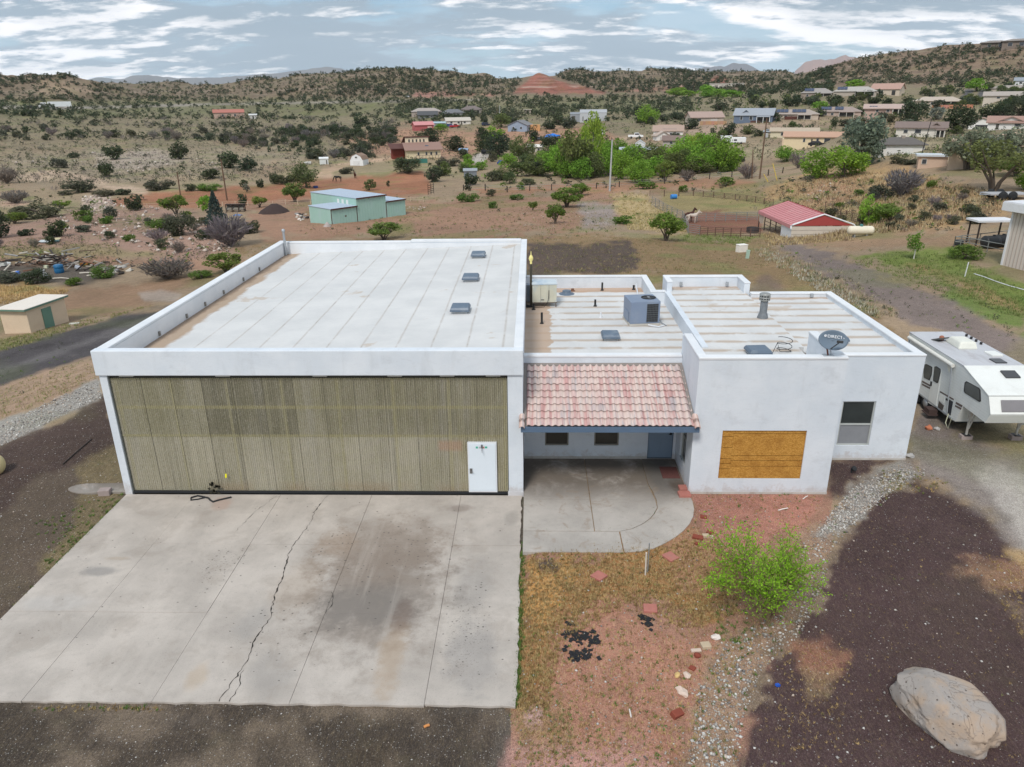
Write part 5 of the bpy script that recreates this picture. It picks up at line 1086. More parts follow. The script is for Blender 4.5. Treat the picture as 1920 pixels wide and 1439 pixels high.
# ================================================================== the valley's houses
PT = MC()
WG = glass('far_window', (.05, .055, .065), .15)
SOL = M('solar_sheet', (.035, .05, .10), .3, .15, 1, spec=.6)
def oc(o, c): o.color = (*c, 1); return o
def house(px, py, w, d, wh, rh, roof, wall, rc, label, rz=0.0, name='house', cat='house', wins=(), doors=(), garage=(), solar=(), porch=None, dc=(.10, .09, .08), ov=.45, chim=(), gc=(.55, .53, .5), trim=None):
    """a house with its foot at (px, py); sizes in photograph pixels at that distance; rz turns it"""
    gy = lambda q_: tuple(v*.72+.28*(sum(q_)/3) for v in q_); wall = gy(wall); rc = gy(rc)
    p = at(px, py); k = mpp(p); W_, D_, H_, RH = w*k, d*k, wh*k, rh*k
    az = math.atan2(p[0]-CAM[0], p[1]-CAM[1]); t = empty(name, (p[0], p[1], p[2]), -az+rz, label, cat)
    a, b = -W_/2, W_/2
    m = MB(); m.box(a, b, 0, D_, -3, H_)
    if roof == 'gable': m.extr([(0, H_), (D_, H_), (D_/2, H_+RH-.05)], 'x', a, b)
    if roof == 'gablef': m.extr([(a, H_), (b, H_), (0, H_+RH-.05)], 'y', 0, D_)
    oc(m.obj('wall', PT, t), wall)
    r = MB(); th = .18; s = ov
    if roof == 'gable':
        z0 = H_-s*RH/(D_/2)
        for sg in (0, 1):
            e = -s if sg == 0 else D_+s
            r.extr([(e, z0), (D_/2, H_+RH), (D_/2, H_+RH+th), (e, z0+th)], 'x', a-s, b+s)
    elif roof == 'gablef':
        z0 = H_-s*RH/(W_/2)
        for e in (a-s, b+s): r.extr([(e, z0), (0, H_+RH), (0, H_+RH+th), (e, z0+th)], 'y', -s, D_+s)
    elif roof == 'hip':
        q = min(W_, D_)/2*.98; x0, x1 = a-s, b+s; y0, y1 = -s, D_+s
        top = [(a+q, D_/2), (b-q, D_/2)] if W_ >= D_ else [(0, q), (0, D_-q)]
        V = [(x0, y0, H_), (x1, y0, H_), (x1, y1, H_), (x0, y1, H_), (x0, y0, H_-.15), (x1, y0, H_-.15), (x1, y1, H_-.15), (x0, y1, H_-.15), (*top[0], H_+RH), (*top[1], H_+RH)]
        Fh = [(0, 1, 9, 8), (1, 2, 9), (2, 3, 8, 9), (3, 0, 8)] if W_ >= D_ else [(0, 1, 8), (1, 2, 9, 8), (2, 3, 9), (3, 0, 8, 9)]
        r.add(V, Fh+[(4, 5, 1, 0), (5, 6, 2, 1), (6, 7, 3, 2), (7, 4, 0, 3), (7, 6, 5, 4)])
    elif roof == 'shed': r.extr([(-s, H_), (D_+s, H_+RH), (D_+s, H_+RH+th), (-s, H_+th)], 'x', a-s, b+s); oc(MB().extr([(0, H_), (D_, H_), (D_, H_+RH)], 'x', a, b).obj('gable_wall', PT, t), wall)
    elif roof == 'flat': r.box(a-s, b+s, -s, D_+s, H_+.01, H_+.3)
    elif roof == 'gambrel':
        pr = [(a-.1, H_), (a*.72, H_+RH*.62), (0, H_+RH), (b*.72, H_+RH*.62), (b+.1, H_)]
        pi = [(x*.93, z-.13) for x, z in pr][::-1]; r.extr(pr+pi, 'y', -.15, D_+.15)
        oc(MB().extr([(a, H_), (b, H_), (b*.68, H_+RH*.56), (0, H_+RH*.9), (a*.68, H_+RH*.56)], 'y', 0, D_).obj('gable_wall', PT, t), wall)
    ro = oc(r.obj('roof', PT, t), rc)
    for (u, v, ww, hh) in wins:
        f = oc(MB().box(a+(u-ww/2)*W_-.08, a+(u+ww/2)*W_+.08, -.09, -.01, v*H_-.08, (v+hh)*H_+.08).obj('window', PT, t), trim or (.62, .61, .58))
        MB().box(a+(u-ww/2)*W_, a+(u+ww/2)*W_, -.12, -.091, v*H_, (v+hh)*H_).obj('pane', WG, f)
    for (u, ww, hh) in doors: oc(MB().box(a+(u-ww/2)*W_, a+(u+ww/2)*W_, -.07, -.01, 0, hh*H_).obj('door', PT, t), dc)
    for (u, ww, hh) in garage: oc(MB().box(a+(u-ww/2)*W_, a+(u+ww/2)*W_, -.06, -.01, 0, hh*H_).obj('garage_door', PT, t), gc)
    for (u, ww) in solar:
        if roof in ('gable', 'hip'):
            sl = RH/(D_/2+(s if roof == 'gable' else s)); y0, y1 = D_*.10, D_*.42; z = lambda y: H_+(y+s)*sl*(1 if roof == 'hip' else 1)-(s*RH/(D_/2) if roof == 'gable' else 0)+.28
            for j in range(3):
                xa = a+(u-ww/2+ww*j/3)*W_; MB().add([(xa, y0, z(y0)), (xa+ww*W_/3-.08, y0, z(y0)), (xa+ww*W_/3-.08, y1, z(y1)), (xa, y1, z(y1)), (xa, y0, z(y0)-.06), (xa+ww*W_/3-.08, y0, z(y0)-.06), (xa+ww*W_/3-.08, y1, z(y1)-.06), (xa, y1, z(y1)-.06)],
                                                       [(0, 1, 2, 3), (4, 5, 1, 0), (5, 6, 2, 1), (7, 4, 0, 3)]).obj('solar_panel', SOL, ro)
    if porch:
        u0, u1, hh, dp = porch; x0, x1 = a+u0*W_, a+u1*W_; q = oc(MB().extr([(-dp*k, hh*H_), (-.02, hh*H_+.35), (-.02, hh*H_+.5), (-dp*k, hh*H_+.14)], 'x', x0, x1).obj('porch_roof', PT, t), rc)
        for j in range(3): x = x0+.15+(x1-x0-.3)*j/2; oc(MB().box(x-.1, x+.1, -dp*k+.1, -dp*k+.3, -2, hh*H_+.02).obj('post', PT, t), trim or (.55, .53, .48))
        MB().box(x0+.2, x1-.2, -.06, -.012, 0, hh*H_*.92).obj('porch_shade_sheet', M('painted_porch_shade', (.06, .058, .055), .8), t)  # dark sheet on the flat wall: shade under the porch roof, painted in
    for (u, hh) in chim: oc(MB().box(a+u*W_-.3, a+u*W_+.3, D_*.4, D_*.4+.6, H_, H_+RH+hh*k).obj('chimney', PT, ro), (.35, .30, .26))
    return t
c = lin
tan, cream, white = c(196, 178, 158), c(214, 200, 172), c(222, 220, 216)
tanroof, brownroof, greyroof = c(176, 160, 146), c(140, 112, 100), c(128, 128, 130)
# far left and under the hills
house(430, 222, 54, 22, 10, 5, 'gable', c(196,160,140), c(186,104,84), 'long low pink house with red tiled roof alone in the left scrub', wins=[(.3,.3,.06,.4),(.7,.3,.06,.4)])
house(475, 223, 13, 10, 6, 2, 'shed', white, c(205,205,205), 'small white shed right of the pink red-roofed house in the scrub', name='shed', cat='shed', doors=[(.5,.2,.8)])
house(1362, 164, 62, 16, 6, 1, 'flat', c(214,204,190), c(222,214,200), 'long pale flat building at the foot of the middle ridge', name='building', cat='building', garage=[(.2,.1,.6),(.5,.1,.6),(.8,.1,.6)], gc=(.25,.22,.2))
# valley centre
house(800, 218, 56, 26, 8, 6, 'hip', c(176,158,146), c(168,156,148), 'tan house with pale hip roof, leftmost of the row below the mesa', wins=[(.3,.3,.08,.4),(.7,.3,.08,.4)])
house(802, 222, 36, 18, 6, 6, 'gable', c(120,120,122), c(84,86,90), 'dark grey house in front of the leftmost tan house below the mesa', wins=[(.3,.3,.1,.4),(.7,.3,.1,.4)])
house(850, 219, 40, 22, 7, 6, 'hip', c(150,150,150), c(112,114,120), 'grey house with hip roof in middle of the row below the mesa', porch=(.1,.5,.8,4), wins=[(.75,.3,.12,.4)])
house(884, 214, 38, 24, 8, 6, 'hip', c(150,136,126), c(122,108,104), 'brown house with covered porch, rightmost of the row below the mesa', porch=(.1,.9,.8,4), chim=[(.3,2)])
house(989, 214, 13, 10, 7, 2, 'flat', c(170,152,136), c(190,176,160), 'tiny tan outbuilding among junipers under the mesa', name='outbuilding', cat='shed', doors=[(.5,.3,.8)])
house(796, 246, 36, 22, 11, 5, 'gable', c(188,78,82), c(214,130,132), 'bright red metal barn beside the blue roofed carport', name='barn', cat='barn', rz=.25, garage=[(.78,.22,.75)], gc=(.72,.5,.45))
house(824, 238, 22, 14, 6, 2, 'shed', c(150,160,170), c(160,190,205), 'open carport with pale blue roof right of the red barn', name='carport', cat='carport')
house(860, 234, 46, 22, 7, 5, 'gable', c(224,216,204), c(196,186,172), 'cream ranch house behind the red and blue parked cars', wins=[(.2,.35,.08,.4),(.5,.35,.08,.4),(.75,.35,.08,.4)], doors=[(.62,.05,.8)], rz=.2)
house(970, 247, 38, 34, 11, 8, 'gablef', c(140,160,186), c(128,128,132), 'light blue house with white trim beside the orange container', rz=-.35, wins=[(.3,.4,.1,.35),(.7,.4,.1,.35)], trim=(.75,.76,.78))
house(1000, 246, 25, 9, 10, .5, 'flat', c(216,150,70), c(222,160,84), 'orange shipping container beside the light blue house', name='container', cat='container', ov=.02, doors=[(.5,.02,.95)])
house(1112, 229, 50, 30, 16, 5, 'gable', c(186,190,196), c(168,172,178), 'large pale grey metal workshop below the mesa', name='workshop', cat='building', ov=.1, wins=[(.12,.1,.03,.5)], garage=[(.9,.12,.55)], gc=(.45,.46,.48))
house(1078, 229, 18, 24, 13, 3, 'shed', c(150,156,164), c(140,146,154), 'grey lean-to joined to left end of the large metal workshop', name='annex', cat='building', ov=.1, doors=[(.35,.35,.8)])
# the brown-roofed house in the middle
p_ = at(795, 297); k_ = mpp(p_); hx = empty('house', (p_[0], p_[1], p_[2]), .32, 'cream house with clerestory windows, brown roof and brick carport side', 'house')
q_ = lambda *b: MB().box(*[v*k_ for v in b])
oc(q_(-32, 32, 0, 40, -30, 15).obj('wall', PT, hx), c(222,206,174)); oc(q_(-30, 14, 22, 24, 15, 36).obj('clerestory_wall', PT, hx), c(220,204,180))
oc(MB().extr([(-4*k_, 14*k_), (22*k_, 26*k_), (22*k_, 27.4*k_), (-4*k_, 15.2*k_)], 'x', -36*k_, 36*k_).obj('roof', PT, hx), c(148,120,110))
oc(MB().extr([(20*k_, 37*k_), (52*k_, 25*k_), (52*k_, 26.2*k_), (20*k_, 38.4*k_)], 'x', -33*k_, 16*k_).obj('roof', PT, hx), c(104,72,66))
for i in range(5): q_(-24+7*i, -21.4+7*i, 21.6, 21.95, 28, 33).obj('window', WG, hx)
for x_ in (-10, 5, 14, 24): f_ = oc(q_(x_-1.8, x_+1.8, -.5, -.1, 5, 11).obj('window', PT, hx), (.5, .49, .47)); q_(x_-1.4, x_+1.4, -.8, -.55, 5.4, 10.6).obj('pane', WG, f_)
oc(q_(-56, -33, 20, 40, -30, 16).obj('carport_wall', M('brick_red', c(120,56,46), .9, .25, 3), hx), (.3, .1, .08))
oc(MB().extr([(10*k_, 17*k_), (46*k_, 24*k_), (46*k_, 25*k_), (10*k_, 18*k_)], 'x', -60*k_, -32*k_).obj('carport_roof', PT, hx), c(96,62,56))
oc(q_(-16, 34, -9, -1, -1, 0).obj('deck', PT, hx), c(120,104,92))
for i in range(9): oc(q_(-16+6*i, -15.4+6*i, -9, -8.5, 0, 6).obj('deck_post', PT, hx), c(132,116,104))
oc(q_(-16, 34, -9, -8.6, 5.4, 6.2).obj('deck_rail', PT, hx), c(140,122,108)); q_(5, 11, 8, 13, 18, 22.5).obj('skylight', SKYL, hx)
house(669, 311, 27, 22, 11, 11, 'gambrel', c(228,230,232), c(150,118,94), 'white barn shaped shed with brown gambrel roof at the arena corner', name='barn_shed', cat='shed', rz=-.5, garage=[(.5,.5,.75)], gc=(.7,.7,.7), wins=[(.5,1.25,.14,.2)])
house(608, 309, 16, 10, 10, 2, 'shed', c(214,220,220), c(226,228,228), 'small white shed left of the barn shaped shed', name='shed', cat='shed', ov=.15, doors=[(.8,.12,.8)])
house(577, 308, 12, 6, 2, .5, 'flat', c(200,200,198), c(224,224,222), 'low white open shelter left of the small white shed', name='low_shelter', cat='shelter', ov=.1)
house(882, 333, 24, 14, 11, 3, 'shed', c(120,128,140), c(150,158,168), 'small blue grey shed in the trees above the post fence', name='shed', cat='shed', ov=.2, doors=[(.3,.2,.8)])
# houses in and behind the trees, centre right
house(1004, 286, 28, 14, 10, 3, 'gable', c(206,196,180), c(226,222,214), 'cream trailer home half hidden behind dark junipers', name='mobile_home', cat='house', wins=[(.3,.4,.12,.3),(.7,.4,.12,.3)])
house(1252, 260, 54, 26, 14, 8, 'gable', c(222,220,216), c(176,146,128), 'white house with solar panels and tan roof behind the centre trees', solar=[(.55,.5)], wins=[(.3,.35,.08,.35),(.6,.35,.08,.35),(.85,.35,.08,.35)])
house(1243, 263, 26, 18, 8, 7, 'gablef', c(226,224,220), c(190,168,152), 'white gabled garage in front of the solar panelled white house', name='garage', cat='garage', rz=.4, garage=[(.5,.5,.7)])
house(1200, 280, 18, 18, 9, 6, 'gablef', c(216,220,226), c(198,202,208), 'white gabled shed with roller door among the centre trees', name='shed', cat='shed', garage=[(.5,.6,.85)], gc=(.72,.73,.75), ov=.12)
house(1196, 292, 66, 22, 10, 2.5, 'shed', c(90,94,104), c(172,182,196), 'dark mobile home with pale metal roof behind the green trees', name='mobile_home', cat='house', wins=[(.2,.4,.1,.3),(.5,.4,.1,.3)])
house(1178, 303, 36, 22, 10, 2.5, 'shed', c(100,104,112), c(160,170,186), 'grey roofed trailer low behind the utility pole trees', name='mobile_home', cat='house')
house(1268, 275, 50, 26, 11, 7, 'gable', c(176,168,160), c(132,108,98), 'grey house with brown roof behind the bright green trees', wins=[(.3,.4,.1,.35)])
house(1265, 246, 60, 20, 6, 4, 'gable', c(200,184,166), c(178,140,120), 'low house with clay brown roof behind the solar panelled house', wins=[(.4,.3,.06,.4)])
# row on the right
house(1326, 232, 62, 40, 11, 9, 'gable', c(192,176,158), c(176,146,132), 'tan house with pinkish roof and wooden fence, left end of the right row', rz=.3, wins=[(.25,.4,.1,.4)], garage=[(.7,.2,.7)])
house(1411, 230, 70, 40, 13, 11, 'gable', c(96,116,142), c(150,158,170), 'slate blue house with white trimmed gables and light grey roof', wins=[(.2,.35,.06,.5),(.45,.35,.08,.5)], porch=(.6,.95,.75,6), trim=(.75,.76,.78), rz=-.15)
house(1397, 230, 24, 22, 12, 10, 'gablef', c(116,134,154), c(170,176,184), 'projecting gabled wing of the slate blue house', name='house_wing', cat='house', wins=[(.5,.35,.3,.5)], trim=(.78,.79,.8))
house(1490, 224, 82, 36, 9, 8, 'hip', c(196,176,156), c(168,152,140), 'tan house with two rows of solar panels behind a brown fence', solar=[(.22,.26),(.58,.3)], wins=[(.3,.3,.06,.4)], porch=(.55,.85,.8,5))
house(1572, 219, 76, 34, 9, 8, 'hip', c(186,160,144), c(158,138,128), 'tan house with covered patio right of the fenced solar house', solar=[(.2,.25),(.5,.2)], porch=(.5,.85,.85,5), wins=[(.2,.3,.06,.4),(.35,.3,.06,.4)])
house(1660, 213, 72, 30, 9, 6, 'gable', c(198,160,144), c(186,158,146), 'pink tan house with a solar panel left of the dark tree', solar=[(.2,.2)], wins=[(.3,.3,.06,.45),(.55,.3,.06,.45)], porch=(.65,.95,.85,5))
house(1756, 199, 82, 34, 9, 7, 'hip', c(196,178,158), c(188,170,152), 'tan house with hip roof above the pink terrace wall', porch=(.6,.95,.85,5), wins=[(.2,.3,.05,.4),(.4,.3,.05,.4)])
house(1531, 184, 56, 30, 9, 8, 'hip', c(160,140,126), c(156,148,142), 'brown house with large patio at foot of the right hill, leftmost there', solar=[(.25,.3)], porch=(.45,.95,.85,5), wins=[(.2,.3,.06,.4)])
house(1602, 180, 74, 32, 8, 8, 'hip', c(180,166,150), c(174,168,160), 'long grey roofed house left of the gabled one under the right hill', solar=[(.2,.24)], porch=(.5,.95,.85,5))
house(1658, 179, 52, 30, 11, 9, 'gable', c(206,188,164), c(186,142,124), 'tan gabled house with arched entry under the right hill', rz=-.3, doors=[(.8,.12,.75)], wins=[(.4,.3,.08,.4)], dc=(.05,.05,.05))
house(1890, 188, 80, 24, 8, 6, 'gable', c(206,192,176), c(170,158,148), 'cream house right of the asphalt turning loop', wins=[(.3,.35,.06,.35),(.6,.35,.06,.35)])
house(1900, 172, 74, 22, 6, 5, 'hip', c(190,176,160), c(160,148,138), 'tan house higher up behind the cream house by the loop', wins=[(.3,.3,.06,.4)])
house(1916, 160, 26, 18, 8, 5, 'gable', c(226,230,236), c(140,150,160), 'white house with blue grey roof near right edge below the hill', wins=[(.4,.3,.15,.4)])
house(1864, 91, 44, 26, 10, 4, 'hip', c(130,112,98), c(140,130,122), 'brown flat roofed house on the hilltop, left wing', wins=[(.3,.25,.12,.5),(.7,.25,.12,.5)], ov=1.0)
house(1908, 90, 52, 30, 12, 4, 'hip', c(134,116,102), c(142,132,124), 'main house with wide eaves on the hilltop at right', wins=[(.25,.25,.14,.5),(.6,.25,.14,.5)], ov=1.0)
# nearer on the right
house(1488, 259, 84, 22, 12, 5, 'gable', c(216,202,166), c(186,166,140), 'pale yellow mobile home behind the longer yellow one', name='mobile_home', cat='house', wins=[(.25,.35,.05,.4),(.6,.35,.05,.4)])
house(1528, 274, 112, 22, 17, 7, 'gable', c(232,208,160), c(196,150,120), 'long yellow mobile home with orange brown roof and two parked cars', name='mobile_home', cat='house', wins=[(.32,.42,.03,.35),(.53,.42,.035,.35),(.68,.40,.09,.38),(.9,.42,.03,.35)], doors=[(.44,.025,.7)])
house(1474, 277, 16, 12, 14, .5, 'flat', c(226,196,158), c(230,204,170), 'cream block store at left end of the long yellow mobile home', name='store_shed', cat='shed', ov=.05)
house(1690, 289, 78, 40, 17, 12, 'hip', c(226,222,216), c(104,98,94), 'white house with dark grey hip roof and garage door below the ridge', rz=.28, garage=[(.45,.6,.6)], gc=(.74,.73,.72), chim=[(.55,3)])
house(1724, 257, 82, 30, 17, 8, 'gable', c(220,212,200), c(132,112,104), 'white house with brown roof and bay window behind the grey roofed house', wins=[(.2,.4,.08,.3),(.45,.4,.12,.35)], porch=(.8,1.0,.7,6))
house(1752, 257, 24, 14, 15, 9, 'gablef', c(222,214,202), c(132,112,104), 'gabled bay with a big window on the white brown-roofed house', name='house_wing', cat='house', wins=[(.5,.3,.5,.5)])
house(1840, 243, 44, 30, 12, 8, 'gablef', c(228,226,222), c(176,140,124), 'white garage with dark open door left of the white bungalow', name='garage', cat='garage', garage=[(.55,.6,.65)], gc=(.035,.035,.04))  # garage_door here is a near-black sheet painted as the unlit inside
house(1897, 243, 80, 30, 13, 9, 'gable', c(228,226,222), c(168,128,112), 'white bungalow with brown roof near the right edge', wins=[(.6,.4,.12,.35)], doors=[(.2,.06,.7)])
house(1893, 243, 40, 16, 14, 8, 'gablef', c(230,228,224), c(168,128,112), 'gabled front of the white bungalow near the right edge', name='house_wing', cat='house', wins=[(.5,.4,.3,.35)])
house(1747, 315, 48, 34, 20, 1, 'flat', c(206,172,144), c(196,206,214), 'small tan flat roofed outbuilding with blue fascia on the ridge', name='outbuilding', cat='shed', ov=.4, wins=[(.2,.35,.15,.4)], rz=.1)
house(1862, 313, 150, 40, 44, 1, 'flat', c(206,178,148), c(214,186,156), 'big tan adobe house behind the trees on the right ridge', ov=.05, wins=[(.5,.5,.04,.25)])
house(1905, 268, 60, 26, 10, 8, 'hip', c(196,160,140), c(206,172,140), 'orange tan roofed house behind the adobe house', wins=[(.5,.3,.1,.4)])
# --- vehicles
def car(px, py, L_, kind, col, label, rz=0.0, cat='car', name='parked_car', length=None):
    p = at(px, py); k = mpp(p); s = (length or L_*k)/4.6; az = math.atan2(p[0]-CAM[0], p[1]-CAM[1])
    t = empty(name, (p[0], p[1], p[2]), -az+rz, label, cat); t.scale = (s, s, s)
    body = {'suv': [(-2.3, .35), (2.3, .35), (2.3, .95), (1.2, 1.05), (.6, 1.7), (-2.0, 1.75), (-2.3, 1.1)], 'car': [(-2.3, .35), (2.3, .35), (2.3, .8), (1.3, .95), (.6, 1.42), (-1.1, 1.42), (-1.9, 1.0), (-2.3, .95)],
            'pickup': [(-2.6, .45), (2.5, .45), (2.5, 1.0), (1.4, 1.15), (.9, 1.8), (-.5, 1.8), (-.6, 1.1), (-2.6, 1.1)], 'van': [(-2.3, .35), (2.2, .35), (2.3, 1.1), (1.6, 2.1), (-2.3, 2.15)]}[kind]
    oc(MB().extr(body, 'y', -.85, .85).obj('body', PT, t, bevel=.06), col)
    gl = {'suv': [(-1.9, 1.15), (1.0, 1.15), (.6, 1.62), (-1.85, 1.66)], 'car': [(-1.5, .98), (1.15, .98), (.6, 1.36), (-1.05, 1.36)], 'pickup': [(-.35, 1.2), (1.2, 1.2), (.88, 1.7), (-.35, 1.7)], 'van': [(.3, 1.2), (1.9, 1.2), (1.5, 1.95), (.3, 1.95)]}[kind]
    MB().extr(gl, 'y', -.87, .87).obj('window', WG, t)
    wm_ = MB(); wm_.lathe([(.34, -.1), (.34, .1)], n=12); wme = wm_.mesh('wheel'); wme.materials.append(RUBBER)
    for x in (-1.45, 1.45):
        for y in (-.82, .82): link('wheel', wme, None, t, (x, y, .34), (R(90), 0, 0))
    return t
car(845, 239, 14, 'suv', c(40,90,170), 'blue car parked left of the red pickup by the cream house', length=4.4); car(853, 240, 12, 'pickup', c(170,36,34), 'red pickup parked beside the blue car by the cream house', length=4.8, cat='pickup', name='pickup_truck')
car(911, 236, 11, 'suv', c(50,58,80), 'dark car parked left of the yellow green tree', rz=.5, length=4.2); car(914, 290, 18, 'suv', c(28,30,34), 'black car on the concrete drive among dark trees', length=4.4, rz=.2)
car(1192, 260, 26, 'pickup', c(232,234,236), 'white pickup in the dirt lot right of the poplars', length=5.2, cat='pickup', name='pickup_truck'); car(1519, 274, 24, 'suv', c(140,30,40), 'dark red car parked by the yellow mobile home', length=4.5)
car(1531, 275, 22, 'car', c(40,38,44), 'black car in front of the dark red car by the yellow home', length=4.4); car(1125, 254, 12, 'van', c(232,232,230), 'white camper van left of the white pickup', length=4.6, cat='van', name='camper_van')
car(1012, 263, 12, 'car', c(110,120,134), 'grey car near the blue tarpaulin heap', length=4.2); car(58, 204, 9, 'suv', c(40,42,46), 'dark car on the highway left of the white truck', length=4.6); car(765, 183, 7, 'car', c(220,222,224), 'white car on the highway below the mesa', length=4.4)
car(1486, 275, 14, 'car', c(60,66,80), 'dark blue car beside the cream block store', length=4.2); car(763, 290, 16, 'suv', c(44,52,60), 'dark car under the carport of the brown roofed house', length=4.2, rz=.3); car(737, 289, 8, 'van', c(236,238,240), 'white caravan end-on beside the brick carport wall', rz=1.4, length=3.4, cat='van', name='caravan')
car(938, 308, 9, 'pickup', c(30,70,140), 'small blue tractor truck at the end of the concrete drive', rz=1.2, length=2.8, cat='truck', name='small_truck'); car(1442, 250, 12, 'car', c(170,180,190), 'silver car behind the white box trailer', length=4)
p_ = at(103, 204); tr = empty('semi_truck', (p_[0], p_[1], p_[2]), -.0+.55, 'white articulated lorry on the far left highway', 'lorry'); s_ = 20/18*.9; tr.scale = (s_, s_, s_)
oc(MB().box(-3.5, 9.5, -1.25, 1.25, 1.1, 4.1).obj('trailer', PT, tr), c(228,232,234)); oc(MB().box(-7.4, -4.2, -1.2, 1.2, .8, 3.6).box(-8.6, -7.4, -1.1, 1.1, .8, 2.2).obj('cab', PT, tr, bevel=.1), c(236,238,240))
MB().box(-7.43, -6.2, -1.22, 1.22, 2.3, 3.2).obj('window', WG, tr)
for x in (-7.6, -4.4, 7.2, 8.5):
    for y in (-1.1, 1.1): MB().lathe([(.5, -.15), (.5, .15)], n=12).obj('wheel', RUBBER, tr, loc=(x, y, .5), rot=(R(90), 0, 0))
for px, py, L_, lab in ((1384, 271, 28, 'white box trailer standing behind the bright green trees'), (1362, 268, 20, 'smaller white camper trailer left of the white box trailer')):
    p = at(px, py); k = mpp(p); t = empty('box_trailer', tuple(p), -math.atan2(p[0]-CAM[0], p[1]-CAM[1])+.2, lab, 'trailer')
    oc(MB().box(-L_*k/2, L_*k/2, 0, 2.2, .5, 12*k).obj('body', PT, t, bevel=.1), c(228,230,232)); MB().box(-L_*k*.3, -L_*k*.1, -.03, .0, 6*k, 9*k).obj('window', WG, t)
    for x in (-.2, .2): MB().lathe([(.35, -.1), (.35, .1)], n=12).obj('wheel', RUBBER, t, loc=(L_*k*x, .1, .35), rot=(R(90), 0, 0))
# --- garden fences and terrace walls
def fence(px0, py0, px1, py1, hpx, col, label, n=None, cat='fence', name='board_fence'):
    a = at(px0, py0); b = at(px1, py1); k = mpp(a); h = hpx*k; d = b-a; L_ = math.hypot(d[0], d[1]); rz = math.atan2(d[1], d[0]); n = n or max(3, int(L_/2.4))
    t = empty(name, tuple(a), rz, label, cat)
    for i in range(n):
        z0 = d[2]*i/n; x0, x1 = L_*i/n, L_*(i+1)/n
        o = oc(MB().box(x0+.03, x1-.05, -.03, .03, z0-.6, z0+h).obj('panel', PT, t), tuple(v*rnd.uniform(.85, 1.1) for v in col)); oc(MB().box(x0-.05, x0+.03, -.06, .06, z0-.6, z0+h+.1).obj('post', PT, t), tuple(v*.8 for v in col))
    return t
fence(1308, 234, 1362, 234, 6, c(206,158,128), 'orange wooden fence in front of the left tan house'); fence(1392, 231, 1425, 231, 4, c(96,72,60), 'dark brown fence under the slate blue house')
fence(1471, 225, 1536, 225, 6, c(92,56,46), 'dark red brown fence before the solar panelled tan house'); fence(1747, 204, 1824, 203, 6, c(206,150,122), 'pink terrace wall with openings below the hip roofed house', name='terrace_wall', cat='wall')
fence(1655, 292, 1722, 288, 3, c(214,212,206), 'low white fence along the grey roofed white house'); fence(760, 308, 802, 306, 8, c(70,120,112), 'green shade screen below the brown roofed house', n=4, name='shade_screen', cat='screen')
# ================================================================== things on and round the building
def zat(px, py, y): d = ray(px, py); t = (y-CAM[1])/d[1]; return CAM+d*t
def xat(px, py, x): d = ray(px, py); return CAM+d*(x-CAM[0])/d[0]
ACM = M('unit_blue_grey', c(122, 136, 158), .45, .06, 1.5, dirt=.2, dcol=(.35, .36, .36), spec=.45)
t = empty('air_conditioner', (4.72, 8.3, 3.36), .12, 'blue grey packaged air conditioner with top fan on the middle flat roof', 'air conditioner')
MB().box(-.60, .60, -.60, .58, .08, .98).obj('casing', ACM, t, bevel=.015)
MB().box(-.62, .62, -.62, .60, 0, .08).obj('base_rail', M('rail_pale', (.5, .48, .44), .7, .2), t)
cg = MB().box(.06, .52, -.612, -.602, .14, .88).obj('coil_grille', M('coil_dark', (.035, .038, .042), .6), t)
gr = MB()
for i in range(8): gr.box(.06, .52, -.622, -.613, .17+.09*i, .18+.09*i)
for i in range(8): gr.box(.08+.06*i, .085+.06*i, -.622, -.613, .14, .88)
tag(gr.obj('grille_wire', M('wire_grey', (.18, .19, .2), .5, metal=.5), cg), kind='stuff')
MB().box(.603, .612, -.5, .48, .14, .88).obj('coil_grille', M('coil_dark', (.03,)*3), t)
fa = MB().lathe([(.30, .981), (.30, 1.0), (.27, 1.0), (.27, .985), (.02, .985)], (.27, .02, 0), 24).obj('fan_ring', M('fan_black', (.02, .021, .023), .6), t)
for k in range(4): MB().cbox((.27+.13*math.cos(k*1.57), .02+.13*math.sin(k*1.57), .992), (.22, .09, .008), rz=k*1.57).obj('blade', M('blade_grey', (.07, .07, .075), .5), fa)
MB().lathe([(.05, .99), (.05, 1.015)], (.27, .02, 0), 10).obj('hub', GREYM, fa); MB().box(-.63, -.602, -.3, .3, .1, .5).obj('access_panel', ACM, t, bevel=.006)
tag(MB().tube([(4.9, 7.55, 3.44), (5.3, 7.42, 3.40), (5.55, 7.6, 3.40)], .025, 6).obj('drain_pipe', WHITE), 'white drain pipe lying in front of the rooftop air conditioner', 'pipe')
tag(MB().tube([(5.35, 8.3, 3.6), (5.5, 7.9, 3.42), (5.65, 7.6, 3.38)], .02, 6).obj('conduit', GREYM), 'thin grey conduit leaning by right side of the air conditioner', 'conduit')
tag(MB().tube([(4.95, 10.5, 3.5), (5.2, 13.6, 3.62)], .03, 6).obj('long_pipe', WHITE), 'white pipe running from the air conditioner to the back parapet', 'pipe')
COOL = M('cooler_cream', c(200, 198, 180), .6, .12, 2, dirt=.5, dcol=c(150, 176, 196), sq=(1.5, 1, .6))
t = empty('evaporative_cooler', (.82, 11.05, 3.35), .02, 'cream evaporative cooler with flaked blue top on steel legs', 'cooler')
MB().box(-.53, .53, -.45, .45, .2, .98).obj('cabinet', COOL, t, bevel=.01); MB().box(-.55, .55, -.47, .47, .981, 1.03).obj('lid', M('cooler_lid', c(196, 206, 212), .6, .1, 3, dirt=.6, dcol=c(140, 170, 196)), t, bevel=.008)
for x in (-.17, .19): MB().box(x-.006, x+.006, -.462, -.452, .22, .97).obj('seam', M('cooler_seam', (.3, .29, .25), .7), t)
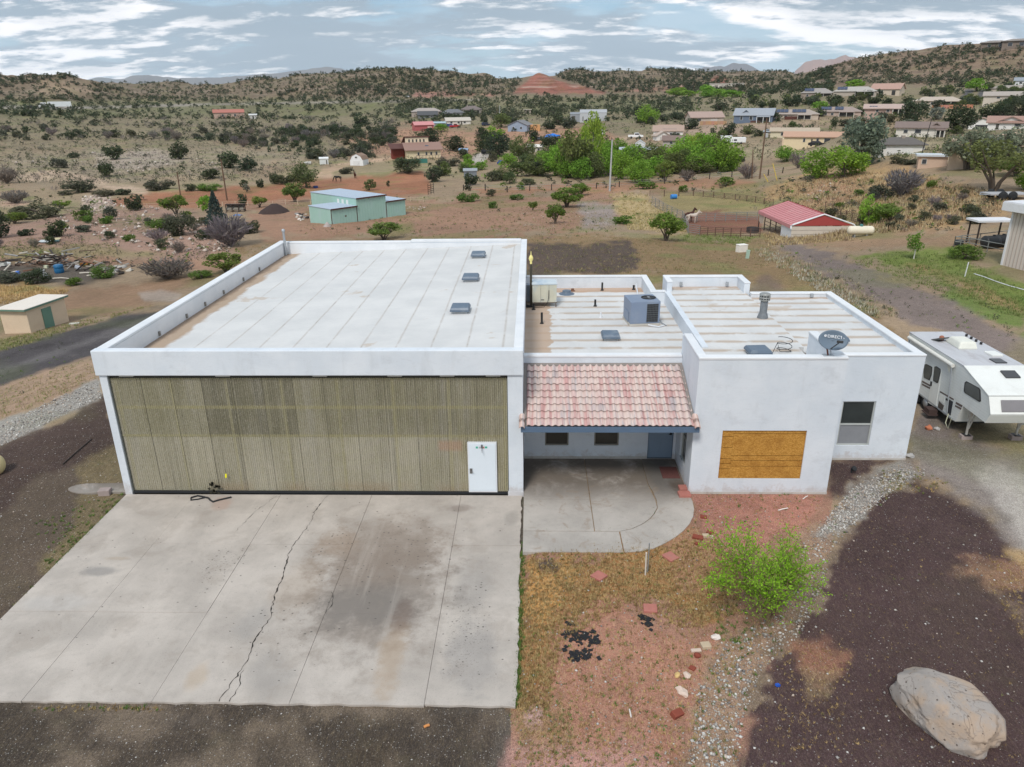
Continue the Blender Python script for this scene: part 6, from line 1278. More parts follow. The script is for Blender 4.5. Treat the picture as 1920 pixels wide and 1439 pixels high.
for x in (-.5, .5):
    for y in (-.42, .42): MB().box(x-.02, x+.02, y-.02, y+.02, -.02, .2).obj('leg', M('leg_rust', (.12, .09, .07), .8), t)
MB().box(-.55, .55, -.45, -.42, .17, .2).obj('rail', M('leg_rust', (.12, .09, .07)), t); MB().box(-.16, -.02, -.463, -.455, .30, .33).obj('slot', DARK, t)
tag(MB().tube([(1.02, 10.58, 4.1), (1.0, 10.52, 3.75), (.95, 10.5, 3.55), (.8, 10.45, 3.38), (.3, 10.4, 3.37)], .014, 5).obj('water_hose', M('hose_dark', (.06, .055, .05), .7)), 'dark hose hanging down the front of the cream cooler', 'hose')
tag(MB().box(.02, .26, 11.3, 11.7, 3.4, 4.15).obj('control_box', M('box_grey', c(150, 158, 170), .6, .1)), 'grey control box on hangar wall behind the mast', 'box')
t = empty('mast', (.24, 10.85, 3.35), 0, 'dark steel mast with pale yellow finial beside the cream cooler', 'mast')
MB().tube([(0, 0, -.05), (0, 0, 1.85)], .05, 8).obj('pole', M('mast_bronze', (.07, .062, .045), .6), t)
MB().lathe([(.05, 1.85), (.05, 1.93), (.04, 1.94), (.10, 2.06), (.09, 2.14), (.045, 2.22), (.02, 2.24), (.012, 2.4)], n=10).obj('finial', M('finial_yellow', c(226, 214, 140), .6), t)
cb = MB(); 
for k in range(5): cb.tube([(.1+rnd.uniform(-.1, .3), 10.7+rnd.uniform(-.3, .2), 3.37) for _ in range(5)], .012, 5)
tag(cb.obj('cable_tangle', RUBBER), 'tangle of black cables at the foot of the mast', 'cable', kind='stuff')
# dish
dn = Vector((-.14, -.90, .42)).normalized(); uq = dn.to_track_quat('Z', 'Y')
t = empty('satellite_dish', (9.07, .12, 4.715), 0, 'grey oval satellite dish with white lettering at the front roof corner', 'satellite dish')
DSH = M('dish_grey', c(104, 120, 136), .55, .06, 2); V = []; Fd = []
nr, na = 7, 36
for i in range(nr+1):
    r = i/nr
    for k in range(na): a_ = 2*math.pi*k/na; V.append((.42*r*math.cos(a_), .30*r*math.sin(a_), .075*r*r))
for i in range(nr):
    for k in range(na): Fd.append((i*na+k, i*na+(k+1) % na, (i+1)*na+(k+1) % na, (i+1)*na+k))
dm = MB().add(V, Fd, True); do = dm.obj('reflector', DSH, t, loc=(.07, -.03, .48)); so_ = do.modifiers.new('thick', 'SOLIDIFY'); so_.thickness = .012; so_.offset = -1
xr = Vector((1, -.12, -.10)); xr = (xr-dn*xr.dot(dn)).normalized(); yr = dn.cross(xr)
do.rotation_euler = Matrix((xr, yr, dn)).transposed().to_euler()
f = bpy.data.curves.new('lettering', 'FONT'); f.body = 'DIRECTV'; f.size = .125; f.extrude = .003; f.align_x = 'LEFT'
tx = link('lettering_curve', f); lm_ = bpy.data.meshes.new_from_object(tx); bpy.data.objects.remove(tx); lm_.materials.clear(); tx = link('lettering', lm_, M('letter_white', (.80, .82, .85), .6), do, (-.17, .065, .058)); tx.rotation_euler = (R(-6), R(0), 0)
lg = MB().lathe([(.035, 0), (.035, .004)], n=14).obj('emblem', M('letter_white', (.75, .77, .8)), do, loc=(-.225, .11, .058))
MB().tube([(.012, -.018, .007), (.016, .0, .007), (-.012, .018, .007)], .008, 5).obj('emblem_mark', DSH, do, loc=(-.225, .11, .058))
MB().tube([(-.05, -.27, .06), (.05, -.16, .26), (.10, -.10, .40)], .016, 6).obj('feed_arm', M('arm_dark', (.06, .065, .07), .5), do)
MB().cbox((.11, -.08, .42), (.17, .07, .08)).obj('feed_head', M('feed_black', (.03, .032, .035), .5), do, bevel=.012)
MB().tube([(.02, .02, 0), (-.02, .06, .2), (.05, .04, .42)], .026, 8).obj('mast', M('mast_red', (.18, .07, .05), .7), t); MB().tube([(.14, .1, 0), (.05, .05, .3)], .012, 6).obj('strut', GREYM, t)
MB().box(-.12, .18, -.06, .13, -.008, .012).obj('foot_plate', GREYM, t)
cl_ = [(8.25, 2.55, 3.93), (8.45, 2.75, 4.25), (8.55, 2.7, 3.96)]+[(8.75+.24*math.cos(a_), 2.9+.22*math.sin(a_), 3.9+.012*i) for i, a_ in enumerate(np.linspace(0, 6.28*2.4, 40))]
tag(MB().tube(cl_, .011, 5).obj('coiled_cable', RUBBER), 'coil of black cable on the flat roof between skylight and dish', 'cable')
tag(MB().tube([(8.2, 2.5, 3.9), (8.7, 2.3, 3.885), (9.1, 2.0, 3.885), (9.2, .6, 3.95), (9.15, .3, 4.72)], .011, 5).obj('dish_cable', RUBBER), 'thin black cable running from skylight to dish', 'cable')

# ------------------------------------------------------------------ doormat, bricks, pavers, stones on the patio and yard
tag(MB().box(4.62, 5.2, .95, 1.75, .121, .14).obj('doormat', M('mat_red', (.13, .055, .05), .95, .3, 12)), 'dark red doormat on the patio by the side window', 'doormat')
RED = M('red_paver', c(176, 114, 104), .9, .18, 6, dirt=.3, dcol=(.3, .22, .18)); BRK = M('red_brick', c(134, 70, 56), .9, .2, 8); PALE = M('pale_stone', c(206, 186, 172), .9, .18, 5); BEI = M('beige_block', c(190, 172, 148), .9, .15, 6)
def gz(x, y): return float(tz(x, y))
def block(px, py, dims, rz, mat, name, label, cat, z=None, group=None, tilt=0):
    p = at(px, py) if z is None else onz(px, py, z); o = MB().cbox((0, 0, dims[2]/2-.012), dims).obj(name, mat, loc=tuple(p), bevel=.012, rot=(tilt, tilt*.6, rz)); return tag(o, label, cat, group)
block(1283, 917, (.36, .30, .09), .02, RED, 'paver', 'red paver on the patio edge against the white wall, back one', 'paver', .12); block(1283, 929, (.38, .30, .10), .05, RED, 'paver', 'red paver on the patio edge, front one of the pair', 'paver', .12)
block(1123, 1082, (.33, .33, .07), .8, RED, 'paver', 'red paver turned corner-on in the dry grass left of the stakes', 'paver'); block(1257, 1046, (.33, .36, .07), .62, RED, 'paver', 'red paver turned corner-on just below the curved patio edge', 'paver', tilt=.05)
block(1219, 1143, (.34, .30, .07), -.08, RED, 'paver', 'red paver lying square on the pink gravel above black scraps', 'paver')
block(1308, 1010, (.30, .16, .09), -.3, BRK, 'brick', 'largest dark red brick right of the curved patio edge', 'brick', tilt=.1); block(1319, 971, (.2, .14, .07), -.2, BRK, 'brick', 'dark red brick nearest the right tip of the curved patio', 'brick'); block(1331, 1001, (.2, .12, .08), -.5, BRK, 'brick', 'red brick behind the beige block', 'brick')
block(1323, 1007, (.19, .13, .09), .1, BEI, 'block', 'small beige block beside the largest dark red brick', 'block'); block(1334, 1009, (.1, .1, .08), .2, PALE, 'block', 'tiny pale cube right of the small beige block', 'block'); block(1307, 1021, (.12, .1, .06), .4, BRK, 'brick', 'small brick fragment below the largest dark red brick', 'brick')
block(1323, 1213, (.22, .19, .09), .15, BEI, 'block', 'square beige block on the edge of the pebble strip', 'block'); block(1268, 1342, (.26, .16, .12), .6, BRK, 'brick', 'dark red broken brick low in the picture by the pebble strip', 'brick', tilt=.25); block(1298, 1254, (.12, .14, .05), .9, BRK, 'brick', 'small red brick chip above the pale stones', 'brick')
block(1305, 1221, (.24, .1, .05), .1, PALE, 'block', 'thin pale slab left of the square beige block', 'block'); block(198, 927, (.36, .26, .2), .12, M('cinder_block_grey', c(160, 146, 142), .95, .2, 8), 'cinder_block', 'grey cinder block by the round footing at the left hangar corner', 'block')
def rock_mesh(seed, sub=3, rough=.25, flat=.7, st=(1, 1, 1)):
    import bmesh as bmm
    b = bmm.new(); bmm.ops.create_icosphere(b, subdivisions=sub, radius=1.0); rg = np.random.default_rng(seed); o = rg.uniform(0, 50, 3)
    from mathutils import noise as mn
    for v in b.verts:
        d = v.co.normalized(); h = 1+rough*(mn.noise(d*1.2+Vector(o))+.5*mn.noise(d*2.7+Vector(o))+.25*mn.noise(d*6+Vector(o)))
        v.co = Vector((d.x*h*st[0], d.y*h*st[1], d.z*h*st[2]*flat))
    me = bpy.data.meshes.new('rock'); b.to_mesh(me); b.free(); me.polygons.foreach_set('use_smooth', [True]*len(me.polygons)); return me
def stone(px, py, sx, sy, sz, rz, mat, label, seed, name='stone', smooth_=False):
    p = at(px, py); o = link(name, rock_mesh(seed, 2, .5, 1), mat, None, (p[0], p[1], p[2]+sz*.55), (0, 0, rz)); o.scale = (sx, sy, sz); o.data.polygons.foreach_set('use_smooth', [smooth_]*len(o.data.polygons)); return tag(o, label, 'stone')
WST = M('white_stone', c(222, 212, 206), .9, .15, 5)
stone(1342, 1198, .13, .09, .07, .3, WST, 'white stone with a knob, topmost of the stones by the pebble strip', 3); stone(1308, 1232, .09, .08, .07, 0, BRK, 'round reddish stone below the square beige block', 4, smooth_=True)
stone(1288, 1268, .08, .10, .05, .4, PALE, 'small pinkish upright stone in the gravel edge', 5); stone(1270, 1268, .09, .06, .04, 1, M('yellow_stone', c(206, 176, 120), .9, .2, 6), 'flat yellowish stone left of the pinkish one', 6); stone(1279, 1300, .17, .09, .06, -.9, PALE, 'long pale pink slab stone on the gravel edge', 7)
stone(1741, 806, .13, .11, .10, 0, M('orange_stone', c(190, 118, 88), .9, .2, 6), 'orange stone on the gravel near the trailer', 8); stone(1757, 806, .14, .09, .07, 0, M('grey_stone', c(170, 168, 166), .9, .2, 6), 'grey stone right of the orange stone', 9); stone(1706, 857, .14, .12, .09, 0, M('grey_stone', (.4, .4, .4)), 'grey stone at the right house corner', 10)
# the boulder
def boulder_mat():
    n = NT('boulder_stone'); p = n.co('Object'); s = n.sep(p)
    a = n.noise(p, 1.6, 6, .62, .3); b = n.noise(p, 5, 6, .7); w = n.noise(p, 14, 4, .7)
    cc = n.mix(n.rng(a, .42, .62), c(160, 153, 148), c(170, 151, 134)); cc = n.mix(n.math('MULTIPLY', n.rng(b, .55, .75), .5), cc, c(190, 178, 166))
    cc = n.mix(n.math('MULTIPLY', n.rng(n.noise(p, 2.3, 5, .7, .8), .60, .72), .7), cc, c(128, 124, 124))
    cc = n.mix(n.math('MULTIPLY', n.rng(w, .40, .30), .6), cc, c(86, 76, 66)); cr_ = n.noise(n.mp(p, (.8, 1.2, 2.0)), .7, 4, .6, .6)
    cc = n.mix(n.math('MULTIPLY', n.rng(n.math('ABSOLUTE', n.math('SUBTRACT', cr_, .5)), .005, .0), .45), cc, c(90, 82, 76))
    pit = n.N('ShaderNodeTexVoronoi'); n.l.new(p, pit.inputs[0]); pit.inputs['Scale'].default_value = 9; pc = n.sep(pit.outputs['Color'])
    pm = n.math('MULTIPLY', n.rng(pit.outputs['Distance'], .22, .10), n.math('LESS_THAN', pc[0], .30)); cc = n.mix(n.math('MULTIPLY', pm, .75), cc, c(76, 62, 54))
    n.bump(n.math('SUBTRACT', n.math('ADD', n.math('MULTIPLY', b, .9), n.math('MULTIPLY', w, .5)), n.math('ADD', n.math('MULTIPLY', pm, 1.0), n.math('MULTIPLY', n.rng(n.math('ABSOLUTE', n.math('SUBTRACT', cr_, .5)), .006, 0), .3))), .7, .03); return n.done(cc, .92, 0, .15)
def boulder():
    import bmesh as bmm
    from mathutils import noise as mn
    b = bmm.new(); bmm.ops.create_icosphere(b, subdivisions=6, radius=1)
    PL = [(.1, .1, 1, .93), (-.55, -.6, .75, 1.02), (.75, -.3, .7, 1.08), (.2, -1, .35, .98), (-1, .15, .5, 1.05), (1, .4, .2, 1.10), (.5, .8, .6, 1.06), (-.4, .9, .5, 1.02), (-.8, -.8, .1, 1.12), (.7, -.9, -.1, 1.15)]
    holes = [(Vector((.55, -.35, .75)), .13, .16), (Vector((-.35, -.55, .72)), .09, .12), (Vector((-.55, -.40, .70)), .08, .12), (Vector((.2, .25, .95)), .10, .13), (Vector((.30, -.15, .95)), .07, .10), (Vector((-.85, .45, .35)), .09, .12), (Vector((.1, -.1, 1)), .06, .08), (Vector((.35, .55, .75)), .08, .10)]
    for v in b.verts:
        d = v.co.normalized()
        # squared-off block: superellipsoid, then slabs
        e = 3.4; r = (abs(d.x)**e+abs(d.y)**e+abs(d.z)**e)**(-1/e)
        h = r*(1+.14*mn.noise(d*1.3+Vector((3, 9, 1)))+.07*mn.noise(d*3.1+Vector((7, 2, 5)))+.03*mn.noise(d*8)+.012*mn.noise(d*21))
        for c0, rad, dep in holes:
            q = (d-c0.normalized()).length
            if q < rad: h -= dep*.55*(1-(q/rad)**2)
        x, y, z = d.x*h, d.y*h, d.z*h
        q_ = Vector((x, y, z))
        for nx, ny, nz, dd_ in PL:
            nn_ = Vector((nx, ny, nz)).normalized(); ex = q_.dot(nn_)-dd_
            if ex > 0: q_ = q_-nn_*ex*.86
        x, y, z = q_
        if z > 0: z *= 1-.20*smooth(np.array(x), -1.1, .2)*0 - .28*float(smooth(np.array(-x), .2, 1.1))
        y *= .74+.26*float(smooth(np.array(x), -1.0, .5)); v.co = Vector((x*.97, y*.74, z*.52))
    me = bpy.data.meshes.new('boulder'); b.to_mesh(me); b.free(); me.polygons.foreach_set('use_smooth', [True]*len(me.polygons)); return me
bo = link('boulder', boulder(), boulder_mat(), None, (8.80, -9.0, .22), (.06, .10, -.95)); tag(bo, 'big tan and grey boulder lying on the black cinder bed', 'boulder')
# stakes, sticks, lamp, scraps
def stick(px0, py0, px1, py1, r, mat, name, label, cat='stick', dz=0.0):
    a = at(px0, py0); b = at(px1, py1); a[2] += .03; b[2] += .03+dz; return tag(MB().tube([tuple(a), tuple((a+b)/2+np.array([0, 0, .01])), tuple(b)], r, 6).obj(name, mat), label, cat)
p = at(1210, 1079); tag(MB().tube([tuple(p-np.array([0, 0, .1])), (p[0]-.01, p[1], p[2]+.70)], .022, 7).obj('stake', M('stake_white', c(214, 206, 196), .7)), 'short white stake in the dry grass before the patio', 'stake')
p = at(1214, 1074); tag(MB().tube([tuple(p-np.array([0, 0, .1])), (p[0]+.0, p[1], p[2]+.92)], .017, 7).obj('stake', M('stake_grey', c(160, 164, 166), .5, metal=.4)), 'taller grey metal stake just behind the white stake', 'stake')
stick(1459, 959, 1477, 955, .02, WST, 'white_stick', 'longer white stick on the pink gravel below the boarded window'); stick(1505, 938, 1514, 932, .016, WST, 'white_stick', 'shorter white stick near the front house corner'); stick(1180, 1333, 1183, 1349, .018, WST, 'white_stick', 'white splinter lying on the pink gravel', dz=.03); stick(1207, 1421, 1214, 1428, .02, BARK, 'dark_stick', 'short dark twig on the lower gravel')
stick(118, 872, 172, 825, .02, M('hose_brown', (.05, .04, .035), .8), 'old_hose', 'thin dark hose lying on the left cinder', 'hose'); stick(795, 1366, 805, 1362, .03, M('orange_scrap', c(206, 140, 84), .8), 'wood_scrap', 'small orange wood scrap on the gravel apron', 'scrap')
p = at(1596, 887); t = empty('spot_lamp', tuple(p), .5, 'small black spot lamp on the cinder by the house corner', 'lamp'); MB().lathe([(.02, 0), (.02, .1)], n=8).obj('spike', RUBBER, t); MB().lathe([(.05, 0), (.09, .1), (.09, .14), (.07, .145)], n=12).obj('head', RUBBER, t, loc=(0, 0, .13), rot=(.9, 0, 0))
p = at(1458, 1287); tag(MB().cbox((p[0], p[1], p[2]+.03), (.09, .07, .05), rz=.4, ry=.3).obj('blue_scrap', M('blue_plastic', c(40, 90, 190), .4)), 'small blue plastic scrap on the black cinder', 'scrap')
tp = MB()
for (a_, b_, n_, sx, sy) in ((1092, 1197, 60, .36, .16), (1085, 1229, 46, .30, .16), (1068, 1188, 14, .14, .06), (1208, 1160, 16, .15, .06), (1217, 1172, 22, .11, .14), (1068, 1170, 5, .07, .06), (1118, 1203, 12, .1, .1)):
    q = at(a_, b_)
    for i in range(n_): x, y = q[0]+rnd.gauss(0, sx*.5), q[1]+rnd.gauss(0, sy*.7); tp.cbox((x, y, gz(x, y)+.012), (rnd.uniform(.04, .12), rnd.uniform(.04, .11), .02), rz=rnd.uniform(0, 3), rx=rnd.uniform(-.2, .2))
tag(tp.obj('black_felt_scraps', M('felt_black', (.02, .021, .024), .8, .3, 8)), kind='stuff')
hz = at(398, 933); t = MB()
pts = [(-10.72, -.16), (-10.55, -.04), (-10.3, -.12), (-10.15, -.18), (-10.05, -.30), (-9.9, -.42), (-9.75, -.30), (-9.6, -.22), (-9.42, -.12)]
t.tube([(x, y-.1, .03) for x, y in pts], .028, 7).tube([(-10.72, -.26, .03), (-10.66, -.42, .03), (-10.45, -.36, .03), (-10.2, -.22, .03)], .02, 6)
tag(t.obj('black_strap', RUBBER), 'black rubber strap lying on the concrete under the hangar door', 'strap')

# ------------------------------------------------------------------ the green shrub in the yard
def yard_tree():
    rg = np.random.default_rng(41); base = at(1436, 1166); root = empty('green_shrub', tuple(base), 0, 'bright lime green feathery shrub in the front yard', 'shrub')
    m = MB(); P, U = [], []
    def branch(p, d, L_, r, lev):
        q = Vector(p); pts = [q.copy()]; dd = Vector(d)
        for i in range(5):
            dd = (dd+Vector(rg.normal(0, .13, 3))+Vector((0, 0, .05 if lev == 0 else -.02))).normalized(); q = q+dd*L_/5; pts.append(q.copy())
            if lev < 2 and i >= (1 if lev == 0 else 0):
                for s_ in range(2 if lev == 0 else 2):
                    e = (dd*.7+Vector(rg.normal(0, .55, 3))).normalized(); branch(q, e, L_*rg.uniform(.38, .62), r*.5, lev+1)
            if lev >= 1 or i >= 2:
                n_ = 6 if lev == 2 else 2 if lev == 1 else 0
                for _ in range(n_): P.append(tuple(q+Vector(rg.normal(0, .034, 3)))); U.append(tuple(dd))
        m.tube(pts, [r*(1-.16*i) for i in range(6)], 5, cap=False)
    for k in range(12):
        a_ = k*2.399+.9+rg.uniform(-.3, .3); el = rg.uniform(.86, 1.46); s_ = rg.uniform(.8, 1.15)
        x = math.cos(a_)*math.cos(el); y = math.sin(a_)*math.cos(el); branch((rg.normal(0, .05), rg.normal(0, .05), -.03), (x*.86, y*.86, math.sin(el)*1.12), 1.66*s_, .024, 0)
    P = np.array(P); keep = (P[:, 2] > .80) & ((P[:, 2] > 1.15) | (rg.random(len(P)) > .4)) & (rg.random(len(P)) > .48); P = P[keep]; U = np.array(U)[keep]
    V, F = quads(P, .026, rg, 1.2, up=U*.6); o = link('crown', arr_mesh('crown', V, F, LEAF), None, root); o.color = (.27, .50, .035, 1)
    m.obj('stems', M('stem_tan', (.20, .15, .085), .9, .2, 8), root)
yard_tree()

# ------------------------------------------------------------------ fifth-wheel trailer at the right
RVX = 15.95
rv = empty('travel_trailer', (RVX, 6.5, .05), 0, 'white fifth wheel travel trailer parked beside the house, on its jacks', 'trailer'); ro_ = Vector((-RVX, -6.5, -.05))
def siding():
    n = NT('trailer_siding'); p = n.pos(); s = n.sep(p); fr = n.math('FRACT', n.math('MULTIPLY', s[2], 9.5)); cc = n.mix(n.rng(n.noise(p, 1.2, 5, .65), .35, .7), (.66, .69, .68), (.74, .76, .75))
    cc = n.mix(n.math('MULTIPLY', n.rng(fr, .10, .03), .45), cc, (.40, .42, .42)); cc = n.mix(n.math('MULTIPLY', n.rng(n.noise(n.mp(p, (1, 1, .3)), 4, 4, .7), .55, .75), .25), cc, (.42, .40, .37)); return n.done(cc, .45, 0, .4)
SID = siding(); RVW = M('trailer_white', (.76, .775, .75), .4, .06, 1.5, dirt=.25, dcol=(.5, .49, .45), spec=.4); RVR = M('trailer_roof', (.52, .53, .56), .6, .12, 1.2, dirt=.6, dcol=(.34, .31, .32), sq=(2, .7, 1))
def robj(mb, name, mat, par=None, **k): return mb.obj(name, mat, par or rv, loc=ro_ if par is None else None, **k)
x0, x1 = RVX, RVX+2.15
prof = [(8.9, .58), (8.9, 2.66), (4.75, 2.68), (3.02, 2.22), (2.72, 1.68), (2.90, 1.30), (4.28, 1.32), (4.55, .58)]
robj(MB().extr(prof, 'x', x0, x1), 'body', SID)
robj(MB().extr([(8.92, 2.66), (8.92, 2.70), (4.75, 2.72), (4.75, 2.682)], 'x', x0-.02, x1+.02), 'roof', RVR, bevel=.01)
robj(MB().extr([(4.745, 2.685), (4.745, 2.722), (2.98, 2.265), (3.0, 2.225)], 'x', x0-.02, x1+.02), 'front_cap', RVW, bevel=.012)
robj(MB().extr([(3.0, 2.222), (2.97, 2.23), (2.66, 1.69), (2.70, 1.68)], 'x', x0-.01, x1+.01).extr([(2.70, 1.675), (2.66, 1.675), (2.86, 1.28), (2.9, 1.29)], 'x', x0-.01, x1+.01), 'nose', RVW, bevel=.01)
# nose window
def nose(u, v): return (x0+u*2.15, 2.975-.315*v*1.0-.018, 2.225-.545*v)
V = [nose(.17, .18), nose(.62, .18), nose(.62, .84), nose(.17, .84)]; robj(MB().add([Vector(v)+Vector((0, -.02, .01)) for v in V]+[Vector(v) for v in V], [(0, 1, 2, 3), (0, 4, 5, 1), (1, 5, 6, 2), (2, 6, 7, 3), (3, 7, 4, 0)]), 'front_window', M('mesh_window', (.22, .21, .22), .4, .1), bevel=.02)
S = lambda a, b: xat(1680+a*.16678, 600+b*.16678, x0)[1:]
def sidepoly(pts, name, mat, d0=-.012, par=None, inner=None):
    q = [tuple(S(a, b)) for a, b in pts]; o = robj(MB().extr(q, 'x', x0+d0, x0-.001), name, mat)
    if inner:
        cx = sum(p_[0] for p_ in q)/len(q); cz = sum(p_[1] for p_ in q)/len(q); q2 = [(cx+(y-cx)*.86, cz+(z-cz)*.90) for y, z in q]; MB().extr(q2, 'x', x0+d0-.008, x0+d0-.001).obj('pane', inner, o)
    return o
RVG = glass('trailer_glass', (.10, .105, .10), .15); BLK = M('black_trim', (.03, .03, .032), .5)
sidepoly([(310, 505), (345, 498), (408, 530), (408, 600), (380, 682), (315, 650)], 'window', BLK, inner=RVG); sidepoly([(440, 527), (460, 522), (505, 552), (508, 580), (480, 705), (470, 712), (425, 686), (424, 670)], 'window', BLK, -.03, inner=RVG)
sidepoly([(765, 800), (775, 705), (795, 690), (935, 765), (952, 790), (957, 915), (940, 925), (775, 822)], 'window', BLK, inner=RVG)
dd_ = sidepoly([(418, 505), (520, 548), (480, 800), (450, 985), (362, 930), (400, 690)], 'door', RVW, -.014); sidepoly([(398, 690), (412, 698), (405, 745), (394, 735)], 'handle', BLK, -.04)
sidepoly([(500, 830), (556, 862), (540, 940), (478, 900)], 'hatch', RVW, -.014); sidepoly([(485, 915), (540, 965), (520, 1030), (470, 1000)], 'vent', M('vent_brown', (.10, .085, .075), .7), -.012); sidepoly([(600, 895), (643, 922), (615, 1075), (572, 1050)], 'fridge_vent', M('vent_black', (.035, .04, .05), .6), -.012); sidepoly([(566, 880), (590, 893), (585, 915), (560, 900)], 'vent', BLK, -.014)
STR = M('stripe_brown', (.13, .10, .09), .6)
for pts in ([(296, 683), (392, 735), (388, 752), (294, 702)], [(294, 715), (386, 762), (383, 780), (291, 733)], [(497, 800), (652, 890), (648, 905), (493, 815)], [(676, 922), (750, 962), (740, 985), (672, 945)], [(668, 958), (738, 992), (730, 1012), (664, 976)]): sidepoly(pts, 'stripe', STR, -.006)
robj(MB().tube([(x0-.10, 8.7, 2.52), (x0-.10, 5.25, 2.52)], .075, 12), 'awning', M('awning_white', (.72, .71, .66), .7)); robj(MB().tube([(x0-.12, 5.28, 2.5), (x0-.09, 5.0, .7)], .022, 6), 'awning_arm', GREYM); robj(MB().tube([(x0-.12, 8.6, 2.5), (x0-.09, 8.4, .7)], .022, 6), 'awning_arm', GREYM)
robj(MB().add([(x0-.12, 5.6, 2.46), (x0-.13, 5.3, 2.46), (x0-.12, 5.36, 2.2), (x0-.12, 5.5, 2.32)], [(0, 1, 2, 3)]), 'awning_valance', M('awning_cloth', (.62, .60, .52), .9))
acq = robj(MB().prism([(x0+.75, 6.55), (x0+1.5, 6.55), (x0+1.5, 7.65), (x0+.75, 7.65)], 2.70, 2.98, [(x0+.82, 6.65), (x0+1.43, 6.65), (x0+1.40, 7.45), (x0+.86, 7.45)]), 'roof_air_conditioner', M('shroud_cream', (.74, .74, .67), .5), bevel=.06)
robj(MB().cbox((x0+.62, 7.7, 2.78), (.5, .4, .05), rz=.4, rx=-.35), 'roof_hatch', M('hatch_dark', (.08, .08, .075), .6)); robj(MB().cbox((x0+1.72, 5.95, 2.75), (.42, .5, .08), rz=.1), 'roof_vent', RVW, bevel=.02); robj(MB().box(x0+1.25, x0+1.65, 4.95, 5.4, 2.72, 2.76), 'roof_vent', M('vent_smoke', (.06, .06, .065), .3))
robj(MB().cbox((x0+1.32, 4.15, 2.60), (.5, .42, .05), rx=.26), 'roof_vent', M('vent_smoke', (.06, .06, .065))); robj(MB().lathe([(.09, 2.72), (.09, 2.84), (.05, 2.88)], (x0+.68, 7.72, .02), 10), 'orange_cap', M('cap_orange', (.35, .14, .09), .7))
for k in range(4): robj(MB().lathe([(.05, 2.70), (.05, 2.80)], (x0+1.95, 7.2+.35*k, 0), 8), 'roof_pipe', BLK)
for y, xs_ in ((6.75, (x0+.12,)), (7.6, (x0+.12,)), (6.75, (x1-.2,)), (7.6, (x1-.2,))):
    for x in xs_: o = robj(MB(), 'w', RUBBER) if False else MB().lathe([(.12, -.1), (.34, -.1), (.36, -.05), (.36, .05), (.34, .1), (.12, .1)], n=20).obj('wheel', RUBBER, rv, loc=ro_+Vector((x, y, .41)), rot=(0, R(90), 0)); MB().lathe([(.16, -.105), (.19, -.11), (.04, -.12)], n=12).obj('rim', GREYM, o)
robj(MB().box(x0+.1, x1-.1, 4.7, 8.7, .45, .58), 'chassis', BLK); robj(MB().box(x0-.35, x0+.05, 5.75, 6.25, .28, .32).box(x0-.3, x0+.02, 5.8, 6.2, .32, .5), 'entry_step', M('step_rust', (.07, .045, .04), .8))
for x in (16.2, 18.0):
    lg_ = robj(MB().box(x-.03, x+.03, 4.10, 4.16, .25, .85).box(x-.05, x+.05, 4.08, 4.18, .85, 1.33), 'landing_leg', M('leg_white', (.5, .48, .44), .7, .2, 8, dirt=.5, dcol=(.2, .1, .06))); MB().box(x-.12, x+.12, 4.0, 4.26, .23, .25).obj('foot', BLK, lg_); MB().tube([(x+.02, 4.1, .5), (x+.16, 4.05, 1.25)], .03, 6).obj('brace', M('leg_white', (.5,)*3), lg_)
    o = MB().box(-.2, .2, -.12, .12, 0, .19).obj('cinder_block', M('cinder_block_grey', (.4,)*3), loc=(x, 4.13, .05), bevel=.01); tag(o, f'cinder block under the trailer jack {"nearer the house" if x < 17 else "farther from the house"}', 'block')
robj(MB().extr([(2.95, 1.28), (3.9, 1.28), (3.5, .9)], 'x', x0+1.75, x0+2.1), 'pin_box', RVW); robj(MB().tube([(x0-.03, 5.0, .7), (x0-.1, 4.95, .35), (x0-.05, 4.8, .2), (x0-.03, 4.75, .6)], .018, 6), 'power_cord', M('cord_cream', (.6, .6, .45), .7))
robj(MB().box(x0-.015, x0, 4.7, 8.9, .56, .62), 'skirt_rail', GREYM)

# ------------------------------------------------------------------ left: well house, tank, scrap heap
def rot2(a): return Vector((math.cos(a), math.sin(a)))
A_, B_, C_ = (onz(10.6, 629, -3.8), onz(60, 630, -3.8), onz(130, 603, -3.8)); D_ = A_+C_-B_
ht = zat(47, 583, B_[1])[2]+3.8
wh_ = empty('pump_house', (float(B_[0]), float(B_[1]), -3.8), 0, 'tan stucco pump house with pale roof and green door left of the road', 'shed'); o_ = Vector((-B_[0], -B_[1], 3.8))
TANS = M('tan_stucco', c(214, 194, 170), .9, .08, 1.5, bump=.2, dirt=.15, dcol=(.4, .25, .17)); GRN = M('green_trim', c(104, 138, 124), .6, .1, 3)
pl = [tuple(v[:2]) for v in (A_, B_, C_, D_)]; pl = pl if True else pl
MB().prism(pl, -4.4, -3.8+ht).obj('wall', TANS, wh_, loc=o_)
ctr = Vector((A_[0]+C_[0], A_[1]+C_[1]))/2
def grow(v, g): q = Vector(v[:2])-ctr; return tuple(ctr+q*(1+g/q.length))
ov_ = [grow(v, .34) for v in (A_, B_, C_, D_)]; MB().prism(ov_, -3.8+ht+.01, -3.8+ht+.13).obj('fascia', GRN, wh_, loc=o_); ov2 = [grow(v, .36) for v in (A_, B_, C_, D_)]; MB().prism(ov2, -3.8+ht+.132, -3.8+ht+.16).obj('roof', M('pale_roof', c(222, 214, 204), .8, .08, 2), wh_, loc=o_)
bc = Vector((C_[0]-B_[0], C_[1]-B_[1])); nn = Vector((bc.y, -bc.x)).normalized(); 
def onwall(u, d): q = Vector((B_[0], B_[1]))+bc*u+nn*d; return (q.x, q.y)
MB().prism([onwall(.36, .002), onwall(.36, .05), onwall(.60, .05), onwall(.60, .002)], -3.75, -3.8+ht*.86).obj('door', GRN, wh_, loc=o_)
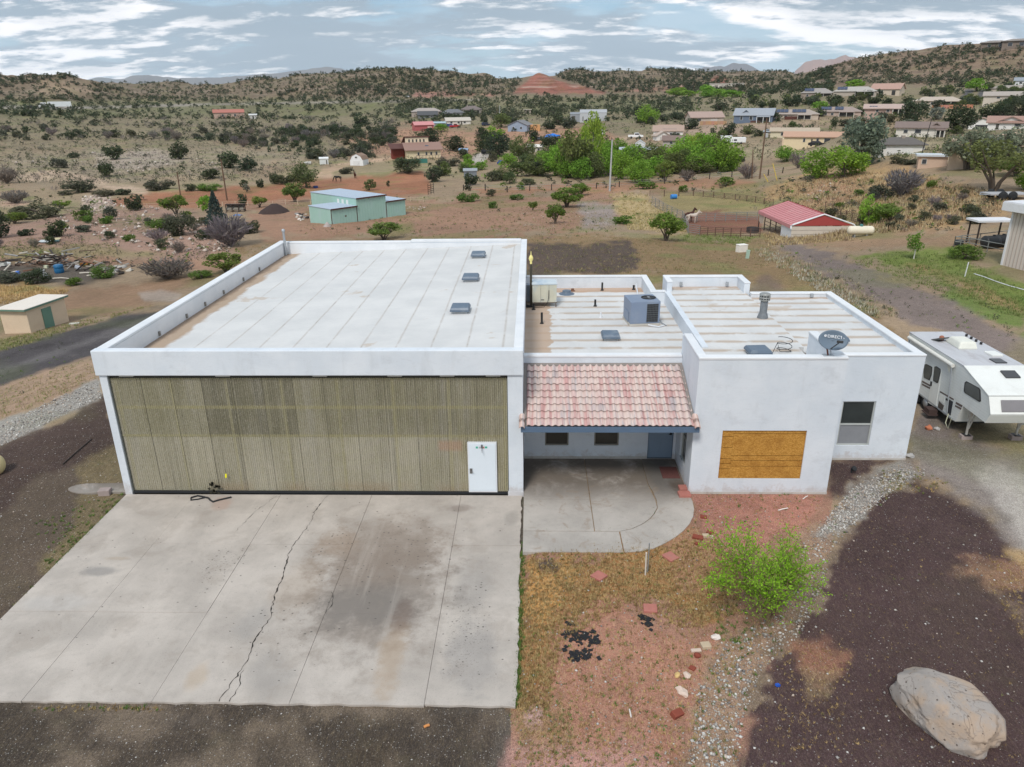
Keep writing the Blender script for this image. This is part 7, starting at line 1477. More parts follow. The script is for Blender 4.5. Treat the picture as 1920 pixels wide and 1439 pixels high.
cp_ = at(132, 608); tag(MB().cbox((cp_[0]+.3, cp_[1], cp_[2]+.03), (.7, .45, .06), rz=.3).obj('concrete_pad', M('pad_grey', c(196, 196, 186), .9)), 'small pale concrete pad at right corner of the pump house', 'pad')
TNK = M('tank_cream', c(222, 204, 152), .5, .05, 2, dirt=.15, spec=.4)
def tank(loc, L_, r, rz, label, mat=None, legs=True):
    t = empty('propane_tank', loc, rz, label, 'tank'); n_ = 8; pr = [(0.001, -L_/2-r*.75)]+[(r*math.sin(a_), -L_/2-r*.75*math.cos(a_)) for a_ in np.linspace(.2, math.pi/2, n_)]+[(r*math.sin(a_), L_/2+r*.75*math.cos(a_)) for a_ in np.linspace(math.pi/2, .2, n_)]+[(0.001, L_/2+r*.75)]
    MB().lathe(pr, n=24).obj('shell', mat or TNK, t, loc=(0, 0, r+.18), rot=(0, R(90), 0)); MB().lathe([(.16, 0), (.16, .14), (.12, .2), (.02, .22)], n=14).obj('valve_dome', M('dome_teal', c(70, 120, 120), .5), t, loc=(0, 0, 2*r+.15))
    for x in (-L_*.3, L_*.3): MB().box(x-.06, x+.06, -r*.6, r*.6, -.1, .30).obj('saddle', M('saddle_grey', (.3, .3, .29), .9), t)
    return t
tank((-18.75, 1.0, -.1), 1.5, .36, .25, 'cream propane tank cut by the left edge of the photo')
p = at(1612, 444); tank(tuple(p), 2.0*.95, .42, -.05, 'long cream propane tank with teal dome right of the red shelter', M('tank_white', c(224, 216, 196), .5, .05, 2, dirt=.15))
# scrap heap
WD = [M('wood_dark', (.05, .042, .038), .9, .3, 5), M('wood_grey', (.30, .29, .28), .9, .25, 5), M('wood_brown', (.13, .085, .06), .9, .3, 5), M('wood_pale', (.52, .48, .42), .9, .2, 5), M('wood_rust', (.20, .10, .065), .9, .3, 5)]
WN = ['charred black', 'weathered grey', 'dark brown', 'pale bleached', 'rusty brown']
for i in range(136):
    f_ = rnd.random(); px = rnd.gauss(102, 38) if i < 108 else rnd.choice((rnd.uniform(0, 60), rnd.uniform(140, 230))); py = 498+rnd.gauss(0, 4.5)+(rnd.uniform(0, 16) if i > 104 else 0); p = at(px, py); k = mpp(p)
    w_ = rnd.choices(range(5), (7, 3, 4, 2, 1))[0]; L_ = rnd.uniform(8, 34)*k; hh = max(0, rnd.gauss(.40, .42))*(1 if i < 108 else .2)
    o = MB().cbox((0, 0, 0), (L_, rnd.uniform(.08, .22), rnd.uniform(.04, .14))).obj('plank', WD[w_], loc=(p[0], p[1], p[2]+.1+hh), rot=(rnd.uniform(-.3, .3), rnd.gauss(0, .22), rnd.gauss(.3, .8))); tag(o, f'{WN[w_]} timber lying in the scrap heap on the left', 'timber', f'{WN[w_]} timbers of the scrap heap')
p = at(112, 512); t = empty('blue_drum', (p[0], p[1], p[2]), 0, 'large dented blue plastic tub in the scrap heap', 'drum'); MB().lathe([(.42, 0), (.47, .1), (.47, .45), (.44, .5), (.47, .55), (.46, .85), (.40, .86)], n=20).obj('shell', M('drum_blue', c(32, 96, 140), .5, .15, 3), t); MB().lathe([(.38, .862), (.36, .90), (.1, .91)], n=20).obj('lid', M('drum_lid', c(60, 110, 150), .5), t)
def junk(px, py, w, d, h, rz, col, name, label, cat, ry=0.0, lift=0.0):
    p = at(px, py); k = mpp(p); o = MB().cbox((0, 0, h*k/2), (w*k, d*k, h*k)).cbox((w*k*.2, -d*k*.51, h*k*.6), (w*k*.4, d*k*.06, h*k*.35)).obj(name, PT, loc=(p[0], p[1], p[2]+lift*k), rot=(0, ry, rz), bevel=.02); oc(o, col); return tag(o, label, cat)
junk(90, 491, 12, 7, 9, .3, c(226, 232, 240), 'freezer', 'white chest freezer on top of the scrap heap', 'freezer', lift=3); junk(15, 496, 9, 6, 4, .4, c(214, 218, 220), 'white_crate', 'white crate at left end of the scrap heap', 'crate', .2); junk(4, 500, 16, 8, 9, 0, c(204, 206, 202), 'white_cabinet', 'white metal cabinet lying at the far left of the heap', 'cabinet')
junk(77, 514, 9, 6, 9, .5, c(216, 216, 220), 'white_sack', 'crumpled white sack behind the dark juniper', 'sack', .3); junk(86, 522, 10, 5, 9, -.6, c(206, 208, 214), 'white_sack', 'folded white sheet leaning right of the dark juniper', 'sheet', .4); junk(34, 515, 6, 5, 6, .2, c(70, 120, 210), 'blue_bucket', 'blue bucket in front of the scrap heap', 'bucket'); junk(48, 520, 8, 6, 5, .7, c(218, 222, 222), 'white_basin', 'white basin left of the dark juniper', 'basin', .3)
junk(146, 504, 10, 6, 5, .3, c(190, 196, 206), 'grey_box', 'pale grey box right of the blue tub', 'box', .3); junk(158, 499, 14, 5, 5, .1, c(150, 94, 40), 'orange_board', 'orange brown board standing in the heap', 'board', .1); junk(87, 503, 7, 5, 5, 0, c(212, 216, 190), 'cream_bucket', 'cream bucket left of the blue tub', 'bucket')
for px, py, L_, rz, lab in ((115, 524, 34, -.1, 'long white branch on the ground left of the green clump'), (44, 527, 24, -.3, 'white board lying left of the dark juniper'), (165, 514, 34, -.15, 'bleached pole lying right of the blue tub'), (175, 518, 22, .2, 'shorter bleached pole below the bleached pole'), (44, 495, 30, .0, 'long pale pipe at left of the heap')):
    p = at(px, py); k = mpp(p); tag(MB().tube([(-L_*k/2, 0, .05), (0, .05, .12), (L_*k/2, 0, .08)], [.09, .08, .05], 6).obj('bleached_pole', WD[3], loc=tuple(p), rot=(0, 0, rz)), lab, 'pole')
for i in range(26):
    px = rnd.uniform(196, 262); py = 515-(px-200)*.12+rnd.uniform(-12, 6); p = at(px, py); s_ = rnd.uniform(.12, .40); o = link('rubble_slab', rock_mesh(100+i, 1, .6, .6), WD[rnd.choice((1, 1, 0, 3))], None, (p[0], p[1], p[2]+s_*.2), (rnd.uniform(-.5, .5), 0, rnd.uniform(0, 6))); o.scale = (s_*1.5, s_, s_*.7); tag(o, 'grey broken slab in the rubble right of the scrap heap', 'rubble', 'broken slabs right of the scrap heap')
sp_ = at(98, 452); t = MB(); 
tag(MB().cbox((sp_[0], sp_[1], sp_[2]+.2), (1.9, 1.3, .03), rz=.2, rx=.12).obj('tarpaulin', M('tarp_cream', c(196, 184, 150), .8, .15, 2)), 'cream tarpaulin spread below the rocky left slope', 'tarpaulin'); tag(MB().cbox((sp_[0]-.4, sp_[1]-1.0, sp_[2]+.15), (1.5, .8, .03), rz=-.1, rx=.2).obj('sheet_metal', M('sheet_pale', c(200, 206, 208), .5, metal=.3)), 'pale metal sheet lying in front of the cream tarpaulin', 'sheet'); tag(MB().cbox((sp_[0]+1.0, sp_[1]-.8, sp_[2]+.15), (.8, .6, .06), rz=.5, rx=.2).obj('sheet_metal', M('sheet_teal', c(80, 104, 104), .6)), 'dark teal sheet lying right of the pale metal sheet', 'sheet')

# ------------------------------------------------------------------ middle: green hangar shed, spoil heap, frame, poles
MINT = M('mint_metal', c(160, 196, 186), .6, .08, 1.0, dirt=.3, dcol=c(176, 190, 200), sq=(1, 1, .4)); BLR = M('pale_blue_roof', c(176, 190, 206), .5, .08, 1, dirt=.3, dcol=(.35, .33, .33)); BRN = M('brown_edge', c(84, 56, 52), .7)
pA, pB, pC, pD = at(622.5, 421), at(666, 415.6), at(724, 408), at(761, 403); zb = min(pA[2], pD[2])-.3
ux = (pD-pA)[:2]; ux = ux/np.linalg.norm(ux); uy_ = np.array([-ux[1], ux[0]]); Lt = float(np.linalg.norm((pD-pA)[:2])); u1 = float((pB-pA)[:2]@ux); u2 = float((pC-pA)[:2]@ux); k = mpp(pA)
t = empty('metal_hangar_shed', (pA[0], pA[1], zb), math.atan2(ux[1], ux[0]), 'mint green metal shed with taller middle bay behind the hangar', 'shed'); zo = float(pA[2]-zb)
hl, hm = 27*k+zo, 41*k+zo; dl, dm_ = Lt*.40, Lt*.85
for (a_, b_, h_, d_) in ((0, u1-.01, hl, dl), (u1, u2, hm, dm_), (u2+.01, Lt, hl*1.02, dl)):
    wl_ = MB().box(a_, b_, 0, d_, -1, h_).obj('wall', MINT, t); nrib = int((b_-a_)/.45)
    for i in range(1, nrib): x = a_+(b_-a_)*i/nrib; MB().box(x-.012, x+.012, -.018, -.001, 0, h_-.05).obj('rib', MINT, wl_)
    ro2 = MB().extr([(-.15, h_+.01), (d_+.1, h_+.05), (d_+.1, h_+.13), (-.15, h_+.09)], 'x', a_-.08, b_+.08).obj('roof', BLR, t); MB().box(a_-.08, b_+.08, -.19, -.155, h_-.10, h_+.09).obj('edge_board', BRN, ro2)
for x in (.012, u1, u2): MB().box(x-.05, x+.05, -.03, -.002, 0, hl).obj('corner_trim', BRN, t)
for i in range(3): MB().box(u1-.035, u1-.002, dl*.35+i*1.1, dl*.35+i*1.1+.5, hl+.05, hm-.35).obj('skylight_strip', M('strip_white', (.7, .72, .7), .6), t)
MB().cbox((u1*.55, -.02, hl*.55), (.25, .02, .18)).obj('patch', BRN, t)
for i in range(30):
    px = rnd.uniform(556, 592); py = rnd.uniform(402, 416); p = at(px, py); s_ = rnd.uniform(.10, .34); w_ = rnd.choice((0, 1, 3, 3)); o = link('rubble_slab', rock_mesh(200+i, 1, .6, .8), (WD[0], WD[1], WD[3], WST)[rnd.randrange(4)], None, (p[0], p[1], p[2]+s_*.3), (rnd.uniform(-.5, .5), 0, rnd.uniform(0, 6))); o.scale = (s_*1.4, s_, s_); tag(o, 'broken concrete lump in the pile left of the mint shed', 'rubble', 'concrete lumps left of the mint shed')
for px, py, a_, b_, h_, col, lab in ((516, 399, 62, 30, 19, (.055, .038, .035), 'dark cinder spoil heap left of the mint green shed'), (614, 425, 18, 12, 9, c(170, 160, 156), 'small grey gravel heap at the corner of the mint shed')):
    p = at(px, py); k = mpp(p); pr = [(a_*k*.5, -.1), (a_*k*.38, h_*k*.28), (a_*k*.2, h_*k*.68), (a_*k*.08, h_*k*.95), (.02, h_*k)]; o = MB().lathe(pr, n=40).obj('spoil_heap', M('heap_'+str(px), col, .95, .3, 3, bump=.6, bsc=9), loc=tuple(p+np.array([0, 0, -.05])))
    for v in o.data.vertices: q = fbm(np.array(v.co.x*1.3+px), np.array(v.co.y*1.3), 3, 4)-.5; v.co.x *= 1+.35*q; v.co.y *= 1+.3*q; v.co.z *= 1+.35*q
    tag(o, lab, 'heap')
p = at(442, 398); k = mpp(p); t = empty('steel_frame_wagon', tuple(p), .1, 'rusty steel frame wagon with mesh bed by the blue spruce', 'wagon'); RST = M('rust_dark', (.045, .03, .026), .9, .3, 4)
MB().box(-18*k, 18*k, 0, 10*k, 13*k, 14.2*k).obj('top_beam', RST, t)
for x in (-17, -6, 6, 16):
    for y in (0, 9): MB().box(x*k-.06, x*k+.06, y*k-.06, y*k+.06, -.2, 13*k).obj('post', RST, t)
MB().extr([(0, 4*k), (10*k, 11*k), (10*k, 11.6*k), (0, 4.6*k)], 'x', -17*k, 16*k).obj('bed', M('bed_grey', (.22, .20, .17), .9), t); MB().box(-16*k, 17*k, 0, 9*k, 3*k, 4*k).obj('lower_beam', RST, t)
bt = at(446, 405); tag(link('blue_tarpaulin', rock_mesh(77, 3, .5, .5), M('tarp_blue_grey', c(96, 124, 168), .7)), 'blue grey tarpaulin bundle below the rusty frame wagon', 'tarpaulin'); o = bpy.data.objects['blue_tarpaulin']; o.location = tuple(bt); o.scale = (.7, .5, .55)
bt = at(1036, 256); o = link('blue_tarpaulin', rock_mesh(78, 3, .7, .5), M('tarp_bright', c(46, 120, 210), .6)); o.location = tuple(bt); o.scale = (14*mpp(bt), 2.5, 8*mpp(bt)); tag(o, 'bright blue tarpaulin over a heap in mid valley', 'tarpaulin')
bt = at(869, 287); o = MB().cbox((0, 0, 1.3), (3.6, 3, .12), rx=.15).box(-1.6, -1.5, -1.2, 1.2, -.5, 1.3).box(1.5, 1.6, -1.2, 1.2, -.5, 1.3).obj('sun_shade', M('shade_blue', c(150, 170, 196), .6), loc=tuple(bt)); tag(o, 'pale blue sun shade right of the brown roofed house', 'canopy')
# poles
PW = M('pole_wood', (.15, .095, .065), .9, .2, 4, sq=(4, 4, .3)); PG = M('pole_grey', (.44, .45, .46), .6, .1, 3)
def pole(px, py, pxt, pyt, rpx, mat, label, arm=None, cat='utility pole', lamp=False):
    p = at(px, py); k = mpp(p); top = zat(pxt, pyt, p[1])
    t = empty('utility_pole', tuple(p), 0, label, cat); v = Vector(top-p); MB().tube([(0, 0, -.5), tuple(v*.5), tuple(v)], [rpx*k*1.1, rpx*k*.9, rpx*k*.7], 8).obj('shaft', mat, t)
    if arm: MB().cbox(tuple(v*.93), (arm*k, .12, .14)).obj('crossarm', mat, t)
    if lamp: MB().cbox(tuple(v*.72+Vector((.35, -.1, 0))), (.5, .4, .8)).obj('transformer', PG, t, bevel=.1)
    return t
pole(1143, 359, 1148, 262, 1.7, PG, 'tall pale grey utility pole in the middle of the valley'); pole(426, 376, 414, 299, 1.5, PW, 'brown wooden utility pole left of the mint green shed'); pole(341, 385, 332, 323, 1.4, PW, 'shorter brown pole left of the brown utility pole', cat='pole')
pole(1424, 336, 1438, 222, 1.5, PW, 'brown utility pole with transformer right of the poplars', arm=12, lamp=True); pole(1410, 335, 1412, 281, 1.3, PW, 'dead tree post left of the brown transformer pole', cat='post'); pole(1721, 313, 1748, 220, .9, BLK, 'thin black leaning pole at the small tan outbuilding', cat='pole')
pole(932, 222, 932, 196, .6, PW, 'far brown pole behind the valley houses', cat='pole'); pole(937, 222, 937, 198, .6, PG, 'far grey pole right of the far brown pole', cat='pole')
YG = M('guy_yellow', c(226, 196, 90), .6)
for a_, b_, lab in (((1457, 339), (1449, 307), 'longer yellow guy cover right of the transformer pole'), ((1440, 341), (1432, 327), 'shorter yellow guy cover at foot of the transformer pole')):
    p = at(*a_); q = zat(*b_, p[1]); tag(MB().tube([tuple(p), tuple(q)], .07, 6).obj('guy_cover', YG), lab, 'guy wire')
# post-and-wire fences
def posts(L_, h, r, mat, group, label, name='fence_post'):
    m = MB().tube([(0, 0, -.3), (0, 0, 1)], [1.1, 1], 6).mesh(name); m.materials.append(mat)
    for i, (px, py) in enumerate(L_):
        p = at(px, py); k = mpp(p); o = link(name, m, None, None, tuple(p), (rnd.uniform(-.06, .06), rnd.uniform(-.06, .06), rnd.uniform(0, 6))); o.scale = (r*k, r*k, h*k*rnd.uniform(.9, 1.1)); tag(o, label(i) if callable(label) else label, 'fence post', group)
DP = M('post_dark', (.045, .035, .03), .9, .2, 5)
bp = [(869,358),(910,358),(951,361),(993,358),(1034,357),(1078,356),(1118,354),(1161,351),(1204,348),(1246,345),(1290,341),(1330,336),(1372,333),(1404,336),(1440,330),(1467,325)]
posts(bp, 11.5, .95, DP, 'dark posts across the valley floor', lambda i: f'{ORD[i]} dark wooden fence post from left across the valley floor')
LP = M('post_pale', c(206, 186, 164), .8, .1, 5); ap = [(230+i*23.5, 391-i*.55+(0 if i % 2 else 1)) for i in range(25)]
posts(ap, 9, .55, LP, 'pale posts along the near edge of the red arena', 'thin pale wire fence post along near edge of the red arena')
# wires of those two fences
def wires(L_, hs, r, mat, label):
    m = MB()
    for h in hs: m.tube([tuple(at(*q)+np.array([0, 0, h*mpp(at(*q))])) for q in L_], r, 4, cap=False)
    return tag(m.obj('fence_wire', mat), label, 'fence wire')
wires(bp, (4, 7, 10), .018, GREYM, 'wire strands strung between the dark valley posts'); wires(ap[::3], (4, 7.5), .018, LP, 'wire strands strung between the pale arena posts')
ga = at(803, 366); k = mpp(ga); t = empty('arena_gate', tuple(ga), 1.2, 'dark metal gate at the right end of the red arena', 'gate')
for i in range(5): MB().tube([(0, 0, (3+3.4*i)*k), (22*k, 0, (3+3.4*i)*k)], .05, 6).obj('rail', DP, t)
for x in (0, 11, 22): MB().tube([(x*k, 0, 0), (x*k, 0, 20*k)], .06, 6).obj('upright', DP, t)
# corral panels
RL = M('rail_red_brown', (.13, .075, .06), .8, .2, 4); RG = M('rail_grey', (.22, .23, .22), .7, .2, 4)
def corral(L_, h, n, mat, label, group):
    pts = [at(*q) for q in L_]; seg = []
    for a, b in zip(pts[:-1], pts[1:]):
        m_ = max(1, round(n*np.linalg.norm(b-a)/sum(np.linalg.norm(y-x) for x, y in zip(pts[:-1], pts[1:])))); seg += [(a+(b-a)*i/m_, a+(b-a)*(i+1)/m_) for i in range(m_)]
    for i, (a, b) in enumerate(seg):
        k = mpp(a); H = h*k; v = b-a; t = empty('corral_panel', tuple(a), 0, f'{ORD[i]} {label}', 'corral panel', group)
        for j in range(5): z = H*(.18+.2*j); MB().tube([(0, 0, z), (v[0]*.985, v[1]*.985, v[2]+z)], .028, 4, cap=False).obj('rail', mat, t)
        for f_ in (.01, .98): MB().tube([(v[0]*f_, v[1]*f_, v[2]*f_-.1), (v[0]*f_, v[1]*f_, v[2]*f_+H)], .04, 5).obj('post', mat, t)
corral([(1222, 386), (1250, 402), (1279, 414)], 17, 7, RG, 'grey pipe panel along the left side of the corral', 'left corral panels'); corral([(1279, 414), (1290, 438), (1312, 442)], 18, 4, RG, 'curved corner pipe panel of the corral nearest the camera', 'corner corral panels')
corral([(1312, 442), (1370, 445), (1425, 445)], 17, 7, RL, 'brown pipe panel along the near side of the corral', 'near corral panels'); corral([(1290, 416), (1340, 416), (1420, 414)], 16, 7, RG, 'grey pipe panel along the middle of the corral', 'middle corral panels')
corral([(1218, 368), (1300, 368), (1400, 378), (1450, 386)], 11, 11, RL, 'low rusty pipe panel along the far side of the corral', 'far corral panels'); corral([(1546, 396), (1575, 408), (1608, 420)], 16, 5, RL, 'rusty pipe panel behind the red roofed shelter', 'panels behind the shelter')
# red-roofed shelter
ze = -1.15; e0, e1, e2 = onz(1485, 422, ze), onz(1424, 394.5, ze), onz(1601, 421, ze); ax_ = (e1-e0)[:2]; gx = (e2-e0)[:2]; Ls = float(np.linalg.norm(ax_)); Wg = float(np.linalg.norm(gx)); gx = gx/Wg; apx = zat(1546, 402.5, (e0[1]+e2[1])/2)[2]-ze
t = empty('red_shelter', (float(e0[0]), float(e0[1]), ze), math.atan2(gx[1], gx[0]), 'open livestock shelter with red metal gable roof beside the corral', 'shelter')
la = Vector((float(ax_@gx), float(ax_@np.array([-gx[1], gx[0]])))); RR = M('red_metal_roof', c(204, 140, 142), .5, .10, 1.0, dirt=.4, dcol=(.60, .38, .38)); RD = M('red_gable', c(164, 72, 70), .6); WT = M('trim_white', (.72, .73, .76), .5)
def shp(x, y, z): return (x+la.x*y/la.y, y, z)
yb_ = la.y
for sg in (0, 1):
    n_ = 14
    for i in range(n_):
        y0, y1 = yb_*i/n_, yb_*(i+1)/n_-.03; xa, xb = (-.1, Wg/2) if sg == 0 else (Wg+.1, Wg/2); za, zb_ = -.05, apx
        MB().add([shp(xa, y0, za), shp(xa, y1, za), shp(xb, y1, zb_), shp(xb, y0, zb_), shp(xa, y0, za-.04), shp(xa, y1, za-.04), shp(xb, y1, zb_-.04), shp(xb, y0, zb_-.04), shp(xa, y1-.06, za+.05), shp(xb, y1-.06, zb_+.05)],
                 [(0, 3, 2, 1), (4, 5, 6, 7), (0, 1, 5, 4), (1, 2, 6, 5), (2, 3, 7, 6), (3, 0, 4, 7), (1, 2, 9, 8)]).obj('roof_sheet', RR, t)
    if sg == 0: MB().add([shp(-.11, 0, -.05), shp(-.11, yb_, -.05), shp(-.11, yb_, -.40), shp(-.11, 0, -.40), shp(-.08, 0, -.05), shp(-.08, yb_, -.05), shp(-.08, yb_, -.40), shp(-.08, 0, -.40)], [(0, 1, 2, 3), (7, 6, 5, 4), (3, 2, 6, 7)]).obj('eave_flashing', RR, t)
MB().add([(0, -.02, -.12), (Wg, -.02, -.12), (Wg/2, -.02, apx-.08), (0, .06, -.12), (Wg, .06, -.12), (Wg/2, .06, apx-.08)], [(0, 1, 2), (5, 4, 3), (0, 3, 4, 1)]).obj('gable', RD, t)
MB().tube([(-.08, -.05, -.45), (-.10, -.05, -.1), (.1, -.05, .03), (Wg/2, -.05, apx+.02), (Wg-.1, -.05, .03), (Wg+.10, -.05, -.1), (Wg+.08, -.05, -.45)], .085, 6).obj('trim', WT, t)
for i in range(5): MB().box(.02, Wg-.02, -.03, .03, -.16-.42*(i+1), -.16-.42*i-.03).obj('cladding_board', M('cladding_beige', c(206, 196, 184), .6, .1, 2), t)
MB().add([shp(0, .04, -.2), shp(0, yb_*.28, -.2), shp(0, yb_*.28, -2.4), shp(0, .04, -2.4), shp(.05, .04, -.2), shp(.05, yb_*.28, -.2), shp(.05, yb_*.28, -2.4), shp(.05, .04, -2.4)], [(0, 1, 2, 3), (7, 6, 5, 4), (1, 5, 6, 2), (0, 3, 7, 4)]).obj('side_panel', WT, t)
for y in (.45, .62, .8, .99): MB().tube([shp(.05, yb_*y, -2.6), shp(.05, yb_*y, -.1)], .06, 6).obj('post', DP, t); MB().tube([shp(Wg-.05, yb_*y, -2.6), shp(Wg-.05, yb_*y, -.1)], .06, 6).obj('post', DP, t)
MB().add([shp(.0, yb_*.99, -.15), shp(.0, yb_*.82, -.15), shp(.0, yb_*.84, -1.2), shp(.0, yb_*.92, -1.45), shp(.0, yb_*.98, -1.2)], [(0, 1, 2, 3, 4)]).obj('hanging_cloth', M('cloth_beige', c(190, 176, 160), .9, .1, 3), t)
for z in (-.5, -.9, -1.3, -1.7): MB().tube([shp(.05, yb_*.3, z), shp(.05, yb_*.8, z)], .03, 5).obj('rail', DP, t)
p = at(1411, 436); t = empty('stock_tank', tuple(p), 0, 'black round stock tank left of the red shelter', 'tank'); MB().lathe([(.7, 0), (.72, .55), (.66, .55), (.64, .1)], n=20).obj('shell', RUBBER, t); MB().lathe([(.64, .42), (.02, .43)], n=20).obj('water', glass('water_dark', (.10, .13, .15), .05), t)
p = at(1263, 373); tag(MB().lathe([(.38, -.5), (.40, -.2), (.38, 0), (.40, .2), (.38, .5)], n=16).obj('blue_barrel', M('barrel_blue', c(60, 130, 200), .5), loc=(p[0], p[1], p[2]+.35), rot=(0, R(90), .2)), 'blue barrel lying in the far corner of the corral', 'barrel')
p = at(577+15, 353); tag(MB().lathe([(.55, 0), (.6, .5), (.52, .5), (.5, .1)], n=16).obj('blue_trough', M('trough_blue', c(50, 66, 120), .6), loc=tuple(p)), 'small dark blue trough in the red arena', 'trough')
p = at(1390, 473); t = empty('utility_box', tuple(p), .35, 'white utility cabinet standing behind the house', 'cabinet'); oc(MB().box(-.42, .42, -.3, .3, -.1, .62).obj('cabinet', PT, t, bevel=.03), c(226, 222, 214)); oc(MB().box(-.44, .44, -.32, .32, .62, .68).obj('lid', PT, t, bevel=.02), c(232, 228, 222))
p = at(1401, 485); tag(oc(MB().box(-.12, .12, -.08, .08, -.1, .62).box(-.13, .13, -.09, .09, .62, .68).obj('pedestal', PT, loc=tuple(p), rot=(0, .06, .3)), c(170, 196, 180)), 'pale green service pedestal right of the white utility cabinet', 'pedestal')
# ------------------------------------------------------------------ right edge: metal building, pen, tanks, flatbed
P0, P1 = onz(1877.6, 497, 0), onz(1920, 507.5, 0); vx = (P1-P0)[:2]; vx = vx/np.linalg.norm(vx); Hb = xat(1903, 389, P0[0]+.0)[2] if False else 3.3
hh_ = zat(1904, 389, P0[1])[2]; Hb = hh_
t = empty('metal_building', (float(P0[0]), float(P0[1]), 0), math.atan2(vx[1], vx[0]), 'beige ribbed metal building with white eaves at the right edge', 'building')
BM = M('ribbed_beige', c(206, 196, 188), .6, .05, 1.2)
MB().box(0, 9, 0, 7, -.3, Hb).obj('wall', BM, t)
for i in range(30): MB().box(.30*i+.02, .30*i+.06, -.03, -.001, 0, Hb).obj('rib', M('rib_shadow', c(176, 164, 156), .6), t)
MB().box(-.06, .10, -.05, .12, -.1, Hb).obj('corner_trim', WT, t); MB().box(-.5, 9.4, -.55, 7.4, Hb+.0, Hb+.18).box(-.52, 9.42, -.57, -.4, Hb-.25, Hb+.34).box(-.52, -.4, -.4, 7.4, Hb-.25, Hb+.34).obj('eave', WT, t, bevel=.02); MB().box(-.5, 9.4, -.5, 7.4, Hb+.35, Hb+.4).obj('roof', WT, t)
fw_ = MB().box(2.1, 3.3, -.06, -.032, .9, 2.1).obj('window', WT, t); MB().box(2.2, 3.2, -.075, -.061, 1.0, 2.0).obj('pane', WG, fw_)
cq = onz(1829, 462, 0); can = empty('canopy', tuple(cq), .05, 'white topped lean-to canopy on dark posts beside the metal building', 'canopy')
MB().box(-.3, 2.9, -.2, 1.5, 1.95, 2.1).obj('roof', WT, can)
for x, y in ((0, 0), (2.6, 0), (0, 1.3), (2.6, 1.3)): MB().box(x-.05, x+.05, y-.05, y+.05, -.2, 1.95).obj('post', DP, can)
BKT = M('tank_black', (.028, .03, .034), .45, .1, 2)
for (px, py, lab) in ((1855, 466, 'left one of two black plastic water tanks under the canopy'), (1873, 464, 'right one of two black plastic water tanks under the canopy')):
    p = onz(px, py, .05); o = empty('water_tank', tuple(p), .1, lab, 'tank'); pr = [(.05, -.62), (.42, -.60), (.5, -.52)]+[(q, z) for z in np.linspace(-.45, .45, 9) for q in (.50, .47)][:17]+[(.5, .52), (.42, .60), (.05, .62)]; MB().lathe(pr, n=20).obj('shell', BKT, o, loc=(0, 0, .52), rot=(0, R(90), 0)); MB().lathe([(.12, 0), (.12, .08)], n=10).obj('cap', BKT, o, loc=(.2, 0, 1.0))
p = onz(1797, 460, 0); tag(MB().lathe([(.34, 0), (.36, .3), (.30, .42), (.05, .44)], n=14).obj('black_bucket', BKT, loc=tuple(p)), 'low black tub at the left corner of the pen', 'tub')
pen = [(1788, 464, 1.0), (1800, 462, 1.0), (1835, 458, 1.0), (1885, 452, 1.0)]; q0 = [onz(a_, b_, 0) for a_, b_, _ in pen]; q1 = [onz(a_, b_, 0) for a_, b_ in ((1788, 464), (1815, 466), (1850, 474), (1881, 480))]
for L_, lab in ((q0, 'pipe rail fence at the back of the pen by the metal building'), (q1, 'pipe rail fence at the front of the pen by the metal building')):
    t = empty('pipe_fence', tuple(L_[0]), 0, lab, 'fence'); o0 = L_[0]; MB().tube([tuple(v-o0+np.array([0, 0, .85])) for v in L_], .035, 6).obj('rail', RG, t); MB().tube([tuple(v-o0+np.array([0, 0, .45])) for v in L_], .03, 6).obj('rail', RG, t)
    for v in L_: MB().tube([tuple(v-o0), tuple(v-o0+np.array([0, 0, .9]))], .035, 6).obj('post', RG, t)
p = at(1890, 376); k = mpp(p); t = empty('flatbed_trailer', tuple(p), .0, 'grey flatbed trailer on the rise above the metal building', 'trailer'); MB().box(-34*k, 40*k, 0, 2.2, .55, .70).obj('deck', M('deck_grey', c(170, 170, 172), .7), t); MB().tube([(-34*k, .3, .6), (-44*k, 1.1, .5), (-34*k, 1.9, .6)], .06, 6).obj('tongue', GREYM, t)
for x, y in ((-12, -.1), (6, 2.3), (-12, 2.3), (6, -.1)): MB().lathe([(.15, -.12), (.48, -.12), (.5, 0), (.48, .12), (.15, .12)], n=16).obj('wheel', RUBBER, t, loc=(x*k, y, .5), rot=(R(90), 0, 0))
p = at(1713, 486); root = empty('young_tree', tuple(p), 0, 'young green tree with white painted trunk on the lawn', 'tree'); k = mpp(p)
MB().tube([(0, 0, -.1), (.02, 0, 20*k), (0, 0, 32*k)], [.045, .04, .02], 7).obj('trunk', M('trunk_white', c(216, 212, 204), .8), root)
rg = np.random.default_rng(5); V, F = crown_mesh('round', 900, .045, rg); V = V*np.array([36*k, 36*k, 38*k])+np.array([0, 0, 13*k]); o = link('crown', arr_mesh('crown', V, F, LEAF), None, root); o.color = (.17, .29, .05, 1)
p = at(1809, 519); tag(MB().tube([tuple(p), (p[0]+.05, p[1], p[2]+1.0)], .035, 7).obj('white_stake', WT), 'white stake on the lawn left of the white pipe', 'stake')
pp = [at(*q) for q in ((1826, 515), (1845, 521), (1866, 529), (1893, 538), (1930, 548))]; tag(MB().tube([tuple(q+np.array([0, 0, .05])) for q in pp], .03, 6).obj('white_pipe', WT), 'white plastic pipe lying across the green lawn', 'pipe')
p = at(1809, 486); plant('green', p, 2.6, 1.3, 'leafy green weed patch in front of the pen by the metal building', None, 50)
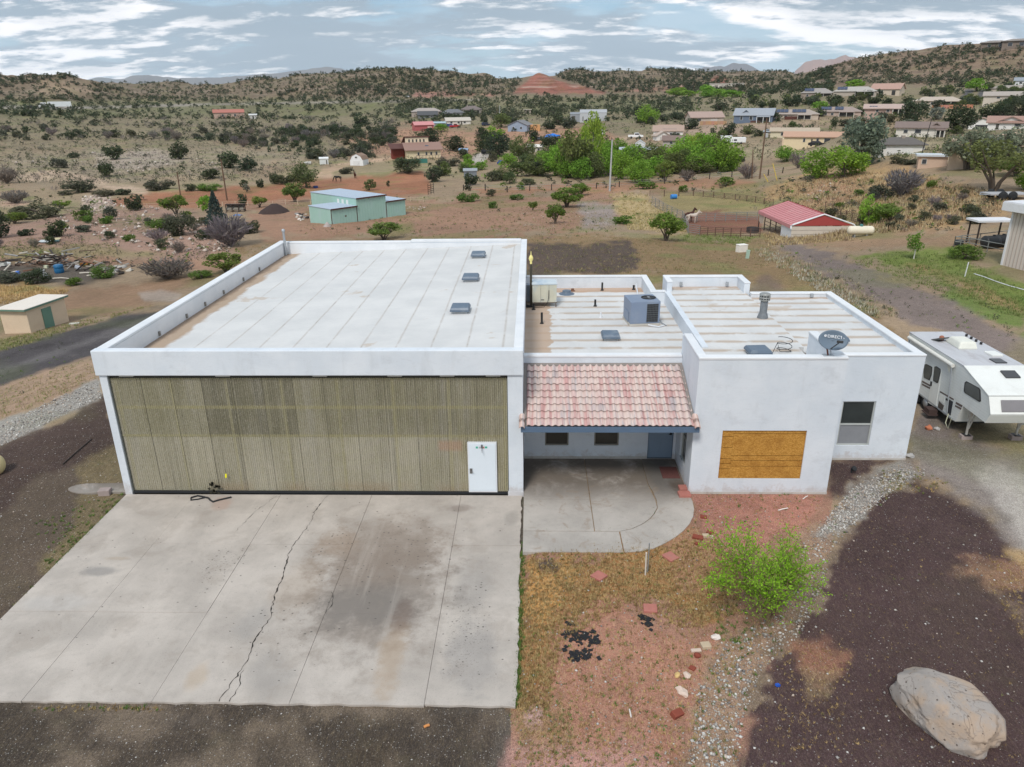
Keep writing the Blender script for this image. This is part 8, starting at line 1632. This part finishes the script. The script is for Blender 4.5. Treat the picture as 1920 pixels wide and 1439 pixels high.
# ================================================================== animals
def creature(name, sk, rad, edges, mat, loc, rz, s, label, cat, extra=None):
    me = bpy.data.meshes.new(name); me.from_pydata(sk, edges, []); o = link(name, me, mat, None, tuple(loc), (0, 0, rz)); o.scale = (s, s, s)
    m = o.modifiers.new('skin', 'SKIN'); m.use_smooth_shade = True; sv = me.skin_vertices[0].data
    for i, r in enumerate(rad): sv[i].radius = (r, r)
    sv[0].use_root = True; sub = o.modifiers.new('sub', 'SUBSURF'); sub.levels = 1; sub.render_levels = 2
    return tag(o, label, cat)
def horse(loc, rz, col, label, graze=False, s=1.0, donkey=False, cat='horse'):
    #         0 hip           1 loin         2 ribs         3 shoulder      4 neck base
    sk = [(-.62, 0, 1.22), (-.3, 0, 1.20), (.1, 0, 1.14), (.48, 0, 1.20), (.68, 0, 1.36)]; rad = [.25, .25, .29, .25, .17]
    nk = [(.92, 0, 1.12), (1.12, 0, .72), (1.22, 0, .36), (1.36, 0, .10)] if graze else [(.88, 0, 1.62), (1.02, 0, 1.84), (1.22, 0, 1.76), (1.46, 0, 1.58)]
    if donkey and not graze: nk = [(.86, 0, 1.50), (1.02, 0, 1.66), (1.24, 0, 1.58), (1.46, 0, 1.46)]
    sk += nk; rad += [.14, .12, .11, .075]; E_ = [(0, 1), (1, 2), (2, 3), (3, 4), (4, 5), (5, 6), (6, 7), (7, 8)]
    for y in (-.15, .15):                              # fore legs: elbow, wrist, fetlock, hoof
        i = len(sk); d = .06 if y > 0 else -.04; sk += [(.46+d, y, .86), (.47+d, y*1.05, .50), (.45+d, y*1.05, .14), (.50+d, y*1.05, .03)]; rad += [.10, .062, .05, .062]; E_ += [(3, i), (i, i+1), (i+1, i+2), (i+2, i+3)]
    for y in (-.16, .16):                              # hind legs: stifle forward, hock back, fetlock, hoof
        i = len(sk); d = -.06 if y > 0 else .05; sk += [(-.52+d, y, .86), (-.74+d, y*1.05, .54), (-.70+d, y*1.05, .15), (-.64+d, y*1.05, .03)]; rad += [.145, .07, .052, .062]; E_ += [(0, i), (i, i+1), (i+1, i+2), (i+2, i+3)]
    i = len(sk); sk += [(-.86, 0, 1.20), (-.98, 0, .86), (-.98, 0, .52)]; rad += [.05, .06, .03]; E_ += [(0, i), (i, i+1), (i+1, i+2)]
    hd = nk[1]
    for y in (-.07, .07):
        i = len(sk); e = .34 if donkey else .2; sk += [(hd[0]-.02, y*1.4, hd[2]+e*(.3 if graze else 1))]; rad += [.032]; E_ += [(6, i)]
    o = creature('donkey' if donkey else 'horse', sk, rad, E_, M('coat_'+label.split()[0], col, .8, .15, 3), loc, rz, s, label, cat)
    if not donkey:                                     # mane as a ridge of hair along the neck
        m = MB(); a_, b_ = Vector(sk[4]), Vector(nk[0]); cc = Vector(nk[1]); m.tube([a_+Vector((-.02, 0, .17)), b_+Vector((-.10, 0, .10)), cc+Vector((-.06, 0, .12))], [.05, .06, .04], 6); m.obj('mane', M('mane_dark', (.02, .017, .015), .9), o)
    return o
def grounded(px, py): return at(px, py)
horse(grounded(634, 341), .15+math.pi, (.022, .02, .02), 'black horse grazing in the red arena', True, 1.15*.9); horse(grounded(666, 335), -1.5, (.11, .045, .028), 'brown horse facing the camera in the red arena', False, .95)
horse(grounded(1297, 419), .12, (.56, .49, .43), 'pale dun donkey standing at the left side of the corral', False, .86, True, 'donkey'); horse(grounded(1291, 416.5), .5, (.075, .032, .024), 'dark brown horse behind the pale donkey', False, .88)

# ================================================================== loose ground cover (nobody could count it)
def pick(poly, n):
    P = np.array(poly, float); out = []
    while len(out) < n:
        a = rng.uniform(P[:, 0].min(), P[:, 0].max(), n*2); b = rng.uniform(P[:, 1].min(), P[:, 1].max(), n*2); d = polydist(a, b, poly); k = d > 0
        out += list(zip(a[k], b[k]))
    return out[:n]
def ground_pts(pp, z=.06):
    G = np.array([onz(a, b, z) for a, b in pp]); G[:, 2] = tz(G[:, 0], G[:, 1]); return G
OCT_V = np.array([(1, 0, 0), (-1, 0, 0), (0, 1, 0), (0, -1, 0), (0, 0, .8), (0, 0, -.5)]); OCT_F = np.array([(0, 2, 4), (2, 1, 4), (1, 3, 4), (3, 0, 4), (2, 0, 5), (1, 2, 5), (3, 1, 5), (0, 3, 5)])
def scatter_stones(name, regions, cols):
    VV, FF, CC = [], [], []; k = 0
    for poly, n, s0, s1 in regions:
        G = ground_pts(pick(poly, n))
        for g in G:
            s = s0+(s1-s0)*rng.random()**3; V = OCT_V*rng.uniform(.6, 1.3, (6, 3))*s; t = rng.uniform(0, 6.28); c_, s_ = math.cos(t), math.sin(t)
            VV.append(np.c_[V[:, 0]*c_-V[:, 1]*s_+g[0], V[:, 0]*s_+V[:, 1]*c_+g[1], V[:, 2]+g[2]+s*.25]); FF.append(OCT_F+k); k += 6
            cc = np.array(cols[rng.integers(len(cols))])*rng.uniform(.7, 1.15); CC.append(np.repeat(np.r_[cc, 1][None], 6, 0))
    n = NT(name); cm = n.done(n.attr('tint'), .9, 0, .2)
    me = arr_mesh(name, np.concatenate(VV), np.concatenate(FF), cm); a = me.attributes.new('tint', 'FLOAT_COLOR', 'POINT'); a.data.foreach_set('color', np.concatenate(CC).astype(np.float32).ravel()); return tag(link(name, me), kind='stuff')
swale = [(1700,868),(1610,905),(1540,975),(1500,1030),(1500,1075),(1440,1160),(1370,1190),(1310,1290),(1290,1439),(1385,1439),(1395,1340),(1430,1250),(1500,1190),(1545,1100),(1560,1030),(1620,970),(1680,930),(1745,885)]
dense = [(1690,876),(1600,918),(1560,960),(1530,1010),(1600,985),(1650,940),(1715,895)]
yard = [(980,1040),(1290,1000),(1310,930),(1540,930),(1500,1040),(1440,1180),(1330,1300),(1290,1439),(960,1439),(980,1320)]
cinder = [(1560,870),(1700,905),(1840,965),(1920,1060),(1920,1439),(1400,1439),(1420,1280),(1500,1190),(1580,1040)]
scatter_stones('pebbles', [(swale, 2000, .014, .055), (dense, 2600, .014, .045), (yard, 900, .010, .04), (cinder, 300, .010, .045), ([(0,1330),(940,1330),(920,1439),(0,1439)], 260, .008, .022), ([(0,795),(178,713),(192,748),(0,840)], 1500, .02, .06), ([(0,850),(190,760),(230,900),(60,1080),(0,1140)], 320, .010, .035)],
               [(.55, .53, .50), (.62, .60, .57), (.45, .42, .38), (.35, .33, .31), (.50, .42, .36), (.24, .22, .21)])
scatter_stones('hillside_rocks', [([(140,395),(250,380),(330,395),(430,430),(440,470),(300,470),(180,440)], 10, .1, .4)], [(.5, .42, .36)])
rk = []
for poly, n, s0, s1 in (([(100,398),(230,372),(300,392),(420,428),(440,470),(330,482),(200,456),(120,430)], 520, .06, .45), ([(150,372),(205,362),(218,388),(160,402)], 160, .1, .5), ([(170,282),(290,280),(345,300),(260,330),(175,315)], 260, .1, .55), ([(340,292),(400,305),(430,318),(400,322),(350,304)], 60, .12, .5), ([(20,300),(180,292),(180,302),(30,312)], 120, .12, .5), ([(760,385),(800,388),(800,394),(750,394)], 30, .05, .25), ([(960,400),(1140,385),(1140,425),(980,425)], 160, .03, .12), ([(1280,296),(1390,290),(1390,300),(1290,304)], 10, .1, .3), ([(1500,360),(1560,345),(1575,375),(1510,380)], 50, .08, .3)):
    rk.append((poly, n, s0, s1))
def far_rocks():
    VV, FF, CC = [], [], []; k = 0
    for poly, n, s0, s1 in rk:
        for g in at_many(pick(poly, n)):
            s = s0+(s1-s0)*rng.random()**3; V = OCT_V*rng.uniform(.6, 1.4, (6, 3))*s; VV.append(V+g+np.array([0, 0, s*.2])); FF.append(OCT_F+k); k += 6; cc = np.array([(.56, .47, .41), (.62, .56, .50), (.45, .36, .31), (.36, .30, .27)][rng.integers(4)]); CC.append(np.repeat(np.r_[cc, 1][None], 6, 0))
    n = NT('rock_tint'); me = arr_mesh('loose_rocks', np.concatenate(VV), np.concatenate(FF), n.done(n.attr('tint'), .9, 0, .15)); a = me.attributes.new('tint', 'FLOAT_COLOR', 'POINT'); a.data.foreach_set('color', np.concatenate(CC).astype(np.float32).ravel()); tag(link('loose_rocks', me), kind='stuff')
bpy.data.objects.remove(bpy.data.objects['hillside_rocks']); far_rocks()
def blades(name, regions):
    """grass: regions of (polygon or point list, tufts, blade height, colours)"""
    VV, FF, CC = [], [], []; k = 0
    for pts, n, h, w, cols, nb in regions:
        pp = pick(pts, n) if len(pts) > 2 else [(pts[0][0]+(pts[1][0]-pts[0][0])*t+rng.normal(0, 3), pts[0][1]+(pts[1][1]-pts[0][1])*t+rng.normal(0, 2.5)) for t in rng.uniform(0, 1, n)]
        G = ground_pts(pp)
        for g in G:
            if -12.95 < g[0] < -.1 and -8.8 < g[1] < 0: continue
            cc = np.array(cols[rng.integers(len(cols))]); m = nb; a_ = rng.uniform(0, 6.28, m); L_ = h*rng.uniform(.4, 1.2, m); le = rng.uniform(.2, 1.1, m); r = rng.uniform(0, .09, (m, 2))*h*8*rng.choice([-1, 1], (m, 2))*.5
            b0 = np.c_[g[0]+r[:, 0], g[1]+r[:, 1], np.full(m, g[2]-.005)]; tip = b0+np.c_[np.cos(a_)*np.sin(le)*L_, np.sin(a_)*np.sin(le)*L_, np.cos(le)*L_]; sd_ = np.c_[-np.sin(a_), np.cos(a_), np.zeros(m)]*w
            V = np.stack([b0-sd_, b0+sd_, tip], 1).reshape(-1, 3); VV.append(V); FF.append(np.arange(3*m).reshape(m, 3)+k); k += 3*m; CC.append(np.repeat(np.c_[cc[None]*rng.uniform(.7, 1.25, (m, 1)), np.ones((m, 1))], 3, 0))
    n = NT(name); me = arr_mesh(name, np.concatenate(VV), np.concatenate(FF), n.done(n.attr('tint'), .8, 0, .15)); a = me.attributes.new('tint', 'FLOAT_COLOR', 'POINT'); a.data.foreach_set('color', np.concatenate(CC).astype(np.float32).ravel()); return tag(link(name, me), kind='stuff')
G1 = [(.07, .14, .03), (.10, .18, .035), (.13, .20, .05)]; G2 = [(.40, .30, .14), (.46, .33, .15), (.34, .23, .10), (.24, .16, .07)]; G3 = [(.16, .18, .06), (.22, .22, .09)]
blades('green_grass', [([(980,1020),(968,1322)], 230, .10, .010, G1, 14), ([(232,928),(0,1166)], 170, .11, .011, G1+G3, 14), ([(60,1322),(300,1322)], 60, .07, .008, G1+G2, 10), ([(985,996),(1160,996)], 14, .06, .008, G1, 10), ([(1205,982),(1230,955)], 10, .06, .008, G1, 10), ([(1300,920),(1540,926)], 30, .08, .009, G1+G3, 12),
    (yard, 420, .07, .010, G3+G1, 10), (swale, 90, .08, .009, G1+G3, 12), ([(1340,1090),(1420,1160),(1400,1240),(1340,1200)], 50, .09, .01, G1, 14), (cinder, 50, .06, .007, G3+G2, 9), ([(60,980),(240,900),(200,960),(90,1070)], 120, .09, .01, G1+G3, 12), ([(1650,880),(1790,900),(1740,930),(1650,915)], 80, .09, .009, G3+G2, 12), ([(560,940),(610,1010),(520,1120),(480,1160)][:2], 6, .05, .006, G1, 8)])
blades('dry_grass', [([(975,1038),(1240,1030),(1330,1000),(1390,1060),(1390,1150),(1290,1180),(1180,1130),(1050,1200),(1030,1320),(970,1325)], 4200, .085, .009, G2, 8), (yard, 2600, .07, .008, G2, 7), ([(950,1325),(1060,1310),(1090,1400),(1000,1439)], 200, .06, .006, G2+G3, 9), (cinder, 300, .05, .005, G2, 6), ([(1850,1040),(1920,1040),(1920,1200),(1860,1110)], 160, .07, .006, G2, 8), ([(1470,1200),(1600,1200),(1580,1400),(1450,1400)], 200, .06, .006, G2, 8), (swale, 260, .06, .006, G2, 8)])
# longer straw on the slopes and by the drive, in the middle distance
def straw():
    VV, FF, CC = [], [], []; k = 0
    for poly, n, h, cols in (([(1405,466),(1450,468),(1560,526),(1650,586),(1640,598),(1530,542),(1440,492)], 420, .26, [(.46, .44, .37), (.36, .34, .27), (.42, .36, .24), (.18, .21, .10)]), ([(0,732),(178,668),(182,712),(0,788)], 420, .13, [(.36, .30, .15), (.20, .24, .08), (.30, .24, .13)]), ([(0,640),(126,608),(300,570),(330,590),(178,655),(0,715)][:3]+[(126,622),(0,662)], 300, .2, [(.16, .20, .06), (.28, .26, .11)]), ([(440,470),(540,452),(985,440),(985,452),(545,456),(450,500)], 120, .2, [(.32, .26, .14), (.16, .20, .07)]), ([(1440,362),(1540,330),(1700,320),(1780,346),(1900,368),(1880,398),(1700,436),(1560,440),(1600,415),(1500,392)], 2300, .5, [(.42, .33, .19), (.34, .26, .16), (.27, .19, .12), (.46, .38, .24)]), ([(1430,440),(1590,436),(1600,452),(1450,462)], 420, .38, [(.46, .36, .20), (.40, .30, .16), (.30, .22, .15)]), ([(1440,455),(1560,495),(1700,600),(1640,590),(1480,500)], 260, .22, [(.36, .30, .20), (.32, .28, .22), (.22, .22, .12)]),
                             ([(1140,365),(1210,362),(1270,405),(1290,440),(1180,432)], 700, .35, [(.48, .38, .20), (.36, .30, .14)]), ([(990,380),(1140,372),(1180,430),(900,436)], 500, .22, [(.32, .24, .14), (.24, .22, .10)]), ([(440,470),(540,452),(980,440),(1000,455),(990,500)], 10, .2, [(.3, .24, .14)]), ([(1000,440),(1440,440),(1480,500),(1240,515),(1000,512)], 900, .2, [(.30, .24, .13), (.20, .20, .09)]), ([(1590,490),(1700,470),(1800,480),(1920,545),(1920,600)], 900, .2, [(.13, .19, .05), (.17, .20, .07)]), ([(0,536),(40,538),(130,545),(100,560),(0,575)], 300, .3, [(.45, .32, .15)]), ([(60,445),(230,462),(200,480),(0,480),(0,450)], 300, .25, [(.28, .24, .12), (.20, .20, .09)]), ([(1280,440),(1420,444),(1390,460),(1280,456)], 200, .25, [(.14, .20, .05)]), ([(560,395),(800,372),(900,365),(1150,352),(1190,362),(1140,372),(900,420),(700,428),(560,432)], 700, .2, [(.30, .22, .13), (.20, .19, .09)])):
        for g in at_many(pick(poly, n)):
            m = 7; cc = np.array(cols[rng.integers(len(cols))]); t = rng.uniform(0, 6.28, m); le = rng.uniform(.1, 1.0, m); L_ = h*rng.uniform(.5, 1.2, m); b0 = g+np.c_[rng.normal(0, h*.5, (m, 2)), np.full(m, -.02)]; tip = b0+np.c_[np.cos(t)*np.sin(le)*L_, np.sin(t)*np.sin(le)*L_, np.cos(le)*L_]; sd_ = np.c_[-np.sin(t), np.cos(t), np.zeros(m)]*h*.10
            VV.append(np.stack([b0-sd_, b0+sd_, tip], 1).reshape(-1, 3)); FF.append(np.arange(3*m).reshape(m, 3)+k); k += 3*m; CC.append(np.repeat(np.c_[cc[None]*rng.uniform(.7, 1.25, (m, 1)), np.ones((m, 1))], 3, 0))
    n = NT('straw_tint'); me = arr_mesh('straw_grass', np.concatenate(VV), np.concatenate(FF), n.done(n.attr('tint'), .85, 0, .1)); a = me.attributes.new('tint', 'FLOAT_COLOR', 'POINT'); a.data.foreach_set('color', np.concatenate(CC).astype(np.float32).ravel()); tag(link('straw_grass', me), kind='stuff')
straw()
